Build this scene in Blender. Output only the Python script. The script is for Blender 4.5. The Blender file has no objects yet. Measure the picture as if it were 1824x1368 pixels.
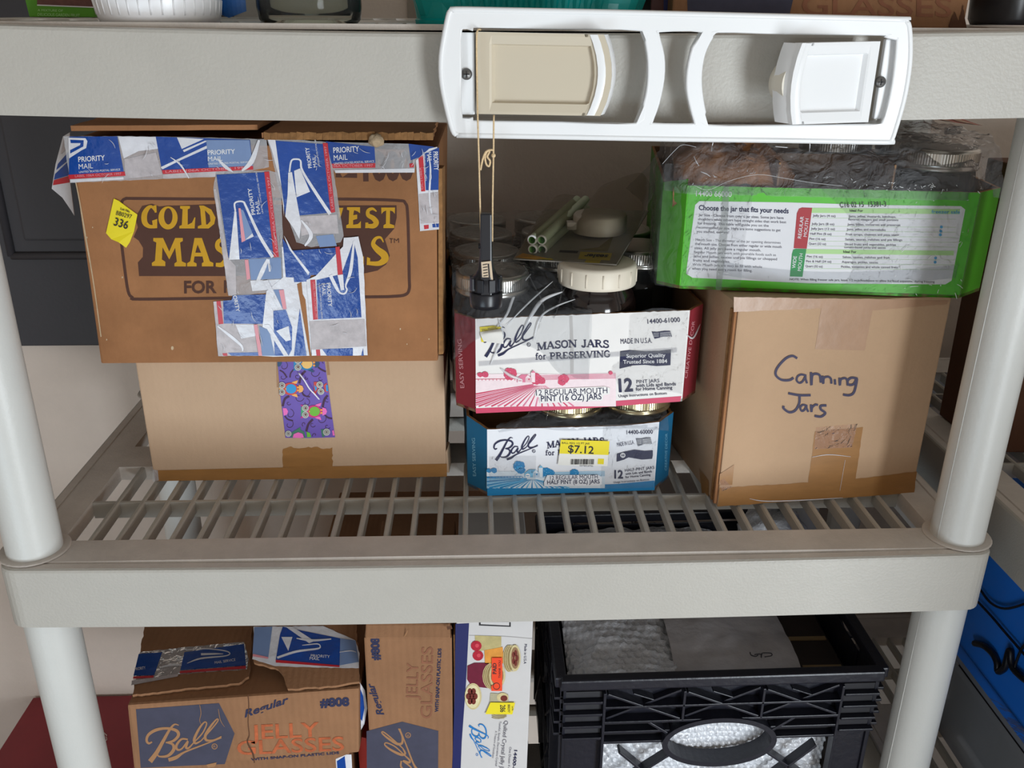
import bpy, bmesh, math, random
from mathutils import Vector, Matrix, noise
from mathutils.geometry import tessellate_polygon
random.seed(7)
PI = math.pi
SC = bpy.context.scene
COL = SC.collection

# ------------------------------------------------------------------ camera
CAM = Vector((-0.02610, -0.69865, 0.46539))
RR = Vector((0.99918175, -0.03978783, 0.00726335))
RU = Vector((0.00850546, 0.38227523, 0.92400936))
RF = Vector((0.03954092, 0.92319152, -0.38230085))
FPX = 1608.2
cd = bpy.data.cameras.new('camera')
cam = bpy.data.objects.new('camera', cd)
COL.objects.link(cam)
cd.sensor_width = 36.0
cd.lens = FPX / 1824.0 * 36.0
cd.clip_start = 0.02
cam.matrix_world = Matrix(((RR.x, RU.x, -RF.x, CAM.x), (RR.y, RU.y, -RF.y, CAM.y), (RR.z, RU.z, -RF.z, CAM.z), (0, 0, 0, 1)))
SC.camera = cam

# ------------------------------------------------------------------ light
wd = bpy.data.worlds.new('daylight')
SC.world = wd
wd.use_nodes = True
bg = wd.node_tree.nodes['Background']
bg.inputs[0].default_value = (1.0, 0.92, 0.84, 1)
bg.inputs[1].default_value = 0.50


def area(name, loc, target, sx, sy, power, color):
    ld = bpy.data.lights.new(name, 'AREA')
    ld.shape = 'RECTANGLE'
    ld.size = sx
    ld.size_y = sy
    ld.energy = power
    ld.color = color
    o = bpy.data.objects.new(name, ld)
    COL.objects.link(o)
    o.location = loc
    o.rotation_euler = (Vector(target) - Vector(loc)).to_track_quat('-Z', 'Y').to_euler()
    return o


area('doorway_daylight', (1.10, -1.95, -0.30), (0.05, 0.1, 0.1), 0.55, 1.3, 36, (0.86, 0.94, 1.0))
area('left_fill', (-0.85, -1.75, -0.65), (-0.35, 0.2, -0.1), 0.8, 0.5, 7.5, (0.70, 0.87, 1.0))  # added cool fill, lifts the left post and lower wall
SC.view_settings.view_transform = 'Standard'
SC.view_settings.look = 'None'
SC.view_settings.exposure = 0.2
SC.view_settings.gamma = 1.0
SC.view_settings.use_curve_mapping = False

# ------------------------------------------------------------------ materials


def lin(c):
    return tuple((x / 255 / 12.92) if x / 255 <= 0.04045 else ((x / 255 + 0.055) / 1.055) ** 2.4 for x in c)


MATS = {}


def mat(name, col, rough=0.6, metal=0.0, var=0.0, vscale=30, bump=0.0, bscale=80, spec=0.5, coat=0.0, stretch=None, trans=0.0, alpha=1.0, var2=0.0):
    """plain procedural surface: colour wear from noise, bump from noise"""
    if name in MATS:
        return MATS[name]
    m = bpy.data.materials.new(name)
    m.use_nodes = True
    nt = m.node_tree
    b = nt.nodes['Principled BSDF']
    c = lin(col)
    b.inputs['Base Color'].default_value = (*c, 1)
    b.inputs['Roughness'].default_value = rough
    b.inputs['Metallic'].default_value = metal
    b.inputs['Specular IOR Level'].default_value = spec
    b.inputs['Coat Weight'].default_value = coat
    b.inputs['Coat Roughness'].default_value = 0.12
    if trans:
        b.inputs['Transmission Weight'].default_value = trans
    if alpha < 1:
        b.inputs['Alpha'].default_value = alpha
    tc = nt.nodes.new('ShaderNodeTexCoord')
    src = tc.outputs['Object']
    if stretch:
        mp = nt.nodes.new('ShaderNodeMapping')
        mp.inputs['Scale'].default_value = stretch
        nt.links.new(src, mp.inputs[0])
        src = mp.outputs[0]
    if var:
        n = nt.nodes.new('ShaderNodeTexNoise')
        n.inputs['Scale'].default_value = vscale
        n.inputs['Detail'].default_value = 6
        n.inputs['Roughness'].default_value = 0.65
        nt.links.new(src, n.inputs['Vector'])
        r = nt.nodes.new('ShaderNodeValToRGB')
        r.color_ramp.elements[0].position = 0.3
        r.color_ramp.elements[1].position = 0.7
        r.color_ramp.elements[0].color = (*[x * (1 - var) for x in c], 1)
        r.color_ramp.elements[1].color = (*[min(1, x * (1 + var)) for x in c], 1)
        nt.links.new(n.outputs['Fac'], r.inputs[0])
        nt.links.new(r.outputs[0], b.inputs['Base Color'])
    if bump:
        n2 = nt.nodes.new('ShaderNodeTexNoise')
        n2.inputs['Scale'].default_value = bscale
        n2.inputs['Detail'].default_value = 4
        nt.links.new(src, n2.inputs['Vector'])
        bp = nt.nodes.new('ShaderNodeBump')
        bp.inputs['Strength'].default_value = bump
        bp.inputs['Distance'].default_value = 0.004
        nt.links.new(n2.outputs['Fac'], bp.inputs['Height'])
        nt.links.new(bp.outputs[0], b.inputs['Normal'])
    MATS[name] = m
    return m


def film(name, col=(255, 255, 255), clear=0.8, gloss=0.12, bump=0.5, bscale=45, haze=0.1, stretch=None):
    """thin clear sheet: see-through + a little milky diffuse + gloss with crinkle bump"""
    if name in MATS:
        return MATS[name]
    m = bpy.data.materials.new(name)
    m.use_nodes = True
    nt = m.node_tree
    nt.nodes.remove(nt.nodes['Principled BSDF'])
    out = nt.nodes['Material Output']
    tr = nt.nodes.new('ShaderNodeBsdfTransparent')
    tr.inputs[0].default_value = (*lin(col), 1)
    df = nt.nodes.new('ShaderNodeBsdfDiffuse')
    df.inputs[0].default_value = (*lin((225, 226, 230)), 1)
    gl = nt.nodes.new('ShaderNodeBsdfGlossy')
    gl.inputs['Roughness'].default_value = gloss
    gl.inputs[0].default_value = (1, 1, 1, 1)
    m1 = nt.nodes.new('ShaderNodeMixShader')
    m1.inputs[0].default_value = haze
    nt.links.new(tr.outputs[0], m1.inputs[1])
    nt.links.new(df.outputs[0], m1.inputs[2])
    lw = nt.nodes.new('ShaderNodeLayerWeight')
    lw.inputs[0].default_value = 1 - clear
    m2 = nt.nodes.new('ShaderNodeMixShader')
    nt.links.new(lw.outputs['Fresnel'], m2.inputs[0])
    nt.links.new(m1.outputs[0], m2.inputs[1])
    nt.links.new(gl.outputs[0], m2.inputs[2])
    nt.links.new(m2.outputs[0], out.inputs['Surface'])
    tc = nt.nodes.new('ShaderNodeTexCoord')
    src = tc.outputs['Object']
    if stretch:
        mp = nt.nodes.new('ShaderNodeMapping')
        mp.inputs['Scale'].default_value = stretch
        nt.links.new(src, mp.inputs[0])
        src = mp.outputs[0]
    n2 = nt.nodes.new('ShaderNodeTexNoise')
    n2.inputs['Scale'].default_value = bscale
    n2.inputs['Detail'].default_value = 3
    n2.inputs['Distortion'].default_value = 1.2
    nt.links.new(src, n2.inputs['Vector'])
    bp = nt.nodes.new('ShaderNodeBump')
    bp.inputs['Strength'].default_value = bump
    bp.inputs['Distance'].default_value = 0.01
    nt.links.new(n2.outputs['Fac'], bp.inputs['Height'])
    for x in (gl, df, lw):
        nt.links.new(bp.outputs[0], x.inputs['Normal'])
    MATS[name] = m
    return m


def cardboard(name, col, var=0.10, lines=1.0, axis='x', rough=0.85, vscale=9):
    """corrugated board: mottled kraft colour with faint flute lines"""
    if name in MATS:
        return MATS[name]
    m = mat(name, col, rough, var=var, vscale=vscale, spec=0.25)
    nt = m.node_tree
    b = nt.nodes['Principled BSDF']
    tc = nt.nodes.new('ShaderNodeTexCoord')
    w = nt.nodes.new('ShaderNodeTexWave')
    w.bands_direction = axis.upper()
    w.inputs['Scale'].default_value = 45
    w.inputs['Distortion'].default_value = 0.6
    nt.links.new(tc.outputs['Object'], w.inputs[0])
    n = nt.nodes.new('ShaderNodeTexNoise')
    n.inputs['Scale'].default_value = 350
    n.inputs['Detail'].default_value = 3
    nt.links.new(tc.outputs['Object'], n.inputs['Vector'])
    ad = nt.nodes.new('ShaderNodeMath')
    ad.operation = 'MULTIPLY_ADD'
    ad.inputs[1].default_value = 0.35 * lines
    nt.links.new(w.outputs['Fac'], ad.inputs[0])
    nt.links.new(n.outputs['Fac'], ad.inputs[2])
    bp = nt.nodes.new('ShaderNodeBump')
    bp.inputs['Strength'].default_value = 0.22
    bp.inputs['Distance'].default_value = 0.0015
    nt.links.new(ad.outputs[0], bp.inputs['Height'])
    nt.links.new(bp.outputs[0], b.inputs['Normal'])
    return m


# ------------------------------------------------------------------ mesh helper
class MB:
    def __init__(s):
        s.v, s.f, s.mi, s.sm, s.mats = [], [], [], [], []

    def slot(s, m):
        if m not in s.mats:
            s.mats.append(m)
        return s.mats.index(m)

    def add(s, vs, fs, m, smooth=False):
        o = len(s.v)
        k = s.slot(m)
        s.v += [Vector(p) for p in vs]
        for f in fs:
            s.f.append(tuple(i + o for i in f))
            s.mi.append(k)
            s.sm.append(smooth)

    def bm(s, b, m, smooth=False, M=None):
        b.verts.index_update()
        vs = [(M @ v.co) if M else v.co.copy() for v in b.verts]
        s.add(vs, [[v.index for v in f.verts] for f in b.faces], m, smooth)
        b.free()

    def hexa(s, c, m, bev=0.0015, seg=2):
        """c = 8 corners: bottom 4 (ccw from above), top 4"""
        b = bmesh.new()
        v = [b.verts.new(p) for p in c]
        for f in ((3, 2, 1, 0), (4, 5, 6, 7), (0, 1, 5, 4), (1, 2, 6, 5), (2, 3, 7, 6), (3, 0, 4, 7)):
            b.faces.new([v[i] for i in f])
        if bev:
            bmesh.ops.bevel(b, geom=list(b.edges), offset=bev, segments=seg, profile=0.6, affect='EDGES')
        s.bm(b, m, False)

    def box(s, a, b_, m, bev=0.0, M=None):
        (x0, y0, z0), (x1, y1, z1) = a, b_
        c = [Vector(p) for p in ((x0, y0, z0), (x1, y0, z0), (x1, y1, z0), (x0, y1, z0), (x0, y0, z1), (x1, y0, z1), (x1, y1, z1), (x0, y1, z1))]
        if M:
            c = [M @ p for p in c]
        s.hexa(c, m, bev)

    def bar(s, p, q, w, h, m, up=(0, 0, 1), bev=0.0):
        """rectangular bar from p to q"""
        p, q = Vector(p), Vector(q)
        d = (q - p).normalized()
        sd = d.cross(Vector(up)).normalized() * (w / 2)
        u = sd.cross(d).normalized() * (h / 2)
        s.hexa([p - sd - u, p + sd - u, q + sd - u, q - sd - u, p - sd + u, p + sd + u, q + sd + u, q - sd + u], m, bev)

    def tube(s, pts, r, m, seg=10, closed=False, caps=True, smooth=True):
        pts = [Vector(p) for p in pts]
        n = len(pts)
        rr = r if isinstance(r, (list, tuple)) else [r] * n
        vs, fs = [], []
        prev = None
        for i, p in enumerate(pts):
            a = pts[(i - 1) % n] if (closed or i > 0) else p
            c = pts[(i + 1) % n] if (closed or i < n - 1) else p
            t = (c - a).normalized()
            if prev is None:
                k = Vector((0, 0, 1)) if abs(t.z) < 0.9 else Vector((1, 0, 0))
                prev = t.cross(k).normalized()
            e1 = (prev - t * prev.dot(t)).normalized()
            e2 = t.cross(e1)
            prev = e1
            for j in range(seg):
                an = 2 * PI * j / seg
                vs.append(p + (e1 * math.cos(an) + e2 * math.sin(an)) * rr[i])
        last = n if closed else n - 1
        for i in range(last):
            for j in range(seg):
                a, b = i * seg + j, i * seg + (j + 1) % seg
                c, d = ((i + 1) % n) * seg + (j + 1) % seg, ((i + 1) % n) * seg + j
                fs.append((a, d, c, b))
        if caps and not closed:
            fs.append(tuple(range(seg)))
            fs.append(tuple(reversed(range((n - 1) * seg, n * seg))))
        s.add(vs, fs, m, smooth)

    def lathe(s, prof, m, at=(0, 0, 0), seg=40, M=None, smooth=True, ripple=None, caps=True):
        """prof [(r,z)...] around z"""
        vs, fs = [], []
        at = Vector(at)
        for i, (r, z) in enumerate(prof):
            for j in range(seg):
                an = 2 * PI * j / seg
                k = r * (1 + (ripple(an, z) if ripple else 0))
                p = Vector((k * math.cos(an), k * math.sin(an), z))
                vs.append((M @ p) if M else p + at)
        for i in range(len(prof) - 1):
            for j in range(seg):
                fs.append((i * seg + j, i * seg + (j + 1) % seg, (i + 1) * seg + (j + 1) % seg, (i + 1) * seg + j))
        s.add(vs, fs, m, smooth)
        if caps and prof[0][0] > 1e-5:
            s.add(vs[:seg], [tuple(reversed(range(seg)))], m)
        if caps and prof[-1][0] > 1e-5:
            s.add(vs[-seg:], [tuple(range(seg))], m)

    def poly(s, pts, m, holes=()):
        loops = [[Vector(p) for p in pts]] + [[Vector(p) for p in h] for h in holes]
        tris = tessellate_polygon(loops)
        flat = [p for l in loops for p in l]
        s.add(flat, tris, m)

    def prism(s, pts, d, m, holes=()):
        """polygon pts extruded by vector d, both ends closed"""
        d = Vector(d)
        loops = [[Vector(p) for p in pts]] + [[Vector(p) for p in h] for h in holes]
        tris = tessellate_polygon(loops)
        flat = [p for l in loops for p in l]
        n = len(flat)
        s.add(flat + [p + d for p in flat], [tuple(t) for t in tris] + [tuple(i + n for i in reversed(t)) for t in tris], m)
        for l in loops:
            k = len(l)
            s.add(l + [p + d for p in l], [(i, (i + 1) % k, k + (i + 1) % k, k + i) for i in range(k)], m)

    def grid(s, P, m, smooth=True):
        h, w = len(P), len(P[0])
        s.add([p for r in P for p in r], [(i * w + j, i * w + j + 1, (i + 1) * w + j + 1, (i + 1) * w + j) for i in range(h - 1) for j in range(w - 1)], m, smooth)

    def build(s, name, parent=None, label=None, cat=None, group=None, kind=None, origin=None):
        me = bpy.data.meshes.new(name)
        org = ORG.get(parent, Vector((0, 0, 0))) if parent else Vector(origin or (0, 0, 0))
        me.from_pydata([tuple(p - org) for p in s.v], [], s.f)
        for m in s.mats:
            me.materials.append(m)
        me.polygons.foreach_set('material_index', s.mi)
        me.polygons.foreach_set('use_smooth', s.sm)
        me.validate()
        me.update()
        o = bpy.data.objects.new(name, me)
        COL.objects.link(o)
        if parent:
            o.parent = parent
            ORG[o] = org
        else:
            o.location = org
            ORG[o] = org
        return tag(o, label, cat, group, kind)


ORG = {}


def tag(o, label=None, cat=None, group=None, kind=None):
    for k, v in (('label', label), ('category', cat), ('group', group), ('kind', kind)):
        if v:
            o[k] = v
    return o


def thing(name, label, cat, loc, group=None):
    o = bpy.data.objects.new(name, None)
    o.empty_display_size = 0.03
    COL.objects.link(o)
    o.location = loc
    ORG[o] = Vector(loc)
    return tag(o, label, cat, group)


def dup(root, loc, label, rotz=0.0, group=None):
    r = root.copy()
    COL.objects.link(r)
    r.location = loc
    r.rotation_euler = (0, 0, rotz)
    r['label'] = label
    if group:
        r['group'] = group
    for ch in list(root.children):
        c = ch.copy()
        COL.objects.link(c)
        c.parent = r
        for g in ch.children:
            d = g.copy()
            COL.objects.link(d)
            d.parent = c
    return r


def smooth_path(pts, n=8, closed=False):
    """Catmull-Rom through points of any dimension"""
    P = [Vector(p) for p in pts]
    k = len(P)
    out = []
    for i in range(k if closed else k - 1):
        a = P[(i - 1) % k] if (closed or i > 0) else P[i]
        b, c = P[i], P[(i + 1) % k]
        d = P[(i + 2) % k] if (closed or i < k - 2) else c
        for j in range(n):
            t = j / n
            out.append(0.5 * ((2 * b) + (c - a) * t + (2 * a - 5 * b + 4 * c - d) * t * t + (3 * b - a - 3 * c + d) * t ** 3))
    if not closed:
        out.append(P[-1])
    return out


# ------------------------------------------------------------------ measuring: a photo pixel seen on a plane of the place
def ray(u, v):
    return RF + RR * ((u - 912) / FPX) - RU * ((v - 684) / FPX)


def onZ(u, v, z):
    d = ray(u, v)
    return CAM + d * ((z - CAM.z) / d.z)


def onY(u, v, y):
    d = ray(u, v)
    return CAM + d * ((y - CAM.y) / d.y)


class Face:
    """a flat face of a thing (point + normal towards the viewer side); prints on it are measured off the photo"""

    def __init__(s, p, n):
        s.p, s.n = Vector(p), Vector(n).normalized()

    def at(s, u, v, off=0.0):
        d = ray(u, v)
        return CAM + d * ((s.p + s.n * off - CAM).dot(s.n) / d.dot(s.n))


LAY = 0.00022


def ink(mb, fc, pts, m, lay=1, holes=()):
    """printed / stuck-on flat patch"""
    mb.poly([fc.at(u, v, lay * LAY) for u, v in pts], m, [[fc.at(u, v, lay * LAY) for u, v in h] for h in holes])


def stroke(mb, fc, pts, w, m, lay=1, n=6, closed=False):
    """pen / printed line of width w px (number or list)"""
    ww = w if isinstance(w, (list, tuple)) else [w] * len(pts)
    P = smooth_path([(a[0], a[1], b) for a, b in zip(pts, ww)], n, closed) if n > 1 else [Vector((a[0], a[1], b)) for a, b in zip(pts, ww)]
    k = len(P)
    L, R = [], []
    for i, p in enumerate(P):
        a = P[(i - 1) % k] if (closed or i > 0) else p
        b = P[(i + 1) % k] if (closed or i < k - 1) else p
        t = Vector((b.x - a.x, b.y - a.y))
        if t.length < 1e-6:
            t = Vector((1, 0))
        t.normalize()
        q = Vector((-t.y, t.x)) * (p.z / 2)
        L.append(fc.at(p.x + q.x, p.y + q.y, (lay + 0.4 * i / k) * LAY))
        R.append(fc.at(p.x - q.x, p.y - q.y, (lay + 0.4 * i / k) * LAY))
    fs = [(i, (i + 1) % k, k + (i + 1) % k, k + i) for i in range(k if closed else k - 1)]
    mb.add(L + R, fs, m)


def ell(cx, cy, rx, ry, n=24, a0=0.0, a1=2 * PI, rot=0.0):
    c, s_ = math.cos(rot), math.sin(rot)
    k = n if abs(a1 - a0 - 2 * PI) < 1e-6 else n + 1
    out = []
    for i in range(k):
        a = a0 + (a1 - a0) * i / n
        x, y = rx * math.cos(a), ry * math.sin(a)
        out.append((cx + x * c - y * s_, cy + x * s_ + y * c))
    return out


TXT = {}


def glyphs(s, bold=0.0, shear=0.0, spacing=1.0):
    key = (s, bold, shear, spacing)
    if key not in TXT:
        cu = bpy.data.curves.new('lettering', 'FONT')
        cu.body = s
        cu.size = 1
        cu.offset = bold
        cu.shear = shear
        cu.space_character = spacing
        cu.resolution_u = 3
        o = bpy.data.objects.new('lettering', cu)
        me = bpy.data.meshes.new_from_object(o)
        vs = [(v.co.x, v.co.y) for v in me.vertices]
        fs = [tuple(p.vertices) for p in me.polygons]
        bpy.data.objects.remove(o)
        bpy.data.curves.remove(cu)
        bpy.data.meshes.remove(me)
        TXT[key] = (vs, fs)
    return TXT[key]


CAPH = max(y for x, y in glyphs('H')[0])


def text(mb, fc, s, a, b, h, m, lay=2, bold=0.0, shear=0.0, arc=0.0, flare=0.0):
    """lettering whose baseline runs from pixel a to pixel b, capitals h px tall"""
    if 'M' in s:
        bold = 0.0 if bold < 0.02 else 0.004
    vs, fs = glyphs(s, bold, shear)
    if not vs:
        return
    x0, x1 = min(v[0] for v in vs), max(v[0] for v in vs)
    A, B = Vector(a), Vector(b)
    d = B - A
    n = Vector((d.y, -d.x)).normalized()
    if isinstance(h, (tuple, list)):
        up = Vector(h)
    else:
        up = n * h
    out = []
    for x, y in vs:
        t = (x - x0) / (x1 - x0)
        p = A + d * t + up * (y / CAPH) + n * (arc * 4 * t * (1 - t))
        out.append(fc.at(p.x, p.y, lay * LAY))
    mb.add(out, fs, m)


# script word mark: strokes in a 0..1 box (y down), [(x, y, width)...]
def _norm(L):
    return [[((x - 200) / 550, (y - 735) / 550, w / 550) for x, y, w in l] for l in L]


SCRIPT = _norm([
    [(247, 898, 10), (222, 908, 16), (207, 885, 18), (222, 845, 20), (275, 812, 22), (350, 800, 18), (420, 815, 22), (437, 850, 22), (400, 890, 18), (345, 902, 8)],
    [(345, 902, 8), (395, 915, 18), (402, 955, 24), (360, 998, 20), (300, 1003, 12), (285, 985, 8)],
    [(440, 778, 6), (408, 772, 12), (372, 812, 18), (325, 895, 24), (280, 975, 30), (232, 1040, 36)],
    [(505, 880, 12), (460, 878, 14), (424, 920, 18), (428, 952, 16), (460, 948, 12), (505, 892, 12), (492, 935, 18), (510, 942, 14), (550, 900, 9)],
    [(550, 900, 9), (610, 835, 10), (640, 770, 10), (625, 755, 10), (588, 800, 16), (552, 875, 20), (560, 908, 16), (600, 890, 9)],
    [(600, 890, 9), (680, 800, 10), (722, 745, 10), (712, 735, 10), (670, 785, 16), (632, 850, 20), (640, 885, 18), (690, 885, 12), (748, 858, 8)],
    [(365, 1028, 26), (420, 1010, 26), (480, 972, 14), (600, 925, 11), (748, 868, 7)],
])


def wordmark(mb, fc, o, ex, ey, m, lay=2, skip=()):
    """script mark: o = pixel of box origin, ex / ey = pixel vectors of its unit axes"""
    o, ex, ey = Vector(o), Vector(ex), Vector(ey)
    for i, l in enumerate(SCRIPT):
        if i in skip:
            continue
        stroke(mb, fc, [tuple(o + ex * x + ey * y) for x, y, w in l], [w * ex.length for x, y, w in l], m, lay, 6)
    c = o + ex * 0.905 + ey * 0.355
    r = 0.034 * ex.length
    ring = ell(c.x, c.y, r, r, 16)
    stroke(mb, fc, ring, r * 0.3, m, lay, 1, True)
    u = ex.normalized() * r * 0.5
    text(mb, fc, 'R', tuple(c - u + ey.normalized() * r * 0.45), tuple(c + u + ey.normalized() * r * 0.45), r * 0.9, m, lay)


def loft(rows, nu, nv, amp=0.0, sc=20.0, seed=0.0, amp2=0.0):
    """smooth sheet through a control grid, with crumple noise"""
    R = [smooth_path(r, nu) for r in rows]
    cols = [smooth_path([r[j] for r in R], nv) for j in range(len(R[0]))]
    P = [[cols[j][i] for j in range(len(cols))] for i in range(len(cols[0]))]
    if amp:
        h, w = len(P), len(P[0])
        Q = [[None] * w for _ in range(h)]
        for i in range(h):
            for j in range(w):
                a = P[max(0, i - 1)][j]
                b = P[min(h - 1, i + 1)][j]
                c = P[i][max(0, j - 1)]
                d = P[i][min(w - 1, j + 1)]
                n = (b - a).cross(d - c)
                n = n.normalized() if n.length > 0 else Vector((0, -1, 0))
                p = P[i][j]
                k = noise.fractal(p * sc + Vector((seed, seed * 1.7, 0)), 0.8, 2.1, 3) * amp
                if amp2:
                    k += (abs(noise.noise(p * sc * 1.7 + Vector((seed + 5, 0, seed)))) - 0.25) * amp2
                Q[i][j] = p + n * k
        P = Q
    return P


def jag(pts, amp=1.0, step=5.0, seed=1):
    """break straight polygon edges into a slightly ragged outline"""
    rnd = random.Random(seed)
    out = []
    for i, a in enumerate(pts):
        b = pts[(i + 1) % len(pts)]
        L = math.hypot(b[0] - a[0], b[1] - a[1])
        n = max(1, int(L / step))
        for k in range(n):
            t = k / n
            j = amp if 0 < k else 0
            out.append((a[0] + (b[0] - a[0]) * t + rnd.uniform(-j, j), a[1] + (b[1] - a[1]) * t + rnd.uniform(-j, j)))
    return out


# slab-serif capitals drawn as strokes: (advance, [(points, weight)...], [serif spots])
TH, TN = 0.22, 0.10
SERIF = {
    'M': (1.12, [([(0.16, 0), (0.16, 1)], TN), ([(0.18, 1), (0.55, 0.06)], TH), ([(0.55, 0.06), (0.92, 1)], TN), ([(0.94, 1), (0.94, 0)], TH)], [(0.16, 0), (0.94, 0), (0.13, 1), (0.97, 1)]),
    'A': (0.96, [([(0.12, 0), (0.47, 1)], TN), ([(0.47, 1), (0.84, 0)], TH), ([(0.25, 0.33), (0.68, 0.33)], TN)], [(0.12, 0), (0.84, 0)]),
    'S': (0.74, [([(0.62, 0.74), (0.58, 0.9), (0.38, 0.96), (0.17, 0.84), (0.2, 0.62), (0.42, 0.5), (0.62, 0.38), (0.64, 0.16), (0.4, 0.03), (0.18, 0.1), (0.12, 0.28)], 0.15), ([(0.63, 0.70), (0.63, 1.0)], TN), ([(0.11, 0.3), (0.11, 0.0)], TN)], []),
    'O': (0.90, [([(0.45, 0.96), (0.17, 0.8), (0.12, 0.5), (0.17, 0.2), (0.45, 0.03), (0.73, 0.2), (0.78, 0.5), (0.73, 0.8), (0.45, 0.96)], 0.17)], []),
    'N': (1.02, [([(0.16, 0), (0.16, 1)], TN), ([(0.16, 1), (0.82, 0.02)], TH), ([(0.84, 0), (0.84, 1)], TN)], [(0.16, 0), (0.13, 1), (0.84, 1)]),
    'J': (0.66, [([(0.46, 1), (0.46, 0.22), (0.34, 0.03), (0.16, 0.06), (0.14, 0.22)], 0.19)], [(0.46, 1)]),
    'R': (0.94, [([(0.2, 0), (0.2, 1)], TH), ([(0.2, 0.95), (0.55, 0.93), (0.68, 0.74), (0.55, 0.54), (0.2, 0.5)], 0.13), ([(0.46, 0.5), (0.66, 0.2), (0.84, 0.03)], 0.17)], [(0.2, 0), (0.15, 1), (0.84, 0)]),
    'P': (0.82, [([(0.2, 0), (0.2, 1)], TH), ([(0.2, 0.95), (0.55, 0.93), (0.70, 0.72), (0.55, 0.48), (0.2, 0.45)], 0.14)], [(0.2, 0), (0.15, 1)]),
    'E': (0.80, [([(0.2, 0), (0.2, 1)], TH), ([(0.1, 0.95), (0.68, 0.95)], TN), ([(0.2, 0.5), (0.52, 0.5)], TN), ([(0.1, 0.05), (0.70, 0.05)], TN), ([(0.67, 0.98), (0.67, 0.72)], 0.08), ([(0.69, 0.02), (0.69, 0.30)], 0.08)], []),
    'V': (0.94, [([(0.12, 1), (0.48, 0)], TH), ([(0.48, 0), (0.82, 1)], TN)], [(0.12, 1), (0.82, 1)]),
    'I': (0.46, [([(0.23, 0), (0.23, 1)], TH)], [(0.23, 0), (0.23, 1)]),
    'G': (0.92, [([(0.74, 0.76), (0.62, 0.92), (0.42, 0.96), (0.17, 0.8), (0.12, 0.5), (0.17, 0.18), (0.45, 0.03), (0.72, 0.14), (0.74, 0.42)], 0.16)], [(0.72, 0.42)]),
    'f': (0.46, [([(0.46, 0.86), (0.38, 0.97), (0.25, 0.88), (0.23, 0.6), (0.23, 0.0)], 0.13), ([(0.08, 0.64), (0.42, 0.64)], 0.08)], [(0.23, 0)]),
    'o': (0.60, [([(0.3, 0.66), (0.12, 0.52), (0.1, 0.34), (0.14, 0.14), (0.3, 0.02), (0.46, 0.14), (0.5, 0.34), (0.46, 0.52), (0.3, 0.66)], 0.13)], []),
    'r': (0.52, [([(0.18, 0), (0.18, 0.66)], 0.15), ([(0.18, 0.5), (0.3, 0.64), (0.46, 0.58)], 0.12)], [(0.18, 0)]),
    ' ': (0.46, [], []),
}


def slab_text(mb, fc, s, a, b, h, m, lay=3, arc=0.0):
    A, B = Vector(a), Vector(b)
    d = B - A
    n = Vector((d.y, -d.x)).normalized()
    tot = sum(SERIF[c][0] for c in s)
    sx = d.length / tot
    u = d.normalized()
    x = 0.0

    def M(px, py):
        t = (px * sx) / d.length
        return tuple(A + u * (px * sx) + n * (py * h + arc * 4 * t * (1 - t)))
    for i, c in enumerate(s):
        w, st, sf = SERIF[c]
        for pts, wt in st:
            stroke(mb, fc, [M(x + p[0], p[1]) for p in pts], wt * (sx + h) / 2, m, lay + 0.05 * (i % 3), 5 if len(pts) > 3 else 1)
        for p in sf:
            y = p[1] + (0.04 if p[1] < 0.2 else -0.04)
            stroke(mb, fc, [M(x + p[0] - 0.17, y), M(x + p[0] + 0.17, y)], 0.085 * h, m, lay + 0.5, 1)
        x += w

# ------------------------------------------------------------------ room shell
M_wall = mat('painted_wall', (220, 206, 194), 0.9, var=0.05, vscale=6, bump=0.15, bscale=160)
M_floor = mat('concrete', (138, 122, 104), 0.9, var=0.15, vscale=5, bump=0.2, bscale=40)
M_ceil = mat('ceiling_paint', (205, 202, 196), 0.9)
M_door = mat('charcoal_paint', (60, 58, 62), 0.55, var=0.06, vscale=8, bump=0.05, bscale=200)
WY = 0.56
FZ = -0.98


def slab(name, a, b, m, kind='structure'):
    mb = MB()
    mb.box(a, b, m)
    return mb.build(name, kind=kind)


slab('wall_back', (-2.2, WY, FZ), (2.2, WY + 0.1, 1.5), M_wall)
slab('floor', (-2.2, -3.4, FZ - 0.1), (2.2, WY + 0.1, FZ), M_floor)
slab('ceiling', (-2.2, -3.4, 1.5), (2.2, WY + 0.1, 1.6), M_ceil)
slab('wall_left', (-2.3, -3.4, FZ), (-2.2, WY + 0.1, 1.5), M_wall)
slab('wall_right', (2.2, -3.4, FZ), (2.3, WY + 0.1, 1.5), M_wall)
slab('shade_stub', (0.62, -0.56, FZ), (2.2, -0.48, 0.12), M_wall)  # unseen half-height stub, added to shade the right end of the shelves
mb = MB()
mb.box((-0.02 - 0.09, WY - 0.008, 0.44), (-0.055, WY, 1.5), mat('trim_paint', (150, 140, 128), 0.8))
mb.build('trim_1', kind='structure')

# charcoal panelled door high on the back wall
mb = MB()
mb.box((-1.3, WY - 0.022, 0.018), (-0.33, WY - 0.002, 1.48), M_door, 0.002)


def moulding(x0, z0, x1, z1):
    y = WY - 0.022
    w = 0.010
    for a, b in (((x0, z0), (x1, z0)), ((x1, z0), (x1, z1)), ((x1, z1), (x0, z1)), ((x0, z1), (x0, z0))):
        mb.tube([(a[0], y - 0.001, a[1]), (b[0], y - 0.001, b[1])], w * 0.55, M_door, 8)
    mb.box((x0 + 0.022, y - 0.005, z0 + 0.022), (x1 - 0.022, y, z1 - 0.022), M_door, 0.003)


moulding(-0.66, 0.150, -0.40, 1.38)
moulding(-1.2, 0.150, -0.76, 1.38)
mb.build('door_1', kind='structure')

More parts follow.
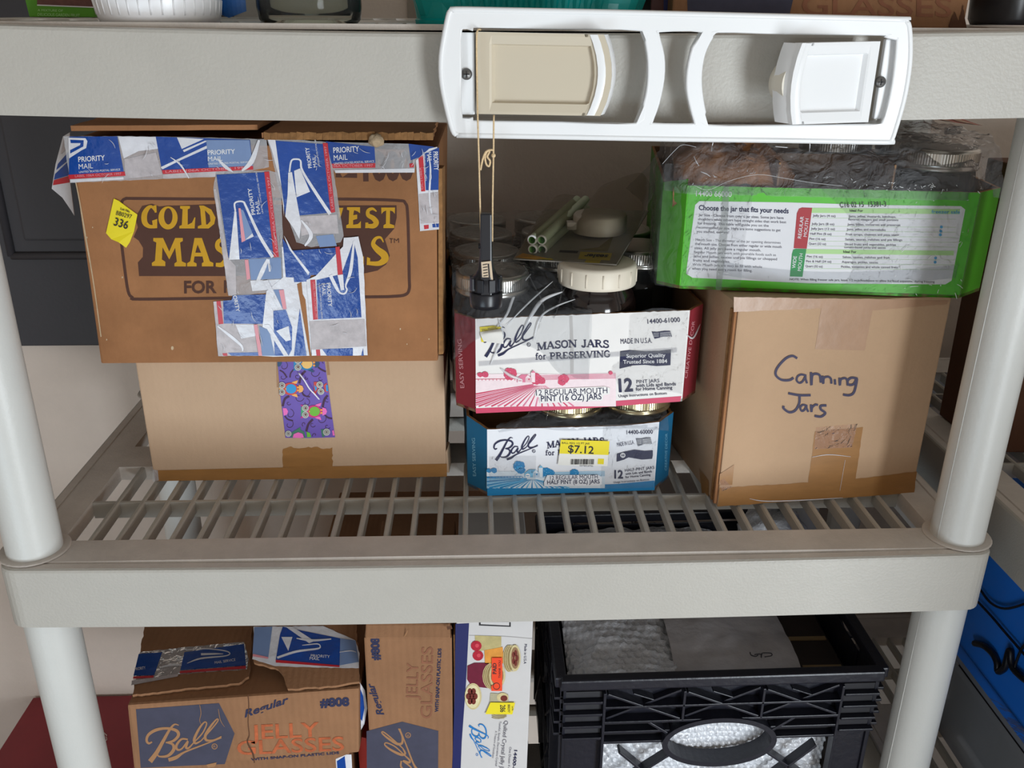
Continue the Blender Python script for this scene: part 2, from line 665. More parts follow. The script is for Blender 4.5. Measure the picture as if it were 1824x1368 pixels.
# ------------------------------------------------------------------ moulded plastic shelf units
M_shelf = mat('shelf_plastic', (181, 177, 169), 0.42, var=0.03, vscale=14, bump=0.12, bscale=420, spec=0.4)
M_dusty = mat('shelf_plastic_dusty', (208, 200, 192), 0.7, var=0.10, vscale=22, bump=0.15, bscale=380, spec=0.25)
M_post = mat('post_plastic', (208, 208, 204), 0.38, var=0.03, vscale=10, bump=0.06, bscale=300, spec=0.45)
LIP = 0.062
TIER = 0.456


def rrect(x0, y0, x1, y1, r, z, nf=24):
    """rounded rectangle, ccw from front-left, front and back edges finely divided"""
    out = []
    for cx, cy, a0 in ((x1 - r, y0 + r, -PI / 2), (x1 - r, y1 - r, 0), (x0 + r, y1 - r, PI / 2), (x0 + r, y0 + r, PI)):
        for i in range(7):
            a = a0 + PI / 2 * i / 6
            out.append(Vector((cx + r * math.cos(a), cy + r * math.sin(a), z)))
        if a0 == 0:
            for i in range(1, nf):
                out.append(Vector((x1 - r + (x0 - x1 + 2 * r) * i / nf, y1, z)))
        if a0 == PI:
            for i in range(1, nf):
                out.append(Vector((x0 + r + (x1 - x0 - 2 * r) * i / nf, y0, z)))
    return out


def deck(parent, x0, y0, z, W, D, blocks, sag):
    mb = MB()
    x1, y1 = x0 + W, y0 + D
    rings = []
    for d, dz in ((0.0, -LIP), (0.0, -0.003), (0.0009, -0.0009), (0.003, 0), (0.0100, 0), (0.0108, -0.0014), (0.0122, -0.0014), (0.0130, 0)):
        rings.append(rrect(x0 + d, y0 + d, x1 - d, y1 - d, 0.018 - d, z + dz))
    n = len(rings[0])
    for k, (a, b) in enumerate(zip(rings, rings[1:])):
        mb.add(a + b, [(i, (i + 1) % n, n + (i + 1) % n, n + i) for i in range(n)], M_shelf if k < 3 else M_dusty, k in (1, 2))
    inner = [rrect(x0 + 0.004, y0 + 0.004, x1 - 0.004, y1 - 0.004, 0.014, z + dz) for dz in (-LIP, -0.004)]
    mb.add(rings[0] + inner[0], [(i, n + i, n + (i + 1) % n, (i + 1) % n) for i in range(n)], M_shelf)
    mb.add(inner[0] + inner[1], [(i, n + i, n + (i + 1) % n, (i + 1) % n) for i in range(n)], M_dusty)
    gx0, gx1 = x0 + 0.041, x1 - 0.041
    holes = []
    for a, b in blocks:
        h = [Vector((gx0 + (gx1 - gx0) * i / 12, y0 + a, z)) for i in range(13)] + [Vector((gx0 + (gx1 - gx0) * i / 12, y0 + b, z)) for i in range(12, -1, -1)]
        holes.append(h)
    mb.poly(rings[-1], M_dusty, holes)
    mb.poly([p - Vector((0, 0, 0.004)) for p in rings[-1]], M_dusty, [[p - Vector((0, 0, 0.004)) for p in h] for h in holes])
    for h in holes:
        k = len(h)
        mb.add(h + [p - Vector((0, 0, 0.016)) for p in h], [(i, k + i, k + (i + 1) % k, (i + 1) % k) for i in range(k)], M_dusty)
    for a, b in blocks:
        nb = round((gx1 - gx0) / 0.0252)
        st = (gx1 - gx0) / nb
        for i in range(1, nb):
            x = gx0 + st * i
            w, t = 0.0026, 0.0018
            pr = [(-w, -0.013), (w, -0.013), (w, -t), (w * 0.5, -0.0004), (-w * 0.5, -0.0004), (-w, -t)]
            vs = [Vector((x + px, y, z + pz)) for y in (y0 + a, y0 + b) for px, pz in pr]
            mb.add(vs, [(j, 6 + j, 6 + (j + 1) % 6, (j + 1) % 6) for j in range(6)], M_shelf)
        yc = y0 + (a + b) / 2
        mb.box((gx0, yc - 0.002, z - 0.019), (gx1, yc + 0.002, z - 0.0012), M_shelf, 0.0004)
    for v in mb.v:                                  # loaded front edge bows down a little
        f = max(0.0, 1 - max(0, v.y - y0) / (0.30 if z > 0.3 else 0.05))
        v.z -= sag * (1 - (2 * (v.x - x0 - W / 2) / W) ** 2) * f
    for px in (x0 + 0.022, x1 - 0.022):             # raised collars where the posts plug in
        for py in (y0 + 0.035, y1 - 0.035):
            mb.lathe([(0.0250, 0.0008), (0.0290, 0.0010), (0.0302, 0.0012), (0.0312, 0.0)], M_dusty, (px, py, z + 0.0002), 32)
    return mb.build('shelf', parent)


def post(parent, x, y, z0, z1):
    mb = MB()
    r = 0.0243
    mb.lathe([(r, z0), (r, z0 + 0.02), (r * 0.985, (z0 + z1) / 2), (r, z1 - 0.01), (r, z1)], M_post, (x, y, 0), 40)
    for a in (PI * 1.10,):
        mb.tube([(x + r * math.cos(a), y + r * math.sin(a), z0 + 0.002), (x + r * math.cos(a) * 0.99, y + r * math.sin(a) * 0.99, z1 - 0.002)], 0.00035, M_post, 6)
    return mb.build('post', parent)


def shelf_unit(label, x0, y0, W, D, blocks, tiers, sags):
    t = thing('shelf_unit', label, 'shelving', (x0 + W / 2, y0 + D / 2, FZ), 'plastic shelf units')
    for z, s in zip(tiers, sags):
        deck(t, x0, y0, z, W, D, blocks, s)
    for px in (x0 + 0.022, x0 + W - 0.022):
        for py in (y0 + 0.035, y0 + D - 0.035):
            zz = [FZ] + tiers + [tiers[-1] + 0.42]
            for a, b in zip(zz, zz[1:]):
                post(t, px, py, a + 0.0003, b - (LIP if b in tiers else 0) + 0.006)
    return t


TIERS = [-0.912, -TIER, 0.0, TIER]
shelf_unit('beige plastic shelf unit holding the canning supplies, seen straight on', -0.459, 0.0, 0.918, 0.444, ((0.048, 0.197), (0.247, 0.396)), TIERS, (0, 0.002, 0.004, 0.006))
shelf_unit('second beige plastic shelf unit, cut off at right, bearing a dark carton', 0.513, -0.14, 0.914, 0.655, ((0.048, 0.1975), (0.2475, 0.397), (0.447, 0.5945)), TIERS[:3], (0, 0, 0))


def top_z(x, y):
    """height of the loaded upper shelf at a spot"""
    return TIER - 0.006 * (1 - (2 * x / 0.918) ** 2) * max(0.0, 1 - y / 0.30) + 0.0004

# ------------------------------------------------------------------ print colours
I_navy = mat('ink_navy', (52, 54, 82), 0.8, spec=0.2)
I_brown = mat('ink_brown', (86, 60, 52), 0.85, var=0.06, vscale=40, spec=0.15)
I_gold = mat('ink_gold', (200, 152, 44), 0.8, var=0.06, vscale=30, spec=0.2)
I_black = mat('ink_black', (38, 36, 40), 0.7)
I_white = mat('ink_white', (232, 231, 232), 0.6)
I_red = mat('ink_tape_red', (196, 38, 52), 0.32, spec=0.5)
I_blue = mat('ink_tape_blue', (10, 68, 152), 0.22, var=0.12, vscale=18, bump=0.45, bscale=42, spec=0.6)
I_paleblue = mat('ink_tape_pale_blue', (118, 142, 184), 0.35, var=0.08, vscale=25, spec=0.5)
I_tapewhite = mat('tape_white', (222, 222, 228), 0.25, var=0.10, vscale=40, bump=0.4, bscale=50, spec=0.55)
I_tapegrey = mat('tape_print_through', (188, 180, 182), 0.35, var=0.22, vscale=70, bump=0.1, bscale=70, spec=0.5)
I_pink = mat('tape_pink', (226, 150, 160), 0.35)
F_tape = film('clear_tape', (240, 238, 240), 0.86, 0.12, 0.35, 60, 0.42)
F_clear = film('clear_packing_tape', (236, 214, 180), 0.90, 0.16, 0.3, 50, 0.05)
M_yellow = mat('yellow_label', (236, 216, 26), 0.6)
M_paper = mat('white_paper', (236, 234, 228), 0.7, var=0.03, vscale=20)

K_gold = cardboard('kraft_old', (156, 109, 73), 0.22, 0.5)
K_plain = cardboard('kraft_plain', (194, 164, 136), 0.05, 0.5)
K_can = cardboard('kraft_canning', (186, 154, 124), 0.06, 0.35)
K_edge = mat('kraft_edge', (150, 108, 66), 0.95, var=0.25, vscale=160)
K_dark = cardboard('kraft_dark', (92, 62, 46), 0.10, 0.5)
K_torn = mat('kraft_torn', (196, 172, 140), 0.95, var=0.12, vscale=90, bump=0.4, bscale=200)
K_jelly = cardboard('kraft_jelly', (148, 108, 78), 0.16, 2.2)
K_tapeband = mat('kraft_tape_band', (158, 112, 62), 0.35, var=0.10, vscale=30, spec=0.5, stretch=(1, 1, 4))


def crate_corners(A, B, z0, z1, depth, taper=0.0):
    """front-bottom edge A-B on plan, going back by depth"""
    A, B = Vector((A[0], A[1], 0)), Vector((B[0], B[1], 0))
    e = (B - A).normalized()
    bk = Vector((-e.y, e.x, 0)) * depth
    p = [A, B, B + bk, A + bk]
    return [Vector((q.x, q.y, z0)) for q in p] + [Vector((q.x, q.y, z1)) for q in p], e, Vector((e.y, -e.x, 0))


# ================================================================== plain carton (under the old one)
PLAIN = thing('carton', 'plain tan carton, bottom of the left stack, with purple owl tape', 'box', (-0.21, 0.30, 0.0))
c, e, nf = crate_corners((-0.3690, 0.1640), (-0.0590, 0.1640), 0.0006, 0.1405, 0.20)
mb = MB()
mb.hexa(c, K_plain, 0.0015)
fp = Face((-0.2, 0.1640, 0), nf)
ink(mb, fp, jag([(504, 800), (518, 795), (532, 799), (560, 796), (576, 800), (592, 797), (592, 832), (503, 834)], 1.6, 5, 3), K_tapeband, 1)
ink(mb, fp, [(492, 640), (497, 640), (499, 690), (493, 690)], K_tapeband, 1)
ink(mb, fp, [(581, 640), (585, 640), (588, 668), (583, 668)], K_tapeband, 1)
mb.build('body', PLAIN)
mb = MB()
ink(mb, fp, [(277, 838), (796, 826), (796, 849), (277, 857)], K_tapeband, 2)
ink(mb, fp, [(272, 836), (281, 838), (283, 856), (272, 858)], F_tape, 3)
cf = [fp.at(276, 857, 0.0005), fp.at(795, 849, 0.0005)]
mb.build('bottom_tape', PLAIN, 'brown packing tape along the bottom edge')
mb = MB()
mb.hexa([Vector(p) for p in ((-0.0592, 0.1642, 0.006), (-0.0560, 0.1655, 0.004), (-0.0540, 0.19, 0.006), (-0.0592, 0.19, 0.004), (-0.0592, 0.1642, 0.030), (-0.0575, 0.1655, 0.034), (-0.0555, 0.19, 0.030), (-0.0592, 0.19, 0.030))], K_plain, 0.001)
mb.build('corner_flap', PLAIN)

# owl tape
F_sheen = film('tape_sheen', (250, 240, 230), 0.84, 0.14, 0.5, 70, 0.10)
P_purple = mat('tape_purple', (104, 76, 172), 0.45, var=0.04, vscale=20, bump=0.12, bscale=40, spec=0.6)
P_plum = mat('tape_plum', (66, 28, 66), 0.5)


def oc(n, c):
    return mat('owl_' + n, c, 0.45)


mb = MB()


def Q(x, y):
    return (460 + x / 7.6, 620 + y / 7.6)


def QL(L):
    return [Q(*p) for p in L]


base = QL([(255, 112), (890, 112), (952, 560), (1040, 1208), (700, 1218), (370, 1215), (300, 640)])
ink(mb, fp, base, P_purple, 3)


def swirl(cx, cy, r, a0, turns, d=1):
    pts = []
    for i in range(16):
        t = i / 15
        a = a0 + d * turns * 2 * PI * t
        k = r * (1 - 0.78 * t)
        pts.append(Q(cx + k * math.cos(a), cy + k * math.sin(a)))
    stroke(mb, fp, pts, [1.0] * 12 + [0.8] * 4, P_plum, 4, 2)


for s_ in ((340, 245, 72, -1.5, 0.8), (330, 390, 58, -1.2, 0.8), (760, 330, 72, 0, 0.8), (840, 410, 34, 0.5, 0.8), (530, 385, 36, 1, 0.8), (630, 600, 80, -0.4, 0.7), (550, 665, 70, 0.2, 0.8),
           (650, 740, 58, -1.5, 0.8), (410, 745, 32, 0.3, 0.8), (425, 895, 70, -1.4, 0.8), (415, 1035, 70, -1.2, 0.8), (850, 960, 74, -0.6, 0.8), (735, 1035, 42, 0.4, 0.8), (620, 1030, 32, 2, 0.8),
           (935, 1060, 40, 0.4, 0.8), (765, 1180, 34, 2.6, 0.7), (885, 180, 26, 1.6, 0.6), (930, 700, 34, 1, 0.8), (645, 405, 26, 0, 0.8)):
    swirl(*s_)
for L, w in (([(640, 310), (585, 370), (555, 480)], 4), ([(940, 640), (895, 700), (872, 800)], 4), ([(420, 650), (360, 690), (330, 790)], 4), ([(740, 965), (680, 1030), (650, 1130)], 4),
             ([(810, 260), (860, 295), (915, 320)], 3), ([(890, 890), (940, 940), (1000, 955)], 3), ([(590, 600), (640, 650), (700, 660)], 2.5), ([(290, 300), (340, 330), (390, 400)], 2.5), ([(360, 920), (400, 965), (470, 985)], 2.5),
             ([(480, 290), (440, 340), (430, 400)], 2.5)):
    stroke(mb, fp, QL(L), w, P_plum, 4, 4)


def owl(x, y, bodyc, belly, ear, tail, clip=None):
    """owl lying on its side, head to the left"""
    def E(cx, cy, rx, ry, col, lay, n=20):
        pts = [(max(clip, p[0]) if clip else p[0], p[1]) for p in ell(x + cx, y + cy, rx, ry, n)]
        ink(mb, fp, QL(pts), col, lay)
    W, Br = oc('eye', (190, 192, 186)), oc('pupil', (112, 72, 60))
    O = oc('feet', (246, 160, 60))
    for sg in (-1, 1):
        ink(mb, fp, QL([(x + 40, y + sg * 60), (x + 150, y + sg * 70), (x + 165, y + sg * 118), (x + 95, y + sg * 95)]), tail, 5)
        ink(mb, fp, QL([(max(clip or -9, x - 120), y + sg * 92), (x - 20, y + sg * 80), (max(clip or -9, x - 60), y + sg * 10)]), bodyc, 5)
    ink(mb, fp, QL([(max(clip or -9, x - 110), y - 60), (x - 20, y - 60), (x - 20, y + 60), (max(clip or -9, x - 110), y + 60)]), ear, 5)
    E(60, 0, 108, 84, bodyc, 6)
    E(72, 0, 72, 64, belly, 7)
    for sg in (-1, 1):
        E(-52, sg * 46, 46, 46, W, 8)
        E(-52, sg * 46, 32, 32, oc('ring', (120, 112, 104)), 9, 16)
        E(-52, sg * 46, 25, 25, W, 10, 16)
        E(-50, sg * 44, 16, 16, Br, 11, 12)
    ink(mb, fp, QL([(x - 8, y - 16), (x + 14, y), (x - 8, y + 16)]), O, 8)
    for sg in (-1, 1):
        E(165, sg * 20, 16, 15, O, 8, 12)
    ink(mb, fp, QL([(x + 178, y - 55), (x + 225, y - 40), (x + 242, y), (x + 225, y + 40), (x + 178, y + 55)]), tail, 7)


Rd, Or, Bl, Yl = oc('red', (208, 66, 58)), oc('peach', (244, 176, 92)), oc('blue', (36, 150, 214)), oc('yellow', (244, 190, 96))
owl(590, 215, oc('teal', (20, 124, 176)), oc('sand', (244, 196, 110)), oc('teal2', (30, 140, 196)), oc('deep', (34, 70, 110)))
owl(372, 552, Rd, Bl, Or, Or, 285)
owl(690, 858, oc('magenta', (206, 30, 122)), oc('lime', (112, 186, 50)), oc('green', (70, 170, 110)), oc('pink', (240, 110, 190)))
# owls cut by the tape edges
for cx, cy in ((832, 497), (848, 588)):
    for r, cc, l in ((46, oc('eye', (190, 192, 186)), 8), (30, oc('ring', (120, 112, 104)), 9), (24, oc('eye', (190, 192, 186)), 10), (15, oc('pupil', (112, 72, 60)), 11)):
        ink(mb, fp, QL(ell(cx, cy, r, r, 16)), cc, l)
ink(mb, fp, QL([(752, 458), (800, 458), (812, 540), (780, 620), (800, 632), (755, 625)]), Rd, 6)
ink(mb, fp, QL([(760, 500), (800, 540), (770, 590)]), Bl, 7)
ink(mb, fp, QL([(885, 500), (925, 470), (945, 600), (900, 590)]), Rd, 6)
ink(mb, fp, QL([(915, 500), (940, 500), (946, 585), (920, 585)]), Bl, 7)
ink(mb, fp, QL([(258, 140), (300, 150), (322, 200), (300, 245), (262, 255)]), oc('deep', (34, 70, 110)), 5)
ink(mb, fp, QL([(332, 812), (380, 815), (404, 855), (390, 900), (345, 915)]), oc('pink', (240, 110, 190)), 5)
ink(mb, fp, QL([(466, 1212), (480, 1165), (540, 1140), (600, 1160), (618, 1210), (560, 1218)]), oc('pink', (240, 110, 190)), 7)
ink(mb, fp, QL([(440, 1150), (570, 1070), (575, 1110), (620, 1130), (640, 1215), (440, 1210)]), oc('green2', (62, 120, 96)), 5)
ink(mb, fp, QL([(655, 1130), (700, 1150), (718, 1205), (660, 1208)]), oc('lime', (112, 186, 50)), 6)
for cx, cy, r in ((408, 1160, 42), (925, 1138, 48)):
    for k, cc, l in ((1, oc('eye', (190, 192, 186)), 8), (0.7, oc('ring', (120, 112, 104)), 9), (0.55, oc('eye', (190, 192, 186)), 10), (0.35, oc('ring', (120, 112, 104)), 11)):
        ink(mb, fp, QL(ell(cx, cy, r * k, r * k, 16)), cc, l)
ink(mb, fp, QL([(848, 1098), (890, 1100), (900, 1200), (865, 1204)]), oc('green2', (62, 120, 96)), 5)
ink(mb, fp, QL([(1000, 1120), (1020, 1110), (1035, 1180), (1010, 1185)]), oc('pink', (240, 110, 190)), 6)
mb.build('owl_tape', PLAIN, 'purple tape printed with coloured owls')
# crease standing proud of the tape, its highlight painted white
mb = MB()
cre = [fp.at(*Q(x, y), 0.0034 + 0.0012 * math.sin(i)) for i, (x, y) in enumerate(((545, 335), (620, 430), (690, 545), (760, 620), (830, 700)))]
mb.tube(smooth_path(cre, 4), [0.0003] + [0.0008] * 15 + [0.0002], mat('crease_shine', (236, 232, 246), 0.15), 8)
mb.build('tape_crease', PLAIN)

# ================================================================== old printed carton on top, patched with postal tape
GY = 0.1450
GOLD = thing('printed_carton', 'worn brown jar carton with brown and gold lettering, on the left stack', 'box', (-0.23, 0.3, 0.1405))
fg = Face((-0.2, GY, 0), (0, -1, 0))
bl, br = fg.at(177, 634), fg.at(780, 633)
tl, tr = fg.at(124, 248), fg.at(778, 268)
dep = Vector((0, 0.22, 0))
up3 = Vector((0, 0, 0.0))
z0 = 0.1412
mb = MB()
mb.hexa([Vector((bl.x, GY, z0)), Vector((br.x, GY, z0)), Vector((br.x + 0.002, GY + 0.22, z0)), Vector((bl.x, GY + 0.22, z0)), tl, tr, tr + dep + Vector((0.004, 0, 0)), tl + dep], K_gold, 0.0022)


def G5(x, y):
    return (80 + x / 4.56, 210 + y / 4.56)


def G6(x, y):
    return (440 + x / 4.56, 210 + y / 4.56)


def G7(x, y):
    return (160 + x / 4.56, 440 + y / 4.56)


def G8(x, y):
    return (460 + x / 4.56, 440 + y / 4.56)


def mp(f, L):
    return [f(*p) for p in L]


# frame line
stroke(mb, fg, [(215, 380), (217, 360), (224, 354), (240, 353.6), (382, 354.7), (606, 354.7), (706, 357), (722, 362), (726, 380), (728, 440), (729, 495), (729, 515), (722, 525), (700, 528), (651, 529), (412, 531), (250, 533), (236, 530), (228, 518), (221, 470), (215, 420), (213, 395)], 5.2, I_brown, 1, 4)
# dark drop shadow of the lettering
ink(mb, fg, mp(G5, [(745, 790), (790, 715), (870, 698), (930, 720), (1000, 712), (1075, 712), (1390, 700)]) + mp(G6, [(760, 712), (1215, 710), (1216, 808), (1196, 900), (1120, 985), (1140, 1050), (1160, 1120), (1130, 1190), (1060, 1240), (960, 1262)])
    + mp(G5, [(1500, 1285), (765, 1285), (755, 1175), (795, 1130), (797, 1055), (760, 995), (720, 968), (755, 890), (740, 830)]), I_brown, 1)
ST = lambda f, L, w, lay=2, n=6: stroke(mb, fg, mp(f, L), [x / 4.56 for x in w], I_gold, lay, n)
PO = lambda f, L, lay=2: ink(mb, fg, mp(f, L), I_gold, lay)
# G O L D
ST(G5, [(898, 762), (868, 722), (835, 735), (808, 785), (812, 850), (850, 882), (905, 880)], [10, 22, 34, 46, 44, 30, 26])
PO(G5, [(880, 712), (905, 708), (908, 768), (892, 770)])
PO(G5, [(870, 835), (912, 820), (912, 895), (880, 898)])
ink(mb, fg, mp(G5, ell(1000, 812, 78, 94, 28)), I_gold, 2)
ink(mb, fg, mp(G5, ell(1002, 800, 34, 66, 24)), I_brown, 3)
PO(G5, [(1098, 715), (1178, 715), (1178, 735), (1160, 742), (1160, 868), (1195, 850), (1215, 808), (1222, 808), (1216, 898), (1092, 898), (1092, 878), (1112, 870), (1118, 742), (1098, 735)])
PO(G5, [(1252, 712), (1290, 712), (1352, 745), (1386, 810), (1375, 862), (1330, 898), (1242, 898), (1242, 880), (1272, 868), (1262, 742)])
ink(mb, fg, mp(G5, [(1300, 752), (1338, 790), (1345, 838), (1320, 866), (1310, 866), (1305, 800)]), I_brown, 3)
# M A S
PO(G5, [(880, 975), (960, 975), (1010, 1085), (1058, 975), (1120, 975), (1120, 1000), (1098, 1012), (1112, 1165), (1146, 1180), (1146, 1206), (1052, 1206), (1052, 1182), (1072, 1168), (1058, 1055), (1010, 1150), (955, 1050), (950, 1150), (978, 1168), (978, 1204), (870, 1202), (868, 1178), (894, 1160), (905, 1012), (880, 1000)])
PO(G5, [(1215, 975), (1275, 975), (1340, 1165), (1368, 1178), (1368, 1206), (1275, 1206), (1275, 1180), (1290, 1170), (1280, 1125), (1215, 1125), (1208, 1170), (1232, 1182), (1232, 1206), (1155, 1206), (1155, 1180), (1180, 1165)])
ink(mb, fg, mp(G5, [(1240, 1030), (1268, 1095), (1222, 1095)]), I_brown, 3)
ST(G5, [(1470, 1010), (1440, 990), (1405, 1010), (1405, 1055), (1450, 1090), (1475, 1140), (1440, 1190), (1388, 1192)], [20, 30, 34, 40, 44, 44, 40, 30])
# V E S T
PO(G6, [(740, 730), (782, 730), (762, 800), (745, 830)])
PO(G6, [(812, 725), (918, 725), (918, 775), (900, 760), (870, 750), (862, 790), (895, 785), (895, 820), (862, 830), (862, 868), (900, 862), (925, 838), (925, 895), (806, 895), (806, 872), (826, 862), (830, 752), (812, 745)])
ST(G6, [(1052, 760), (1020, 738), (985, 752), (985, 790), (1025, 815), (1050, 850), (1025, 878), (965, 875)], [10, 22, 28, 34, 40, 44, 40, 28])
PO(G6, [(962, 850), (985, 850), (985, 895), (960, 895)])
PO(G6, [(1090, 728), (1202, 728), (1200, 780), (1185, 760), (1162, 752), (1160, 860), (1196, 872), (1196, 895), (1108, 895), (1108, 872), (1128, 860), (1130, 752), (1108, 762), (1092, 782)])
# (LID)S
ST(G6, [(1108, 1010), (1085, 972), (1045, 980), (1025, 1025), (1060, 1070), (1110, 1110), (1118, 1150), (1070, 1182), (985, 1180)], [8, 18, 26, 36, 50, 60, 58, 40, 30])
PO(G6, [(975, 1130), (1000, 1140), (1000, 1195), (972, 1195)])
PO(G6, [(935, 1125), (950, 1125), (950, 1195), (935, 1195)])
# FOR H...
text(mb, fg, 'FOR', (328, 522), (386, 521.5), 20.5, I_brown, 2, bold=0.03)
text(mb, fg, 'H', (399, 521), (416, 521), 20.5, I_brown, 2, bold=0.03)
text(mb, fg, 'T', (694, 433), (700, 433), 8, I_brown, 2, bold=0.02)
text(mb, fg, 'M', (702, 433), (711, 432.5), 8, I_brown, 2)
text(mb, fg, '1000', (647, 320), (737, 318), 46, I_brown, 1, bold=0.05)
ink(mb, fg, [(598, 309), (606, 309), (610, 316), (620, 309), (636, 309), (636, 317), (598, 316)], I_brown, 1)
# scuffs
for u, v, r in ((307, 620, 2.6), (190, 605, 1.2), (218, 494, 1.3), (155, 423, 1.2), (165, 405, 1), (713, 586, 1.3), (725, 613, 1), (764, 604, 1), (655, 571, 2)):
    ink(mb, fg, jag(ell(u, v, r, r * 1.4, 8), 0.3, 2, int(u)), K_torn if u != 655 else K_edge, 1)
stroke(mb, fg, [(135, 325), (142, 360), (152, 420), (166, 500), (180, 600)], [2, 2, 3, 2, 2], K_torn, 1)
mb.build('body', GOLD)

# split right corner, showing the raw board edge
mb = MB()
a0, a1 = fg.at(779, 300), fg.at(780, 632)
mb.hexa([a1 + Vector((0.0005, -0.0008, 0)), a1 + Vector((0.0055, 0.0012, 0)), a1 + Vector((0.0075, 0.02, 0)), a1 + Vector((0.0005, 0.02, 0)), a0 + Vector((0.0005, -0.0008, 0)), a0 + Vector((0.0045, 0.0012, 0)), a0 + Vector((0.0065, 0.02, 0)), a0 + Vector((0.0005, 0.02, 0))], K_edge, 0.0012)
mb.build('split_corner', GOLD, 'raw torn board edge')

# top flaps, ragged, sagging open along the front


def flap(name, pts, zt, th, m, seed, lab=None):
    mb = MB()
    P = [onZ(u, v, zt) for u, v in jag(pts, 1.0, 9, seed)]
    mb.prism([p - Vector((0, 0, th)) for p in P], (0, 0, th), m)
    return mb.build(name, GOLD, lab)


zt = tl.z
mb = MB()
FT = lambda x0, y0, x1, y1, z, m, s: mb.prism([Vector((p[0], p[1], z)) for p in jag([(x0, y0), (x1, y0 + s), (x1, y1), (x0, y1)], 0.0012, 0.012, int(x1 * 99))], (0, 0, 0.0045), m)
FT(tl.x + 0.004, GY - 0.003, -0.222, GY + 0.21, zt + 0.0075, K_gold, 0.012)
mb.build('top_flap', GOLD)
mb = MB()
FT(-0.216, GY - 0.004, tr.x - 0.003, GY + 0.21, zt + 0.0020, K_gold, 0.004)
for i in range(26):
    x = -0.214 + i * 0.0058
    mb.hexa([Vector((x, GY - 0.0055 - 0.002 * random.random(), zt + 0.0006)), Vector((x + 0.006, GY - 0.0055 - 0.002 * random.random(), zt + 0.0006)), Vector((x + 0.006, GY + 0.004, zt + 0.0006)), Vector((x, GY + 0.004, zt + 0.0006)),
             Vector((x, GY - 0.0045, zt + 0.0062 + 0.002 * random.random())), Vector((x + 0.006, GY - 0.0045, zt + 0.0062 + 0.002 * random.random())), Vector((x + 0.006, GY + 0.004, zt + 0.006)), Vector((x, GY + 0.004, zt + 0.006))], K_edge, 0.0006)
mb.build('top_flap', GOLD, 'top flap with a crushed torn front edge')
mb = MB()
cpt = fg.at(670, 250, 0.006)
b = bmesh.new()
bmesh.ops.create_icosphere(b, subdivisions=3, radius=0.007)
for v in b.verts:
    v.co *= 1 + 0.35 * noise.noise(v.co * 420)
    v.co.z *= 0.8
mb.bm(b, K_torn, True, Matrix.Translation(cpt))
mb.build('torn_paper', GOLD, 'crumpled scrap of torn paper facing')

# --- postal tape strips, each its own strip
def tape_text(mb, a, b, h, lay, up=None, m=None):
    """two-line service name; a-b baseline of the first line"""
    m = m or I_white
    A, B = Vector(a), Vector(b)
    d = (B - A)
    n = Vector((-d.y, d.x)).normalized()      # towards second line (down)
    text(mb, fg, 'PRIORITY', a, b, h, m, lay, bold=0.012)
    c = A + n * h * 1.42
    text(mb, fg, 'MAIL', tuple(c), tuple(c + d * 0.53), h, m, lay, bold=0.012)
    c2 = A + n * h * 2.2
    text(mb, fg, 'UNITED STATES POSTAL SERVICE', tuple(c2), tuple(c2 + d * 1.55), h * 0.38, m, lay)


def red_bar(mb, L, lay, words=None, a=None, b=None, h=4):
    ink(mb, fg, L, I_red, lay)
    if words:
        text(mb, fg, words, a, b, h, I_pink, lay + 1)


# strip along the top, left half, with its end folded out past the carton corner
mb = MB()
ink(mb, fg, jag(mp(G5, [(150, 150), (560, 148), (1000, 152), (1800, 172), (1820, 400), (1500, 470), (1380, 480), (800, 502), (205, 528)]), 0.5, 8, 4), F_tape, 2)
ink(mb, fg, mp(G5, [(595, 152), (900, 155), (925, 250), (760, 270), (640, 330)]), I_tapewhite, 3)
ink(mb, fg, mp(G5, [(645, 335), (900, 280), (940, 415), (955, 460), (640, 498), (650, 440)]), I_tapegrey, 3)
ink(mb, fg, mp(G5, [(205, 500), (640, 480), (640, 500), (205, 525)]), I_tapewhite, 3)
ink(mb, fg, mp(G5, [(955, 460), (1390, 425), (1390, 478), (960, 490)]), I_tapegrey, 3)
ink(mb, fg, mp(G5, [(200, 152), (588, 150), (640, 436), (195, 462)]), I_blue, 4)
ink(mb, fg, mp(G5, [(190, 160), (330, 165), (345, 190), (335, 245), (300, 262), (195, 330)]), I_tapewhite, 5)
ink(mb, fg, mp(G5, [(205, 178), (315, 182), (312, 232), (205, 290), (205, 262), (285, 222), (290, 205), (210, 205)]), I_blue, 6)
tape_text(mb, G5(272, 358), G5(488, 344), 9, 5)
red_bar(mb, mp(G5, [(190, 462), (648, 436), (655, 470), (195, 498)]), 4, 'LABEL 106A OCTOBER 1997', G5(245, 482), G5(620, 462), 4)
ink(mb, fg, mp(G5, [(900, 152), (1665, 178), (1690, 390), (950, 424)]), I_blue, 4)
ink(mb, fg, mp(G5, [(1072, 158), (1290, 172), (1112, 252)]), I_tapewhite, 5)
ink(mb, fg, mp(G5, [(940, 400), (1400, 185), (1450, 188), (1100, 345), (955, 418)]), I_tapewhite, 5)
ink(mb, fg, mp(G5, [(1120, 262), (1300, 185), (1330, 185), (1130, 278)]), I_tapewhite, 5)
ink(mb, fg, mp(G5, [(1310, 180), (1660, 180), (1690, 390), (1330, 402)]), I_paleblue, 6)
tape_text(mb, G5(1322, 300), G5(1545, 290), 8, 7)
red_bar(mb, mp(G5, [(950, 424), (1690, 390), (1692, 420), (958, 456)]), 5, 'LABEL 106A OCTOBER 1997', G5(980, 446), G5(1640, 412), 4)
stroke(mb, fg, mp(G5, [(1400, 330), (1470, 400), (1530, 440)]), [2, 6, 1], I_tapewhite, 8)
stroke(mb, fg, mp(G5, [(1600, 430), (1680, 350), (1740, 180)]), [3, 9, 4], I_tapewhite, 8)
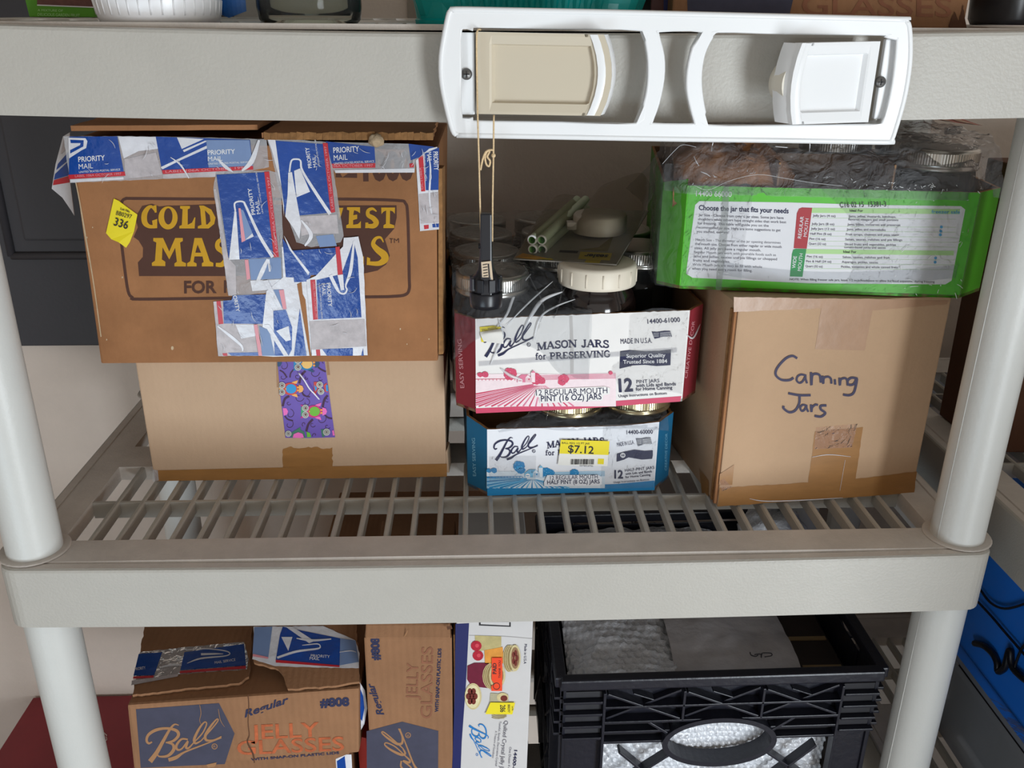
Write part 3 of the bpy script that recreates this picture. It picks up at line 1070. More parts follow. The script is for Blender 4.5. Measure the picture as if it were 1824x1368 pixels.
stroke(mb, fg, mp(G5, [(1020, 320), (1100, 380), (1170, 490)]), [1, 3, 2], I_tapewhite, 8)
mb.build('tape_strip', GOLD, 'postal tape strip along the top edge')
# folded-out end of that strip
mb = MB()
fo = Face((tl.x, GY, 0), Vector((-0.5, -1, 0.1)))
W1 = [(125, 236), (113, 243), (100, 292), (93, 336), (112, 352), (127, 374), (133, 384), (126, 327), (124, 300), (124, 260)]
mb.prism([fo.at(u, v, 0.0) for u, v in W1], fo.n * 0.0006, I_tapewhite)
for L, m_, l in (([(124, 268), (103, 292), (100, 303), (123, 284)], I_blue, 4), ([(124, 285), (98, 310), (96, 320), (124, 312)], I_blue, 4), ([(124, 313), (96, 321), (94, 330), (124, 325)], I_red, 4), ([(122, 244), (114, 246), (108, 275), (122, 262)], I_tapegrey, 4)):
    ink(mb, fo, L, m_, l + 1)
mb.build('tape_end', GOLD, 'loose white end of tape sticking out at the left')

# strip along the top, right half
mb = MB()
ink(mb, fg, mp(G6, [(660, 195), (1310, 210), (1480, 245), (1375, 345), (1360, 445), (715, 445), (690, 400)]), F_tape, 2)
ink(mb, fg, mp(G6, [(640, 190), (1035, 235), (1042, 365), (676, 372)]), I_blue, 3)
tape_text(mb, G6(702, 285), G6(912, 272), 9.5, 4)
red_bar(mb, mp(G6, [(676, 372), (1042, 368), (1042, 404), (686, 408)]), 3, '106A OCTOBER 1997', G6(690, 400), G6(1022, 396), 4.5)
ink(mb, fg, mp(G6, [(715, 425), (1360, 410), (1360, 443), (718, 447)]), I_tapewhite, 3)
ink(mb, fg, mp(G6, [(1312, 210), (1520, 235), (1480, 290), (1330, 345)]), I_blue, 3)
ink(mb, fg, mp(G6, [(1318, 372), (1355, 365), (1355, 400), (1322, 404)]), I_red, 3)
mb.build('tape_strip', GOLD, 'postal tape strip at the top right')
# short strip wrapped round the right corner
mb = MB()
ink(mb, fg, mp(G6, [(1372, 345), (1480, 250), (1545, 235), (1560, 905), (1405, 920), (1395, 700)]), I_tapewhite, 4)
ink(mb, fg, mp(G6, [(1395, 620), (1555, 600), (1560, 850), (1410, 860)]), I_tapegrey, 5)
red_bar(mb, mp(G6, [(1392, 330), (1430, 300), (1448, 596), (1415, 598)]), 5, 'OCTOBER', G6(1432, 580), G6(1415, 400), 4)
ink(mb, fg, mp(G6, [(1440, 290), (1560, 240), (1555, 585), (1452, 588)]), I_blue, 5)
stroke(mb, fg, mp(G6, [(1475, 300), (1490, 420), (1482, 640), (1500, 780)]), [1, 3, 3, 2], I_tapewhite, 6)
tape_text(mb, G6(1512, 275), G6(1520, 425), 8, 6)
ink(mb, fg, mp(G6, [(1436, 872), (1476, 868), (1476, 900), (1440, 905)]), I_red, 5)
ink(mb, fg, mp(G6, [(1505, 862), (1558, 858), (1558, 888), (1508, 890)]), I_blue, 5)
mb.build('tape_strip', GOLD, 'short postal tape strip folded round the right corner')


def H(x, y):
    return (380 + x / 4.025, 300 + y / 4.025)


# left vertical strip (A)
mb = MB()
ink(mb, fg, jag(mp(H, [(0, 145), (20, 20), (400, 15), (480, 40), (500, 520), (500, 880), (150, 915), (108, 912)]), 0.5, 8, 2), F_tape, 3)
ink(mb, fg, mp(H, [(2, 148), (20, 148), (105, 640), (160, 700), (165, 905), (110, 912)]), I_tapegrey, 4)
ink(mb, fg, mp(H, [(22, 45), (365, 28), (432, 636), (190, 652), (108, 640)]), I_blue, 5)
ink(mb, fg, mp(H, [(152, 300), (112, 655), (188, 652), (172, 420), (165, 310)]), I_tapewhite, 6)
stroke(mb, fg, mp(H, [(158, 305), (152, 255), (175, 238), (215, 240), (235, 275), (330, 480), (425, 636)]), [3, 3, 3, 3, 4, 5.5, 6], I_tapewhite, 6, 5)
ink(mb, fg, mp(H, [(180, 285), (215, 300), (290, 488), (203, 530)]), I_paleblue, 6)
ink(mb, fg, mp(H, [(180, 285), (195, 285), (230, 518), (203, 530)]), I_pink, 7)
ink(mb, fg, mp(H, [(225, 515), (280, 465), (290, 488)]), I_tapewhite, 7)
tape_text(mb, H(302, 330), H(272, 140), 6.5, 6)
red_bar(mb, mp(H, [(365, 25), (400, 22), (470, 634), (434, 637)]), 6, 'LABEL 106A OCTOBER 1997', H(462, 600), H(400, 60), 4)
ink(mb, fg, mp(H, [(255, 650), (485, 640), (490, 790), (270, 800)]), I_paleblue, 4)
ink(mb, fg, mp(H, [(225, 655), (250, 655), (265, 790), (240, 800)]), I_pink, 5)
stroke(mb, fg, mp(H, [(290, 870), (350, 740), (390, 650)]), [3, 8, 4], I_tapewhite, 5)
stroke(mb, fg, mp(H, [(395, 650), (405, 740)]), [4, 3], I_tapewhite, 5)
ink(mb, fg, mp(H, [(265, 805), (490, 795), (490, 862), (280, 880)]), I_tapewhite, 4)
mb.build('tape_strip', GOLD, 'left vertical postal tape strip')
# second vertical strip (B)
mb = MB()
ink(mb, fg, jag(mp(G6, [(160, 160), (640, 195), (700, 420), (785, 960), (760, 1010), (520, 1050), (400, 1010), (250, 560), (200, 300)]), 0.5, 9, 3), F_tape, 5)
ink(mb, fg, mp(G6, [(165, 165), (230, 180), (300, 700), (300, 800), (280, 560), (200, 260)]), I_tapewhite, 6)
ink(mb, fg, mp(G6, [(232, 185), (615, 212), (684, 770), (430, 792), (310, 790), (280, 560)]), I_blue, 6)
ink(mb, fg, mp(G6, [(335, 445), (365, 440), (410, 700), (440, 860), (425, 985), (380, 900), (310, 800), (330, 620)]), I_tapewhite, 7)
stroke(mb, fg, mp(G6, [(345, 440), (360, 350), (400, 335), (435, 350), (450, 430), (560, 610), (675, 782)]), [3, 3, 3, 3, 4, 5.5, 6], I_tapewhite, 7, 5)
ink(mb, fg, mp(G6, [(382, 430), (430, 410), (512, 600), (402, 645)]), I_tapewhite, 7)
tape_text(mb, G6(528, 405), G6(502, 238), 6.5, 7)
red_bar(mb, mp(G6, [(615, 203), (655, 205), (716, 765), (680, 772)]), 7, 'LABEL 106A OCTOBER 1997', G6(705, 740), G6(645, 230), 4)
ink(mb, fg, mp(G6, [(430, 800), (730, 785), (745, 940), (520, 940), (440, 960)]), I_tapegrey, 6)
ink(mb, fg, mp(G6, [(560, 960), (700, 945), (730, 1040), (590, 1050)]), I_paleblue, 6)
stroke(mb, fg, mp(G6, [(440, 830), (520, 950), (470, 1040)]), [2, 7, 3], I_tapewhite, 8)
mb.build('tape_strip', GOLD, 'second vertical postal tape strip')
# lower pieces
mb = MB()
ink(mb, fg, mp(H, [(490, 560), (555, 585), (700, 830), (700, 1343), (430, 1350), (330, 1343), (380, 880), (500, 780)]), I_tapewhite, 6)
ink(mb, fg, mp(H, [(495, 500), (520, 780), (575, 782), (560, 590)]), I_blue, 7)
ink(mb, fg, mp(H, [(555, 590), (875, 568), (920, 760), (700, 765), (682, 810), (580, 816)]), I_blue, 8)
ink(mb, fg, mp(H, [(505, 480), (530, 520), (560, 580), (690, 745), (680, 765), (545, 580)]), I_tapewhite, 9)
ink(mb, fg, mp(H, [(600, 830), (632, 815), (640, 900), (660, 940), (700, 1343), (690, 1343)]), K_gold, 8)
ink(mb, fg, mp(H, [(430, 1020), (520, 1014), (565, 1140), (562, 1300), (540, 1343), (440, 1343)]), I_blue, 8)
ink(mb, fg, mp(H, [(450, 1165), (540, 1130), (556, 1230), (520, 1240)]), I_tapewhite, 9)
ink(mb, fg, mp(H, [(365, 1120), (400, 1120), (540, 1343), (505, 1343)]), I_tapewhite, 9)
ink(mb, fg, mp(H, [(620, 1005), (668, 1343), (578, 1343)]), I_blue, 8)
ink(mb, fg, mp(H, [(355, 805), (390, 800), (495, 1005), (470, 1015)]), I_tapewhite, 9)
ink(mb, fg, mp(H, [(430, 870), (500, 868), (525, 1010), (500, 1012)]), I_paleblue, 8)
ink(mb, fg, mp(H, [(470, 872), (505, 870), (525, 1008), (500, 1010)]), I_pink, 9)
ink(mb, fg, mp(H, [(330, 1130), (400, 1160), (440, 1343), (350, 1343)]), I_paleblue, 8)
ink(mb, fg, mp(H, [(290, 1120), (315, 1118), (350, 1343), (325, 1343)]), I_pink, 9)
mb.build('tape_strip', GOLD, 'crossing postal tape strip low in the middle')
mb = MB()
ink(mb, fg, jag(mp(H, [(0, 955), (130, 945), (200, 905), (385, 903), (440, 1343), (35, 1346)]), 0.4, 9, 6), I_tapegrey, 4)
ink(mb, fg, mp(H, [(70, 948), (130, 944), (140, 910), (385, 903), (396, 1115), (76, 1112)]), I_blue, 5)
red_bar(mb, mp(H, [(22, 952), (52, 950), (72, 1114), (38, 1118)]), 5)
text(mb, fg, 'ORITY', H(140, 912), H(165, 1030), 6.5, I_white, 6, bold=0.012)
stroke(mb, fg, mp(H, [(30, 1130), (120, 1200), (200, 1270), (210, 1310)]), [2, 5, 4, 2], I_tapewhite, 6)
ink(mb, fg, mp(H, [(160, 1120), (300, 1120), (310, 1200), (200, 1220)]), I_tapewhite, 5)
red_bar(mb, mp(H, [(64, 1326), (98, 1324), (102, 1344), (72, 1344)]), 5)
ink(mb, fg, mp(H, [(105, 1322), (338, 1318), (342, 1343), (130, 1343)]), I_blue, 5)
mb.build('tape_strip', GOLD, 'lower left postal tape strip')
mb = MB()
ink(mb, fg, jag(mp(H, [(668, 800), (735, 770), (930, 560), (935, 497), (1040, 488), (1075, 640), (1106, 1340), (706, 1343)]), 0.4, 9, 8), I_tapewhite, 9)
ink(mb, fg, mp(H, [(690, 1095), (1085, 1080), (1098, 1275), (705, 1300)]), I_tapegrey, 10)
ink(mb, fg, mp(H, [(740, 800), (920, 758), (1005, 520), (1035, 640), (1062, 1068), (752, 1082)]), I_blue, 10)
red_bar(mb, mp(H, [(695, 800), (730, 797), (750, 1082), (716, 1086)]), 10, 'LABEL 106A OCTOBER 1997', H(712, 815), H(733, 1075), 4)
tape_text(mb, H(812, 822), H(826, 992), 6.5, 11)
stroke(mb, fg, mp(H, [(838, 765), (880, 850), (905, 890), (940, 898), (958, 870), (950, 835), (985, 730), (1008, 520)]), [6, 6, 3.5, 3, 3, 3, 6, 3], I_tapewhite, 11, 5)
ink(mb, fg, mp(H, [(890, 765), (930, 760), (938, 870), (915, 875)]), I_tapewhite, 11)
ink(mb, fg, mp(H, [(875, 563), (905, 560), (928, 758), (893, 765)]), I_red, 11)
red_bar(mb, mp(H, [(735, 1300), (764, 1298), (768, 1343), (740, 1343)]), 10)
ink(mb, fg, mp(H, [(780, 1296), (1000, 1288), (1000, 1343), (815, 1343)]), I_blue, 11)
ink(mb, fg, mp(H, [(1060, 1343), (1074, 1290), (1078, 1343)]), I_blue, 11)
mb.build('tape_strip', GOLD, 'lower right postal tape strip, printed upside down')
# white slivers painted as glints on creases of the clear film
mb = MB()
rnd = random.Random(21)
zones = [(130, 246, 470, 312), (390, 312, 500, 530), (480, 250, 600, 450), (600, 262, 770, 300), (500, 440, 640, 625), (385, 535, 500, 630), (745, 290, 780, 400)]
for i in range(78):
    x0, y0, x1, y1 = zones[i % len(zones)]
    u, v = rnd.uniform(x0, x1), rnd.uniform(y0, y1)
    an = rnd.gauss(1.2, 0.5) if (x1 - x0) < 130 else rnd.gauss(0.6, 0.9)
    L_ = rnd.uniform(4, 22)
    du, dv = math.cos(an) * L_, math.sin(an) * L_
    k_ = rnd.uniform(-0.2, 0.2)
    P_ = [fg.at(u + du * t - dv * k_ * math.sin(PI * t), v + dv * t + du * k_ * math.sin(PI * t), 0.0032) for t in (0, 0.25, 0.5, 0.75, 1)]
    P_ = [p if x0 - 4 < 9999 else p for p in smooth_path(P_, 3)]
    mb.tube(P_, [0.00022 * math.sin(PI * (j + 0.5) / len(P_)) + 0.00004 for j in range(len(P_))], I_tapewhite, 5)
mb.build('film_glints', GOLD, 'white glints painted on creases of the clear tape film', kind='stuff')
# lot sticker
mb = MB()
L = mp(G5, [(560, 655), (600, 672), (655, 715), (752, 785), (725, 920), (690, 1010), (660, 1054), (600, 1010), (540, 985), (497, 935), (525, 810)])
mb.prism([fg.at(u, v, 0.0006 + 0.0012 * math.sin((u - 195) / 12) ** 2) for u, v in L], (0, -0.0003, 0), M_yellow)
text(mb, fg, 'Lot No.', G5(612, 745), G5(690, 772), 4, I_black, 11, bold=0.02)
text(mb, fg, 'BB0297', G5(576, 788), G5(700, 822), 7.5, I_black, 11)
text(mb, fg, '336', G5(556, 872), G5(668, 905), 14, I_black, 11, bold=0.01)
mb.build('sticker', GOLD, 'yellow lot number sticker')

# ================================================================== carton marked with felt pen
CA, CB = (0.2173, 0.0924), (0.4316, 0.1180)
CAN = thing('marked_carton', 'tan carton hand lettered in black pen under the green tray', 'box', (0.33, 0.2, 0.0))
c, e, nf = crate_corners(CA, CB, 0.0006, 0.2150, 0.21)
fc = Face((CA[0], CA[1], 0), nf)
mb = MB()
mb.hexa(c, K_can, 0.0018)


def C6(x, y):
    return (1180 + x * 0.35307, 500 + y * 0.35307)


pen = mat('felt_pen', (62, 58, 84), 0.7)
for L, w in (([(680, 392), (655, 380), (620, 395), (580, 440), (572, 475), (600, 500), (640, 502), (662, 490)], 12), ([(722, 478), (700, 474), (682, 484), (678, 504), (692, 516), (708, 508), (720, 486)], 10), ([(722, 474), (723, 496), (730, 518)], 10),
             ([(750, 462), (752, 528), (756, 480), (775, 470), (795, 480), (800, 515)], 12), ([(808, 480), (812, 520), (815, 492), (835, 485), (850, 495), (853, 520)], 11), ([(870, 498), (872, 525)], 11), ([(893, 490), (896, 528), (900, 500), (920, 492), (932, 502), (935, 530)], 11),
             ([(985, 495), (955, 490), (935, 505), (940, 525), (965, 522), (982, 495), (968, 560), (945, 578), (912, 575)], 12),
             ([(635, 568), (690, 578), (748, 578)], 12), ([(692, 580), (690, 620), (670, 655), (640, 664), (612, 645), (612, 632)], 12), ([(726, 630), (708, 627), (696, 640), (702, 657), (716, 653), (726, 634)], 10), ([(727, 627), (728, 645), (737, 662)], 10),
             ([(750, 625), (752, 662), (756, 640), (772, 626), (785, 628)], 11), ([(828, 630), (800, 632), (800, 650), (822, 668), (800, 686), (768, 682)], 12)):
    stroke(mb, fc, mp(C6, L), w * 0.353, pen, 3, 6)
mb.build('body', CAN)
mb = MB()
ink(mb, fc, jag(mp(C6, [(360, 82), (800, 90), (1070, 92), (1440, 100), (1438, 118), (1060, 150), (1020, 352), (770, 345), (800, 140), (360, 158)]), 0.5, 8, 5), mat('tape_over_kraft', (172, 136, 108), 0.32, var=0.06, vscale=40, bump=0.1, bscale=60, spec=0.5), 1)
mb.build('top_tape', CAN, 'shiny packing tape at the top edge')
mb = MB()
ink(mb, fc, jag(mp(C6, [(278, 1140), (290, 1045), (735, 1018), (770, 760), (1012, 738), (975, 1000), (1284, 962), (1270, 1070)]), 0.6, 8, 5), K_tapeband, 1)
ink(mb, fc, mp(C6, [(775, 740), (985, 722), (955, 842), (765, 850)]), F_sheen, 2)
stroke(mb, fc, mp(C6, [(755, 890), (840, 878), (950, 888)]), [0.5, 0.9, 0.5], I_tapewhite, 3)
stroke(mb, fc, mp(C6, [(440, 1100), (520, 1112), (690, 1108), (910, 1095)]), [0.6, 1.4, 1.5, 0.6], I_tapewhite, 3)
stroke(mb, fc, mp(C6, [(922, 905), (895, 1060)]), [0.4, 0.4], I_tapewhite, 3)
mb.build('bottom_tape', CAN, 'brown packing tape along the bottom')
mb = MB()
ink(mb, fc, mp(C6, [(285, 1030), (290, 975), (362, 928), (352, 1030)]), K_tapeband, 2)
fl = Face((CA[0], CA[1], 0), -e)
ink(mb, fl, [(1245, 833), (1262, 856), (1262, 905), (1252, 895)], K_tapeband, 2)
ink(mb, fc, mp(C6, [(285, 1010), (310, 1000), (352, 1042), (300, 1062)]), F_sheen, 3)
mb.build('corner_tape', CAN)
# unfolded seam of board standing at the left corner
mb = MB()
p0 = Vector((CA[0], CA[1], 0.004))
sl = -e
for dx, dy, w in ((0.0, 0.0, 0.0028), (-0.003, 0.0075, 0.0026)):
    q = p0 + nf * (-dy - 0.001) + sl * 0.0004
    pts = []
    mb.hexa([q + sl * 0.0030, q, q - nf * 0.004, q + sl * 0.0030 - nf * 0.004] + [x + Vector((0, 0, 0.205)) for x in (q + sl * 0.0026, q, q - nf * 0.004, q + sl * 0.0026 - nf * 0.004)], K_edge if dx else K_gold, 0.0008)
mb.build('side_seam', CAN, 'raw board edge of the glued seam')

# ------------------------------------------------------------------ jars
M_glass = film('jar_glass', (176, 186, 188), 0.80, 0.04, 0.05, 20, 0.03)
M_band = mat('band_steel', (196, 194, 188), 0.28, 0.95, var=0.05, vscale=60)
M_brass = mat('band_gold', (206, 190, 150), 0.25, 0.9, var=0.05, vscale=60)
M_lid = mat('lid_steel', (170, 168, 164), 0.38, 0.85, var=0.08, vscale=50, bump=0.05, bscale=60)
M_lidg = mat('lid_gold', (190, 172, 130), 0.35, 0.85, var=0.06, vscale=50)


def make_jar(label, h, r, mb_, ml, group, loc, name='mason_jar'):
    t = thing(name, label, 'jar', loc, group)
    L = Vector(loc)
    b = MB()
    nk = 0.0335
    b.lathe([(0.001, 0.004), (r * 0.8, 0.003), (r * 0.94, 0.0008), (r, 0.007), (r * 1.0, h * 0.62), (r * 0.985, h * 0.70), (r * 0.93, h * 0.765), (nk + 0.001, h * 0.82), (nk, h * 0.85), (nk, h * 0.96)], M_glass, L, 36)
    b.build('body', t)
    b = MB()
    rb = 0.0356
    kn = lambda an, z: 0.0032 * math.sin(an * 90)
    b.lathe([(nk + 0.0004, h - 0.020), (rb, h - 0.0195), (rb + 0.0009, h - 0.0175), (rb, h - 0.0155)], mb_, L, 64)
    b.lathe([(rb, h - 0.0155), (rb - 0.0004, h - 0.014), (rb, h - 0.0135)], mb_, L, 64)
    b.lathe([(rb, h - 0.0135), (rb, h - 0.003)], mb_, L, 360, smooth=False, ripple=kn)
    b.lathe([(rb, h - 0.003), (rb - 0.0008, h - 0.0008), (rb - 0.003, h), (rb - 0.0048, h - 0.0004)], mb_, L, 64)
    b.build('band', t)
    b = MB()
    b.lathe([(rb - 0.0040, h - 0.0008), (rb - 0.007, h - 0.0010), (rb - 0.0085, h - 0.0002), (rb - 0.010, h - 0.0012), (0.0001, h - 0.0012)], ml, L, 48)
    b.build('lid', t)
    return t


class Tray:
    def __init__(s, A, B, CL, CR, z0, z1, depth):
        s.A, s.B = Vector((A[0], A[1], 0)), Vector((B[0], B[1], 0))
        s.e = (s.B - s.A).normalized()
        s.bk = Vector((-s.e.y, s.e.x, 0))
        s.CL, s.CR = Vector((CL[0], CL[1], 0)), Vector((CR[0], CR[1], 0))
        s.z0, s.z1, s.d = z0, z1, depth
        s.front = Face(s.A, -s.bk)
        dl, dr = (s.A - s.CL), (s.CR - s.B)
        s.left = Face(s.A, Vector((dl.y, -dl.x, 0)))
        s.right = Face(s.B, Vector((dr.y, -dr.x, 0)))

    def P(s, a, t, z):
        q = s.A + s.e * a + s.bk * t
        return Vector((q.x, q.y, z))

    def shell(s, mb, m_out, m_side, m_in, top):
        """top(i,t) gives a ragged rim height"""
        pts = [s.A, s.B, s.CR, s.CR + s.bk * s.d, s.CL + s.bk * s.d, s.CL]
        n = len(pts)
        mb.prism([Vector((p.x, p.y, s.z0)) for p in pts], (0, 0, 0.003), m_in)
        for i in range(n):
            a, b = pts[i], pts[(i + 1) % n]
            dv = (b - a)
            nm = Vector((dv.y, -dv.x, 0)).normalized()
            k = max(2, int(dv.length / 0.004))
            mo = m_out if i == 0 else m_side
            for o, m in ((0.0, mo), (0.003, m_in)):
                bot = [a + dv * (j / k) - nm * o for j in range(k + 1)]
                row0 = [Vector((p.x, p.y, s.z0)) for p in bot]
                row1 = [Vector((p.x, p.y, top(i, j / k))) for j, p in enumerate(bot)]
                mb.add(row0 + row1, [(j, j + 1, k + 2 + j, k + 1 + j) for j in range(k)], m)
                if o == 0:
                    r1 = row1
                else:
                    mb.add(r1 + row1, [(j, j + 1, k + 2 + j, k + 1 + j) for j in range(k)], K_edge)


def wav(z, amp=0.0006, seed=0):
    return lambda i, t: z + amp * noise.noise(Vector((t * 60, i * 3.1, seed)))


def U(sx, sy, s):
    return lambda x, y: (sx + x / s, sy + y / s)


F_wrap = film('shrink_wrap', (238, 239, 240), 0.92, 0.14, 0.7, 50, 0.05)
F_wrapdull = film('shrink_wrap_fold', (232, 232, 234), 0.93, 0.2, 0.5, 60, 0.13)
F_spark = film('shrink_wrap_crinkled', (246, 246, 246), 0.955, 0.16, 0.8, 110, 0.06)


def farm(mb, fc, f, main, mid, pale, hz, xL, xR, yb, barn, trees, furrow0):
    """printed farm landscape between hz (horizon) and yb"""
    k = lambda L: [f(*p) for p in L]
    ink(mb, fc, k([(xL, hz + 2), (xL + (xR - xL) * 0.3, hz - 3), (xL + (xR - xL) * 0.6, hz + 1), (xR, hz - 6), (xR, yb), (xL, yb)]), pale, 2)
    for i in range(5):
        y = hz + 6 + i * 7
        stroke(mb, fc, k([(xL + (xR - xL) * 0.45, y + 6), (xL + (xR - xL) * 0.7, y), (xR, y - 5)]), [0.7, 1.0, 0.6], mid, 3, 4)
    vx, vy = furrow0
    for i in range(22):
        t = i / 21
        x1 = xL + (xR - xL) * (-0.25 + 0.95 * t)
        if x1 < xL:
            y1 = yb - (xL - x1) * 0.35
            x1 = xL + 1
        else:
            y1 = yb
        a, b = (vx + (x1 - vx) * 0.12, vy + (y1 - vy) * 0.12), (x1, y1)
        stroke(mb, fc, k([a, ((a[0] + b[0]) / 2, (a[1] + b[1]) / 2 - 2), b]), [0.5, 1.4, 2.6], mid if i % 2 else main, 3, 3)
    for i in range(12):
        x = xL + (xR - xL) * 0.02 + i * (xR - xL) * 0.026
        stroke(mb, fc, k([(x, hz + 34), (x, hz + 46)]), 0.8, main, 4, 1)
    stroke(mb, fc, k([(xL, hz + 36), (xL + (xR - xL) * 0.3, hz + 33)]), 0.8, main, 4, 1)
    rnd = random.Random(5)
    for x, y, r in trees:
        for q in range(9):
            a = q * 0.698
            rr_ = r * rnd.uniform(0.34, 0.5)
            ink(mb, fc, k(ell(x + r * 0.62 * math.cos(a), y - r * 0.55 * math.sin(a), rr_, rr_ * 0.9, 9)), main, 4 + 0.05 * q)
        ink(mb, fc, k(ell(x, y, r * 0.6, r * 0.6, 9)), main, 4.6)
        for q in range(7):
            ink(mb, fc, k(ell(x + rnd.uniform(-r, r) * 0.7, y - r * rnd.uniform(-0.6, 0.7), r * 0.10, r * 0.08, 5)), mid, 5 + 0.04 * q)
    bx, by, s_ = barn
    B = lambda L: k([(bx + x * s_, by + y * s_) for x, y in L])
    ink(mb, fc, B([(-60, 0), (-60, -28), (-30, -50), (10, -50), (45, -20), (45, 0)]), mid, 5)
    ink(mb, fc, B([(-5, 0), (-5, -30), (10, -48), (42, -18), (42, 0)]), pale, 6)
    for i in range(5):
        stroke(mb, fc, B([(2 + i * 8, 0), (2 + i * 8, -28)]), 0.5, main, 7, 1)
    ink(mb, fc, B([(14, -24), (22, -24), (22, -14), (14, -14)]), main, 7)
    ink(mb, fc, B([(30, 0), (30, -62), (45, -78), (60, -62), (60, 0)]), pale, 7)
    ink(mb, fc, B([(30, -62), (45, -78), (60, -62)]), mid, 8)
    stroke(mb, fc, B([(60, 0), (60, -62)]), 1.2, main, 8, 1)
    ink(mb, fc, B([(-55, 0), (-55, -18), (-40, -26), (-25, -18), (-25, 0)]), I_white, 7)
    stroke(mb, fc, B([(-50, -10), (-30, -10)]), 1, main, 8, 1)


def flag(mb, fc, f, x, y, w, h, m):
    k = lambda L: [f(*p) for p in L]
    ink(mb, fc, k([(x, y), (x + w * 0.3, y + h * 0.05), (x + w * 0.7, y - h * 0.1), (x + w, y - h * 0.08), (x + w * 1.1, y + h * 0.7), (x + w * 0.6, y + h * 0.75), (x + w * 0.15, y + h)]), m, 3)
    for i in range(4):
        yy = y + h * (0.2 + 0.18 * i)
        stroke(mb, fc, k([(x + w * 0.45, yy), (x + w * 1.05, yy - h * 0.12)]), h * 0.014, I_white, 4, 1)
    for i in range(3):
        stroke(mb, fc, k([(x + w * 0.08, y + h * (0.25 + i * 0.2)), (x + w * 0.38, y + h * (0.22 + i * 0.2))]), h * 0.012, I_white, 4, 1)


def banner(mb, fc, f, pts, m):
    ink(mb, fc, [f(*p) for p in pts], m, 3)


# ================================================================== red and white tray of pint jars
C_maroon = mat('print_maroon', (140, 40, 52), 0.5, var=0.05, vscale=30)
C_rose = mat('print_rose', (206, 48, 92), 0.5, var=0.06, vscale=60)
C_rosemid = mat('print_rose_mid', (222, 120, 150), 0.6)
C_rosepale = mat('print_rose_pale', (244, 224, 228), 0.6, var=0.05, vscale=200)
C_white = mat('print_white', (236, 233, 230), 0.55, var=0.02, vscale=30)
K_in = cardboard('kraft_inside', (150, 118, 90), 0.06, 0.4)

RT = Tray((-0.0265, 0.1110), (0.1825, 0.1337), (-0.0461, 0.1292), (0.2006, 0.1551), 0.1002, 0.1968, 0.315)
RT.bk = Vector((-0.06, 1, 0)).normalized()
RED = thing('jar_tray', 'red and white card tray of pint jars stacked on the blue tray', 'tray', (0.08, 0.26, 0.1002))
mb = MB()
RT.shell(mb, C_white, C_maroon, K_in, wav(RT.z1, 0.0008, 3))
f1 = U(780, 520, 3.8)
fr = RT.front
k = lambda L: [f1(*p) for p in L]
ink(mb, fr, k([(255, 788), (900, 760), (1648, 705), (1640, 742), (900, 795), (258, 822)]), C_rose, 1)
farm(mb, fr, f1, C_rose, C_rosemid, C_rosepale, 555, 256, 1205, 775, (598, 612, 1.05), [(320, 560, 22), (285, 560, 18), (490, 555, 46), (665, 590, 42), (700, 600, 28), (850, 590, 36), (840, 610, 26), (1170, 548, 14)], (700, 615))
ink(mb, fr, k([(665, 660), (1130, 640), (1165, 650), (1165, 690), (1120, 700), (1115, 735), (690, 755), (685, 715), (655, 705)]), C_white, 6)
wordmark(mb, fr, f1(303, 212), (345 / 3.8, 0), (0, 410 / 3.8), I_navy, 3)
slab_text(mb, fr, 'MASON JARS', f1(672, 398), f1(1160, 380), 13.2, I_navy, 3, arc=3.5)
slab_text(mb, fr, 'for PRESERVING', f1(658, 460), f1(1170, 441), 11.6, I_navy, 3)
text(mb, fr, '12 REGULAR MOUTH', f1(665, 702), f1(1148, 685), 10, I_navy, 7, bold=0.012)
text(mb, fr, 'PINT (16 OZ) JARS', f1(698, 742), f1(1108, 726), 10, I_navy, 7, bold=0.012)
text(mb, fr, '14400-61000', f1(1420, 216), f1(1640, 203), 8, I_navy, 3, bold=0.008)
text(mb, fr, 'MADE IN U.S.A.', f1(1238, 352), f1(1450, 345), 9, I_navy, 3, bold=0.012)
flag(mb, fr, f1, 1448, 268, 125, 50, I_navy)
banner(mb, fr, f1, [(1235, 402), (1300, 394), (1400, 402), (1500, 400), (1578, 390), (1574, 496), (1480, 502), (1400, 494), (1320, 498), (1230, 520)], I_navy)
text(mb, fr, 'Superior Quality', f1(1276, 446), f1(1540, 440), 6.5, I_white, 4, bold=0.02)
text(mb, fr, 'Trusted Since 1884', f1(1254, 486), f1(1552, 480), 6.5, I_white, 4, bold=0.02)
text(mb, fr, '12', f1(1226, 676), f1(1322, 670), 22, I_navy, 3, bold=0.035)
text(mb, fr, 'PINT JARS', f1(1345, 620), f1(1500, 612), 6, I_navy, 3)
text(mb, fr, 'with Lids and Bands', f1(1342, 646), f1(1612, 632), 5.6, I_navy, 3, bold=0.012)
text(mb, fr, 'for Home Canning', f1(1340, 670), f1(1588, 658), 5.6, I_navy, 3, bold=0.012)
text(mb, fr, 'Usage Instructions on Bottom', f1(1224, 714), f1(1550, 694), 4.6, I_navy, 3, bold=0.005)
text(mb, RT.left, 'EASY SERVING', (827, 691), (822, 604), 7, mat('print_pinkish', (216, 150, 156), 0.6), 1, bold=0.01)
text(mb, RT.right, 'CREATIVE DECOR', (1224, 674), (1238, 572), 5, mat('print_pinkish', (216, 150, 156), 0.6), 1)
stroke(mb, fr, [(1017, 563), (1019, 640), (1018, 712)], [5, 6, 4], mat('print_crease', (205, 200, 196), 0.7), 1)
mb.build('body', RED)
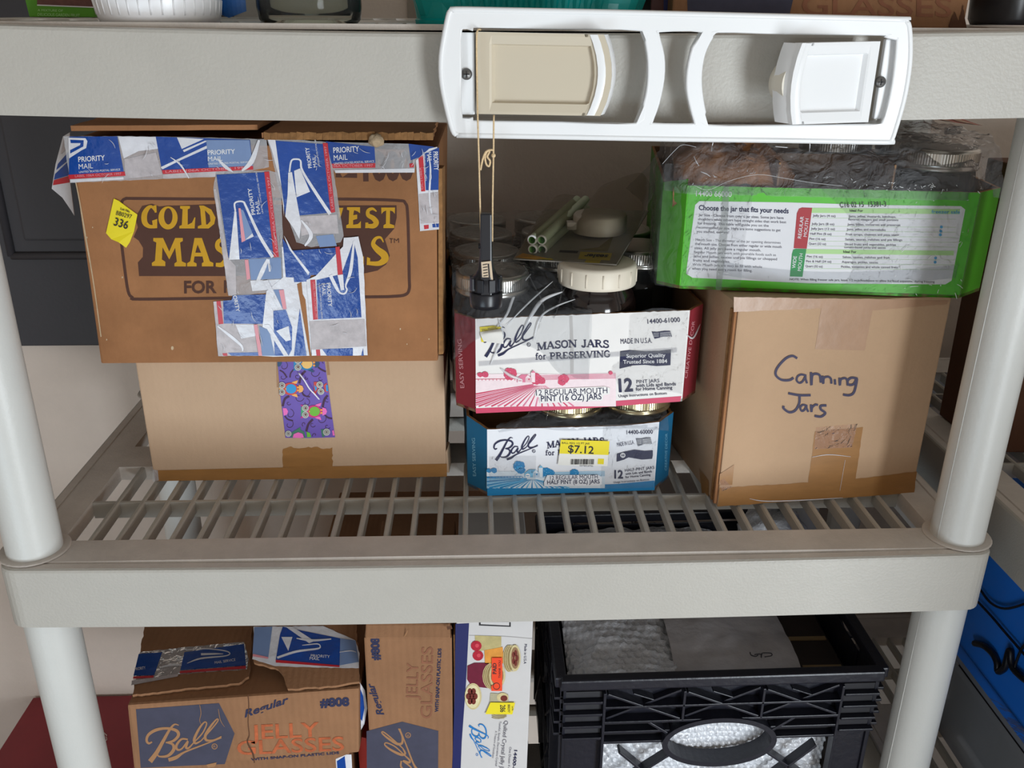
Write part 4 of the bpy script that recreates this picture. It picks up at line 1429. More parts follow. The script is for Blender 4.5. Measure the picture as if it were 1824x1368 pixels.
# half peeled price label
mb = MB()
pk = lambda x, y, o: fr.at(780 + x / 3.8, 520 + y / 3.8, o)
mb.poly([pk(283, 238, 0.0009), (pk(290, 300, 0.0007)), pk(295, 340, 0.0007), pk(318, 338, 0.0010), pk(330, 300, 0.0016), pk(432, 240, 0.003), pk(375, 228, 0.001)], M_yellow)
G = loft([[pk(284, 272, 0.0012), pk(340, 262, 0.003), pk(425, 250, 0.006)], [pk(292, 300, 0.003), pk(350, 285, 0.007), pk(436, 280, 0.0095)], [pk(310, 335, 0.0016), pk(380, 345, 0.004), pk(445, 352, 0.006)]], 6, 6)
mb.grid(G, M_paper)
text(mb, fr, 'BALL MASON', (780 + 300 / 3.8, 520 + 266 / 3.8), (780 + 395 / 3.8, 520 + 246 / 3.8), 3.4, I_black, 12)
mb.build('price_label', RED, 'half peeled yellow price label curling over')
# shrink wrap
mb = MB()
rows = []
SS = (-0.020, 0.004, 0.035, 0.062, 0.080, 0.098, 0.112)
Z4 = {-0.020: (0.150, 0.192, 0.215, 0.2335, 0.2345, 0.2345), 0.004: (0.178, 0.199, 0.2235, 0.2345, 0.2345, 0.2345), 0.035: (0.172, 0.199, 0.226, 0.2355, 0.2345, 0.2345),
      0.062: (0.162, 0.198, 0.216, 0.230, 0.2345, 0.2345), 0.080: (0.140, 0.197, 0.205, 0.217, 0.2345, 0.2345), 0.098: (0.132, 0.1965, 0.2, 0.205, 0.2345, 0.2345), 0.112: (0.130, 0.196, 0.199, 0.203, 0.234, 0.234)}
TT = (-0.0018, -0.0022, 0.012, 0.034, 0.085, 0.30)
rows = [[RT.P(a, t + (0.020 if a < -0.01 and i < 3 else 0), Z4[a][i]) for a in SS] for i, t in enumerate(TT)]
mb.grid(loft(rows, 10, 10, 0.0016, 55, 2.0, 0.004), F_wrap)
rows = [[RT.P(a, -0.0014, z + 0.004 * math.sin(a * 200)) for a in (0.150, 0.170, 0.190, 0.209)] for z in (0.112, 0.135, 0.155, 0.175, 0.1985)]
rows[1][0] = RT.P(0.135, -0.0014, 0.140)
mb.grid(loft(rows, 12, 12, 0.0006, 130, 4.0, 0.0016), F_spark)
rows = [[RT.P(a, -0.0012, z + 0.012 * a / 0.2 * 0.4) for a in (0.003, 0.06, 0.12, 0.20)] for z in (0.149, 0.151, 0.154)]
mb.grid(loft(rows, 8, 4, 0.0005, 60, 4.0), F_wrapdull)
for a0, pts in ((1, [(0.062, -0.002, 0.192), (0.066, 0.004, 0.205), (0.058, 0.02, 0.222), (0.050, 0.04, 0.236)]), (2, [(0.075, -0.002, 0.195), (0.080, 0.006, 0.203), (0.085, 0.02, 0.212), (0.09, 0.05, 0.224)])):
    mb.tube(smooth_path([RT.P(*p) for p in pts], 5), 0.0006, F_spark, 6)
F_highlight = mat('shrink_wrap_highlight', (246, 247, 250), 0.15, alpha=0.62, spec=0.8)  # wrap ridges drawn as white streaks, highlight put into the colour
for w_, pts in ((0.0011, [(0.020, -0.002, 0.188), (0.030, 0.0, 0.200), (0.040, 0.016, 0.216), (0.056, 0.03, 0.230)]), (0.0007, [(0.030, -0.002, 0.190), (0.044, 0.002, 0.203), (0.060, 0.012, 0.214), (0.078, 0.03, 0.222)]),
                (0.0016, [(0.046, -0.002, 0.184), (0.054, 0.0, 0.199), (0.066, 0.01, 0.210), (0.086, 0.02, 0.214)]), (0.0008, [(0.056, -0.0022, 0.172), (0.062, -0.0016, 0.196), (0.078, 0.006, 0.204), (0.098, 0.014, 0.208)]),
                (0.0012, [(0.014, -0.0016, 0.150), (0.020, -0.0016, 0.165), (0.026, -0.0018, 0.180), (0.022, -0.002, 0.196)]), (0.0014, [(0.024, -0.0015, 0.146), (0.034, -0.0015, 0.138), (0.044, -0.0015, 0.134)]),
                (0.0008, [(0.209, -0.0012, 0.172), (0.218, 0.006, 0.166), (0.228, 0.018, 0.176)])):
    P_ = smooth_path([RT.P(*p) for p in pts], 6)
    mb.tube(P_, [w_ * (0.25 + math.sin(PI * min(1, (i + 0.3) / len(P_)))) for i in range(len(P_))], F_highlight, 6)
mb.build('shrink_wrap', RED, 'torn clear shrink wrap')

# jars inside
j0 = make_jar('silver lidded pint jar at the front left of the red tray', 0.1285, 0.0405, M_band, M_lid, 'pint jars in the red tray', RT.P(0.0195, 0.0435, 0.1034))
names = {0: 'left', 1: 'middle', 2: 'right'}
nth = {1: 'second', 2: 'third', 3: 'rearmost'}
for r_ in (1, 2, 3):
    for c_ in (0, 1, 2):
        if r_ == 3 and c_ == 2:
            pass
        dup(j0, RT.P(0.0195 + 0.083 * c_, 0.0435 + 0.082 * r_ - (0.006 if r_ == 3 else 0), 0.1034), 'silver lidded pint jar in the %s row, %s column of the red tray' % (nth[r_], names[c_]))
# dark jar with white screw cap
t = thing('dark_jar', 'dark jar with white ribbed screw cap, front of the red tray', 'jar', RT.P(0.1245, 0.0425, 0.1034))
L = ORG[t]
M_dark = mat('dark_preserve', (22, 16, 18), 0.08, spec=0.6, coat=0.6)
M_cap = mat('cap_plastic', (232, 222, 204), 0.42, spec=0.4)
mb = MB()
mb.lathe([(0.001, 0.003), (0.034, 0.001), (0.0400, 0.006), (0.0405, 0.088), (0.0395, 0.098), (0.0365, 0.106), (0.0335, 0.111), (0.0333, 0.124)], M_dark, L, 40)
mb.build('body', t)
mb = MB()
mb.lathe([(0.0345, 0.1135), (0.0385, 0.1135), (0.0388, 0.116), (0.0386, 0.131), (0.0372, 0.1335), (0.0345, 0.1345), (0.0001, 0.1345)], M_cap, L, 56)
for i in range(15):
    a = 2 * PI * (i + 0.3) / 15
    p = L + Vector((0.0388 * math.cos(a), 0.0388 * math.sin(a), 0))
    mb.tube([p + Vector((0, 0, 0.1165)), p + Vector((0, 0, 0.1295))], 0.0008, M_cap, 6)
mb.build('cap', t, 'white plastic screw cap with raised ribs')

# ================================================================== blue and white tray of half pint jars
C_blue = mat('print_blue', (18, 132, 190), 0.5, var=0.06, vscale=40)
C_deep = mat('print_teal_blue', (20, 100, 140), 0.5, var=0.06, vscale=40)
C_bmid = mat('print_blue_mid', (120, 186, 222), 0.6)
C_bpale = mat('print_blue_pale', (222, 232, 240), 0.6, var=0.05, vscale=200)
C_wb = mat('print_white_cool', (234, 235, 240), 0.55, var=0.02, vscale=30)
BT = Tray((-0.0156, 0.1240), (0.1599, 0.1300), (-0.0361, 0.1449), (0.1800, 0.1560), 0.0006, 0.0755, 0.285)
BLUE = thing('jar_tray', 'blue and white card tray of half pint jars on the shelf grate', 'tray', (0.07, 0.26, 0.0006))
mb = MB()
cut = lambda i, t: 0.0755 + (0.0006 * noise.noise(Vector((t * 60, i, 1)))) + (0.0035 * max(0, t - 0.78) / 0.22 if i == 0 else 0) + (0.003 if i in (1,) else 0) + (0.006 if i == 5 else 0) * (1 - t)
BT.shell(mb, C_wb, C_deep, K_in, cut)
fb = BT.front
ink(mb, fb, [(868, 868), (1000, 866), (1100, 862), (1166, 856), (1166, 873), (868, 883)], C_blue, 1)
f2 = U(780, 520, 3.8)
farm(mb, fb, f2, C_blue, C_bmid, C_bpale, 1215, 330, 1130, 1328, (650, 1255, 1.05), [(345, 1210, 16), (380, 1208, 20), (550, 1180, 40), (560, 1205, 30), (735, 1220, 36), (765, 1225, 24), (925, 1225, 30)], (640, 1262))
ink(mb, fb, [f2(*p) for p in [(740, 1240), (1085, 1238), (1110, 1255), (1110, 1300), (1095, 1312), (720, 1316), (718, 1290)]], C_wb, 9)
wordmark(mb, fb, f2(376, 966), (302 / 3.8, 0), (0, 315 / 3.8), I_navy, 3)
slab_text(mb, fb, 'MASON JARS', f2(740, 1062), f2(1130, 1032), 11.5, I_navy, 3, arc=3)
slab_text(mb, fb, 'for PRESERVING', f2(726, 1107), f2(1165, 1099), 9.2, I_navy, 3)
text(mb, fb, '12 REGULAR MOUTH', f2(760, 1272), f2(1082, 1264), 7, I_navy, 10, bold=0.012)
text(mb, fb, 'HALF PINT (8 OZ) JARS', f2(740, 1302), f2(1095, 1296), 7, I_navy, 10, bold=0.012)
text(mb, fb, '14400-60000', f2(1278, 964), f2(1455, 960), 7, I_navy, 3, bold=0.008)
text(mb, fb, 'MADE IN U.S.A.', f2(1215, 1048), f2(1330, 1030), 7, I_navy, 3, bold=0.01)
flag(mb, fb, f2, 1340, 990, 100, 55, mat('ink_grey', (110, 112, 122), 0.7))
banner(mb, fb, f2, [(1212, 1096), (1260, 1082), (1330, 1068), (1400, 1076), (1455, 1072), (1455, 1108), (1450, 1130), (1380, 1135), (1290, 1120), (1260, 1135), (1210, 1150)], I_navy)
ink(mb, fb, [f2(*p) for p in ell(1252, 1106, 17, 17, 16)], I_white, 4)
stroke(mb, fb, [f2(1246, 1096), f2(1246, 1116)], 1, I_navy, 5, 1)
stroke(mb, fb, [f2(1258, 1096), f2(1258, 1116)], 1, I_navy, 5, 1)
stroke(mb, fb, [f2(1240, 1106), f2(1264, 1106)], 1, I_navy, 5, 1)
text(mb, fb, '12', f2(1195, 1262), f2(1254, 1262), 14, I_navy, 3, bold=0.03)
text(mb, fb, 'HALF-PINT JARS', f2(1268, 1218), f2(1465, 1198), 5, I_navy, 3)
text(mb, fb, 'with Lids and Bands', f2(1270, 1240), f2(1450, 1222), 4, I_navy, 3, bold=0.01)
text(mb, fb, 'for Home Canning', f2(1270, 1262), f2(1440, 1244), 4, I_navy, 3, bold=0.01)
text(mb, fb, 'Usage Instructions on Bottom', f2(1190, 1296), f2(1430, 1276), 3.4, I_navy, 3)
C_ltb = mat('print_pale_on_blue', (120, 178, 206), 0.6)
text(mb, BT.left, 'EASY SERVING', (848, 848), (846, 780), 5.5, C_ltb, 1, bold=0.01)
text(mb, BT.right, 'CREATIVE DECOR', (1188, 838), (1189, 772), 4, C_ltb, 1)
mb.build('body', BLUE)
# price sticker
mb = MB()
fs_ = Face(fb.p, fb.n)
ink(mb, fs_, [f2(*p) for p in [(832, 1003), (1160, 1012), (1148, 1180), (812, 1172)]], M_paper, 12)
ink(mb, fs_, [f2(*p) for p in [(832, 1001), (1162, 1010), (1155, 1104), (822, 1094)]], M_yellow, 13)
ink(mb, fs_, [f2(*p) for p in [(1084, 1128), (1125, 1130), (1122, 1167), (1081, 1165)]], M_yellow, 13)
text(mb, fs_, '$7.12', f2(880, 1086), f2(1054, 1096), 13, I_black, 14, bold=0.015)
text(mb, fs_, 'BALL REG 1/2 PT JAR', f2(840, 1028), f2(1028, 1034), 3.4, I_black, 14)
x = 900
rnd = random.Random(3)
while x < 1060:
    w = rnd.choice((2, 3, 5))
    ink(mb, fs_, [f2(*p) for p in [(x, 1132), (x + w, 1132), (x + w - 2, 1168), (x - 2, 1168)]], I_black, 14)
    x += w + rnd.choice((2, 3, 4))
text(mb, fs_, '0470054700', f2(960, 1182), f2(1050, 1184), 2.6, I_black, 14)
mb.build('price_sticker', BLUE, 'yellow and white price sticker')
mb = MB()
rows = [[BT.P(a, t, z + dz) for a, dz in ((0.012, 0.0), (0.045, 0.004), (0.080, 0.0), (0.120, 0.001), (0.160, 0.0), (0.186, -0.003))] for t, z in ((-0.001, 0.072), (0.003, 0.080), (0.012, 0.086), (0.026, 0.0885))]
rows[2][0] = BT.P(0.05, 0.012, 0.084)
rows[3][0] = BT.P(0.062, 0.026, 0.0880)
mb.grid(loft(rows, 10, 8, 0.0007, 80, 9, 0.002), F_wrap)
rows = [[BT.P(a, -0.0012, z) for a in (0.118, 0.14, 0.16, 0.175)] for z in (0.004, 0.03, 0.05, 0.078)]
mb.grid(loft(rows, 12, 12, 0.0005, 140, 3, 0.0015), F_spark)
rows = [[BT.P(a, -0.0012, z) for a in (0.002, 0.03, 0.05)] for z in (0.016, 0.03, 0.045)]
mb.grid(loft(rows, 8, 8, 0.0005, 140, 5, 0.0016), F_spark)
mb.tube(smooth_path([BT.P(0.060, 0.004, 0.083), BT.P(0.063, 0.01, 0.094), BT.P(0.058, 0.015, 0.086)], 5), 0.0007, F_spark, 6)
mb.build('shrink_wrap', BLUE, 'torn clear shrink wrap')
h0 = make_jar('gold lidded half pint jar, front middle of the blue tray', 0.0955, 0.0360, M_brass, M_lidg, 'half pint jars in the blue tray', BT.P(0.0885, 0.0450, 0.0040))
dup(h0, BT.P(0.1610, 0.0480, 0.0040), 'gold lidded half pint jar, front right of the blue tray')
for r_ in (1, 2):
    for c_ in (0, 1, 2):
        dup(h0, BT.P(0.0165 + 0.0722 * c_, 0.0480 + 0.073 * r_, 0.0040), 'gold lidded half pint jar in the %s row, %s column of the blue tray' % (nth[r_], names[c_]))
# card divider seen behind the empty front left corner
mb = MB()
mb.hexa([BT.P(a, t, z) for z in (0.0045, 0.085) for a, t in ((-0.012, 0.084), (0.052, 0.0835), (0.052, 0.0850), (-0.012, 0.0855))], K_in, 0.0004)
mb.build('divider', BLUE, 'plain card divider')

# ================================================================== green tray on the marked carton
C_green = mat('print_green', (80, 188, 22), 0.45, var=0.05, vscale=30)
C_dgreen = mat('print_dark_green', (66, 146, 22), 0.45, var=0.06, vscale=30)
C_mint = mat('print_mint', (178, 220, 150), 0.55)
C_cherry = mat('print_cherry', (170, 28, 40), 0.5)
C_em = mat('print_emerald', (28, 140, 70), 0.5)
C_lab = mat('print_label_white', (226, 226, 230), 0.5, var=0.02, vscale=40)
I_grey = mat('ink_text_grey', (112, 110, 120), 0.7)
I_sky = mat('ink_sky', (70, 160, 210), 0.6)
GT = Tray((0.1721, 0.1417), (0.4317, 0.1059), (0.1531, 0.1600), (0.4640, 0.1300), 0.2165, 0.3160, 0.25)
GREEN = thing('jar_tray', 'bright green card tray of jars with a printed chart, on the marked carton', 'tray', (0.34, 0.24, 0.2165))
mb = MB()
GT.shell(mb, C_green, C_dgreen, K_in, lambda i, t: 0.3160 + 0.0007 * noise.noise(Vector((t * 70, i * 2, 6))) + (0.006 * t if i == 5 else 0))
fe = GT.front
f3 = U(1140, 200, 2.667)
k = lambda L: [f3(*p) for p in L]
ink(mb, fe, k([(282, 422), (700, 428), (1100, 440), (1525, 446), (1545, 462), (1480, 800), (1450, 818), (800, 812), (250, 786), (220, 768), (222, 740), (262, 440)]), C_lab, 1)
text(mb, fe, '14400 66000', f3(266, 398), f3(435, 402), 9.5, I_white, 1, bold=0.01)
text(mb, fe, 'Choose the jar that fits your needs', f3(279, 464), f3(706, 480), 8.6, I_navy, 2, bold=0.025)
tx = ['Jar Size - Choose from over 6 jar sizes. Some jars have', 'shoulders while others have straight sides that work best', 'for freezing. This table will guide you on the', 'recommended jar size. Here are some suggestions to get', 'you started, explore!',
      '', 'Mouth Size - The diameter of the jar opening determines', 'the mouth size. Choose from either regular or wide mouth', 'sizes. All jelly jars have a regular mouth.', '  Regular Mouth jars work with pourable foods such as', '  jams and jellies, sauces and pie fillings or chopped', '  fruits and vegetables.', '  Wide Mouth jars are easy to fill with whole', '  when you need extra room for filling.']
for i, s_ in enumerate(tx):
    if not s_:
        continue
    y0 = 493 + i * 19.6
    x0 = 278 - i * 2.4
    w = len(s_) * 7.35
    text(mb, fe, s_, f3(x0, y0), f3(x0 + w, y0 + w * 0.036), 4.3, I_grey, 2, bold=0.012 if i not in (0, 6) else 0.018)
ink(mb, fe, k([(770, 452), (818, 454), (792, 648), (730, 646), (745, 480), (755, 458)]), C_cherry, 2)
ink(mb, fe, k([(740, 648), (790, 649), (772, 782), (712, 780), (722, 672), (728, 652)]), C_em, 2)
text(mb, fe, 'REGULAR', f3(765, 600), f3(778, 495), 6, C_lab, 3, bold=0.01)
text(mb, fe, 'MOUTH', f3(792, 592), f3(802, 506), 6, C_lab, 3, bold=0.01)
text(mb, fe, 'WIDE', f3(738, 742), f3(745, 684), 6, C_lab, 3, bold=0.01)
text(mb, fe, 'MOUTH', f3(764, 754), f3(774, 672), 6, C_lab, 3, bold=0.01)
ink(mb, fe, k([(818, 454), (1520, 460), (1518, 484), (815, 478)]), C_mint, 2)
ink(mb, fe, k([(790, 650), (1492, 658), (1490, 680), (788, 672)]), C_mint, 2)
text(mb, fe, 'Ideal For', f3(996, 472), f3(1060, 473), 4.2, I_black, 3, bold=0.02)
text(mb, fe, 'Ideal For', f3(966, 668), f3(1028, 669), 4.2, I_black, 3, bold=0.02)
for y, a, b in ((496, 'Jelly Jars (4 oz)', 'Jams, jellies, mustards, ketchups,'), (511, '', 'flavored vinegars and small portions'), (535, 'Jelly Jars (8 oz)', 'Jams, jellies, conserves and preserves'), (558, 'Jelly Jars (12 oz)', 'Jams, jellies and marmalades'), (582, 'Half Pint (8 oz)', 'Fruit syrups, chutneys and pizza sauce'),
                (606, 'Pint (16 oz)', 'Salsas, sauces, relishes and pie fillings'), (629, 'Quart (32 oz)', 'Sliced fruits and vegetables, pickles'), (643, '', 'tomato-based juices and sauces'), (690, 'Pint (16 oz)', 'Salsas, sauces, relishes and fruit'), (713, 'Pint & Half (24 oz)', 'Asparagus, pickles, sauces'), (736, 'Quart (32 oz)', 'Pickles, tomatoes and whole canned fruits')):
    x0 = 822 - (y - 496) * 0.15
    if a:
        text(mb, fe, a, f3(x0, y), f3(x0 + len(a) * 6.3, y + 2), 3.8, I_grey, 3, bold=0.006)
        stroke(mb, fe, [f3(x0 - 6, y + 6), f3(1500, y + 12)], 0.4, C_mint, 2, 1)
    text(mb, fe, b, f3(x0 + 170, y + 3), f3(x0 + 170 + len(b) * 6.6, y + 6), 3.8, I_grey, 3, bold=0.006)
text(mb, fe, 'NOTE: When filling freezer safe jars, leave 1/2 inch headspace to allow for food expansion during freezing.', f3(712, 798), f3(1402, 810), 3.6, I_black, 3)
text(mb, fe, 'C16 02 15  15381-3', f3(950, 452), f3(1170, 448), 9, I_black, 4)
for x, y in ((1432, 545), (1429, 565), (1427, 582), (1404, 692), (1402, 712)):
    ink(mb, fe, k(ell(x, y, 7, 7, 10)), I_sky, 3)
text(mb, fe, 'freezer safe', f3(1385, 480), f3(1520, 482), 6, I_sky, 4, bold=0.01)
stroke(mb, fe, k([(410, 352), (405, 450), (392, 640), (372, 845)]), [10, 12, 14, 10], mat('green_card_crease', (150, 156, 150), 0.7, alpha=0.35), 5, 4)
mb.build('body', GREEN)
mb = MB()
W = 0.262
# wrap standing up over the jars
zt_ = (0.3085, 0.3195, 0.340, 0.3555, 0.3575, 0.355)
tt_ = (-0.0016, -0.0016, 0.010, 0.035, 0.08, 0.21)
aa = (-0.020, 0.0, 0.05, 0.10, 0.15, 0.20, 0.25, 0.272, 0.288)
rows = []
for i, (z, t) in enumerate(zip(zt_, tt_)):
    r = []
    for j, a in enumerate(aa):
        tt = t + (0.016 if a < -0.01 else (0.020 if a > 0.265 else 0))
        zz = z
        if i in (2, 3, 4, 5) and a < 0.0:
            zz -= 0.012
        r.append(GT.P(a, tt, zz))
    rows.append(r)
mb.grid(loft(rows, 10, 9, 0.0018, 45, 5, 0.006), film('shrink_wrap_cloudy', (240, 240, 242), 0.88, 0.12, 0.9, 60, 0.13))
# wrinkled film over right part and left end of the front
rows = [[GT.P(a + da, -0.0016, z) for a in (0.150, 0.180, 0.215, 0.245, 0.2625)] for z, da in ((0.219, 0.0), (0.24, 0.01), (0.265, 0.004), (0.29, 0.0), (0.317, -0.03))]
for i in range(5):
    rows[i][-1] = GT.P(0.2625, -0.0016, (0.219, 0.24, 0.265, 0.29, 0.317)[i])
mb.grid(loft(rows, 14, 14, 0.0007, 120, 3, 0.0022), F_spark)
rows = [[GT.P(a, -0.0014, z) for a in (0.001, 0.03, 0.058 + 0.1 * max(0, z - 0.28))] for z in (0.219, 0.245, 0.275, 0.300, 0.317)]
mb.grid(loft(rows, 10, 12, 0.0005, 100, 8, 0.0014), F_spark)
rows = [[GT.P(a, -0.0012, z - 0.012 * math.sin(a * 12)) for a in (0.04, 0.09, 0.14, 0.2, 0.255)] for z in (0.237, 0.242, 0.250)]
mb.grid(loft(rows, 8, 4, 0.0004, 60, 4.0), F_wrap)
rows = [[Vector((p.x, p.y, z)) + Vector((-0.003 - 0.004 * random.random(), -0.004, 0)) for p in (GT.CL + GT.bk * 0.06 + Vector((-0.002, 0, 0)), GT.CL, (GT.CL + GT.A) / 2, GT.A)] for z in (0.2175, 0.25, 0.28, 0.31, 0.335)]
mb.grid(loft(rows, 8, 8, 0.001, 80, 8, 0.003), F_wrap)
F_glint = mat('shrink_wrap_glint', (250, 251, 253), 0.12, alpha=0.72, spec=0.9)  # thin white tubes painted as glints on the wrap
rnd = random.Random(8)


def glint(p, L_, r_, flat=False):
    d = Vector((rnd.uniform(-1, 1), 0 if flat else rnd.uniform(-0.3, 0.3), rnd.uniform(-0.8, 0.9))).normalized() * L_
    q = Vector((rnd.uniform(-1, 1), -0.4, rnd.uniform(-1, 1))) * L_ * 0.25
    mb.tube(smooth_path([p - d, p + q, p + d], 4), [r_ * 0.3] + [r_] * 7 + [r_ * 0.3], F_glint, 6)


for i in range(60):                                   # white glints painted along the torn film hem above the printed front
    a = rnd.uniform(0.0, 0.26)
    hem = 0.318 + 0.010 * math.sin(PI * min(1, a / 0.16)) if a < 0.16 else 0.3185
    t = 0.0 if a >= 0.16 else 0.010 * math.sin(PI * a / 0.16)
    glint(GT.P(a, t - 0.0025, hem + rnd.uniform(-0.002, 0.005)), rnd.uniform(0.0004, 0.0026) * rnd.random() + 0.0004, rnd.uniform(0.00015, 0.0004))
for i in range(54):                                   # white glints painted on crinkles over the right end of the front
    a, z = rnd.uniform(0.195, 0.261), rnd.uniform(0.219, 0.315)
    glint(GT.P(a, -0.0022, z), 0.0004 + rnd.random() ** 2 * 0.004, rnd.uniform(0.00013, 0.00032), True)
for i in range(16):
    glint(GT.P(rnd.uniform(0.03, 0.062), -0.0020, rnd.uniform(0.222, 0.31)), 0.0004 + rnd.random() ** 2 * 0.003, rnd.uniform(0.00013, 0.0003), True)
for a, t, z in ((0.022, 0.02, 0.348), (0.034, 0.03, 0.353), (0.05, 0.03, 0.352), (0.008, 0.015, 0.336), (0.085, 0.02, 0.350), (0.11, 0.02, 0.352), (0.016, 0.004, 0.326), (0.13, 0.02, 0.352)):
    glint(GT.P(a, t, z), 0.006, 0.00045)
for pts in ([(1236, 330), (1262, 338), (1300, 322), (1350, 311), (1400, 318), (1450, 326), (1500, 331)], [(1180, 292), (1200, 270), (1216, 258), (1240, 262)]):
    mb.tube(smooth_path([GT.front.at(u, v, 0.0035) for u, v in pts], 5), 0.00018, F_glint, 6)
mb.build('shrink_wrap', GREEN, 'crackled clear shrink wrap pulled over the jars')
g0 = make_jar('silver lidded jar at the right end of the green tray', 0.1310, 0.0376, M_band, M_lid, 'jars in the green tray', GT.P(0.2350, 0.0435, 0.2197))
dup(g0, GT.P(0.2350, 0.122, 0.2197), 'silver lidded jar behind the front one at the right end of the green tray')
dup(g0, GT.P(0.1580, 0.122, 0.2197), 'silver lidded jar in the back row of the green tray, second from right')
mb = MB()
for a in (0.082, 0.185):
    mb.hexa([GT.P(x, t, z) for z in (0.2200, 0.338) for x, t in ((a, 0.006), (a + 0.0018, 0.006), (a + 0.0018, 0.20), (a, 0.20))], K_in, 0.0003)
mb.hexa([GT.P(x, t, z) for z in (0.2200, 0.336) for x, t in ((0.0, 0.082), (0.272, 0.082), (0.272, 0.0838), (0.0, 0.0838))], K_in, 0.0003)
mb.build('divider', GREEN, 'crossed plain card dividers')
mb = MB()
rows = [[GT.P(a, t, z + dz) for a, dz in ((-0.012, -0.012), (0.015, 0.010), (0.035, 0.002), (0.055, 0.012), (0.078, -0.006), (0.100, -0.022))] for t, z in ((0.006, 0.306), (0.014, 0.330), (0.034, 0.348), (0.060, 0.345), (0.080, 0.330))]
mb.grid(loft(rows, 8, 8, 0.003, 40, 2, 0.006), K_gold)
mb.build('packing_paper', label='crumpled brown packing paper under the film at left in the green tray', cat='paper', origin=GT.P(0.04, 0.05, 0.31))

# ================================================================== white towel holder screwed to the upper shelf lip
M_white = mat('holder_plastic', (236, 237, 238), 0.35, spec=0.5)
M_shaded = mat('holder_plastic_shaded', (208, 197, 176), 0.4, spec=0.45)  # shade on the left arm put into its plastic colour
M_screw = mat('screw_steel', (120, 118, 116), 0.4, 0.8)
HY = -0.0125                                   # back plane just in front of the lip
hf = Face((0, HY - 0.012, 0), (0, -1, 0))
HOLD = thing('towel_holder', 'white plastic towel holder frame fixed to the upper shelf lip', 'towel holder', (0.115, HY, 0.42))


def hp(L):
    return [hf.at(u, v) for u, v in L]


def round_poly(pts, r, n=5):
    out = []
    k = len(pts)
    for i in range(k):
        a, b, c = Vector(pts[i - 1]), Vector(pts[i]), Vector(pts[(i + 1) % k])
        u, w = (a - b), (c - b)
        q = min(r, u.length / 2.2, w.length / 2.2)
        p0, p1 = b + u.normalized() * q, b + w.normalized() * q
        for j in range(n + 1):
            t = j / n
            out.append(tuple(p0 * (1 - t) ** 2 + b * 2 * t * (1 - t) + p1 * t * t))
    return out


outer = round_poly([(803, 17), (1100, 23), (1400, 30), (1617, 36)], 14)[6:]
outer = [(812, 17.5), (900, 19), (1100, 23), (1350, 29), (1600, 35), (1613, 37), (1620, 48), (1622, 90), (1619, 130), (1610, 180), (1594, 235), (1588, 249), (1578, 253),
         (1400, 250), (1200, 247.5), (1000, 244), (830, 241), (815, 240), (807, 232), (797, 195), (788, 150), (786, 110), (790, 75), (799, 30), (803, 21)]
h1 = [(843, 46), (1000, 49), (1143, 52), (1152, 75), (1157, 110), (1156, 150), (1149, 185), (1133, 222), (1000, 220), (843, 218), (843, 212), (821, 211), (819, 130), (820, 52), (843, 52)]
h2 = [(1176, 54), (1253, 55), (1236, 85), (1227, 125), (1226, 160), (1233, 195), (1240, 221), (1233, 223), (1163, 222), (1161, 216), (1172, 185), (1181, 140), (1181, 100), (1172, 62)]
h3 = [(1280, 55), (1400, 58), (1575, 60), (1578, 64), (1597, 68), (1600, 72), (1596, 120), (1588, 170), (1573, 220), (1545, 224), (1400, 225), (1262, 225), (1255, 200), (1249, 165), (1248, 130), (1254, 95), (1268, 66)]
mb = MB()
D = Vector((0, 0.012, 0))
b_ = bmesh.new()
loops = [hp(outer), hp(h1), hp(h2), hp(h3)]
mb.prism(loops[0], D, M_white, loops[1:])
# rounded bead along the edges so the frame reads as moulded
for l, r_ in ((loops[0], 0.0022), (loops[1], 0.0014), (loops[2], 0.0014), (loops[3], 0.0014)):
    mb.tube([p + Vector((0, 0.0013, 0)) for p in smooth_path(l, 3, True)], r_, M_white, 8, True)
for (a, b2) in (((820, 58), (843, 206)), ((1578, 70), (1594, 214))):
    x0, x1 = hf.at(a[0], 130).x, hf.at(b2[0], 130).x
    zt2, zb2 = hf.at(a[0], a[1]).z, hf.at(a[0], b2[1]).z
    mb.box((x0 - 0.001, HY - 0.006, zb2), (x1 + 0.001, HY - 0.001, zt2), M_white, 0.001)
mb.build('frame', HOLD)
for (u, v), nm in (((831, 132), 0), ((1568, 146), 1)):
    p = hf.at(u, v, -0.005)
    mb = MB()
    M = Matrix.Translation(p) @ Matrix.Rotation(PI / 2, 4, 'X')
    mb.lathe([(0.0040, -0.001), (0.0040, 0.0006), (0.0030, 0.0016), (0.0001, 0.0020)], M_screw, (0, 0, 0), 20, M)
    mb.bar(p + Vector((-0.0022, -0.0021, 0.0)), p + Vector((0.0022, -0.0021, 0.0)), 0.0008, 0.0008, mat('dark_slot', (40, 40, 42), 0.6))
    mb.bar(p + Vector((0, -0.0021, -0.0022)), p + Vector((0, -0.0021, 0.0022)), 0.0008, 0.0008, mat('dark_slot', (40, 40, 42), 0.6), up=(1, 0, 0))
    mb.build('screw', HOLD)


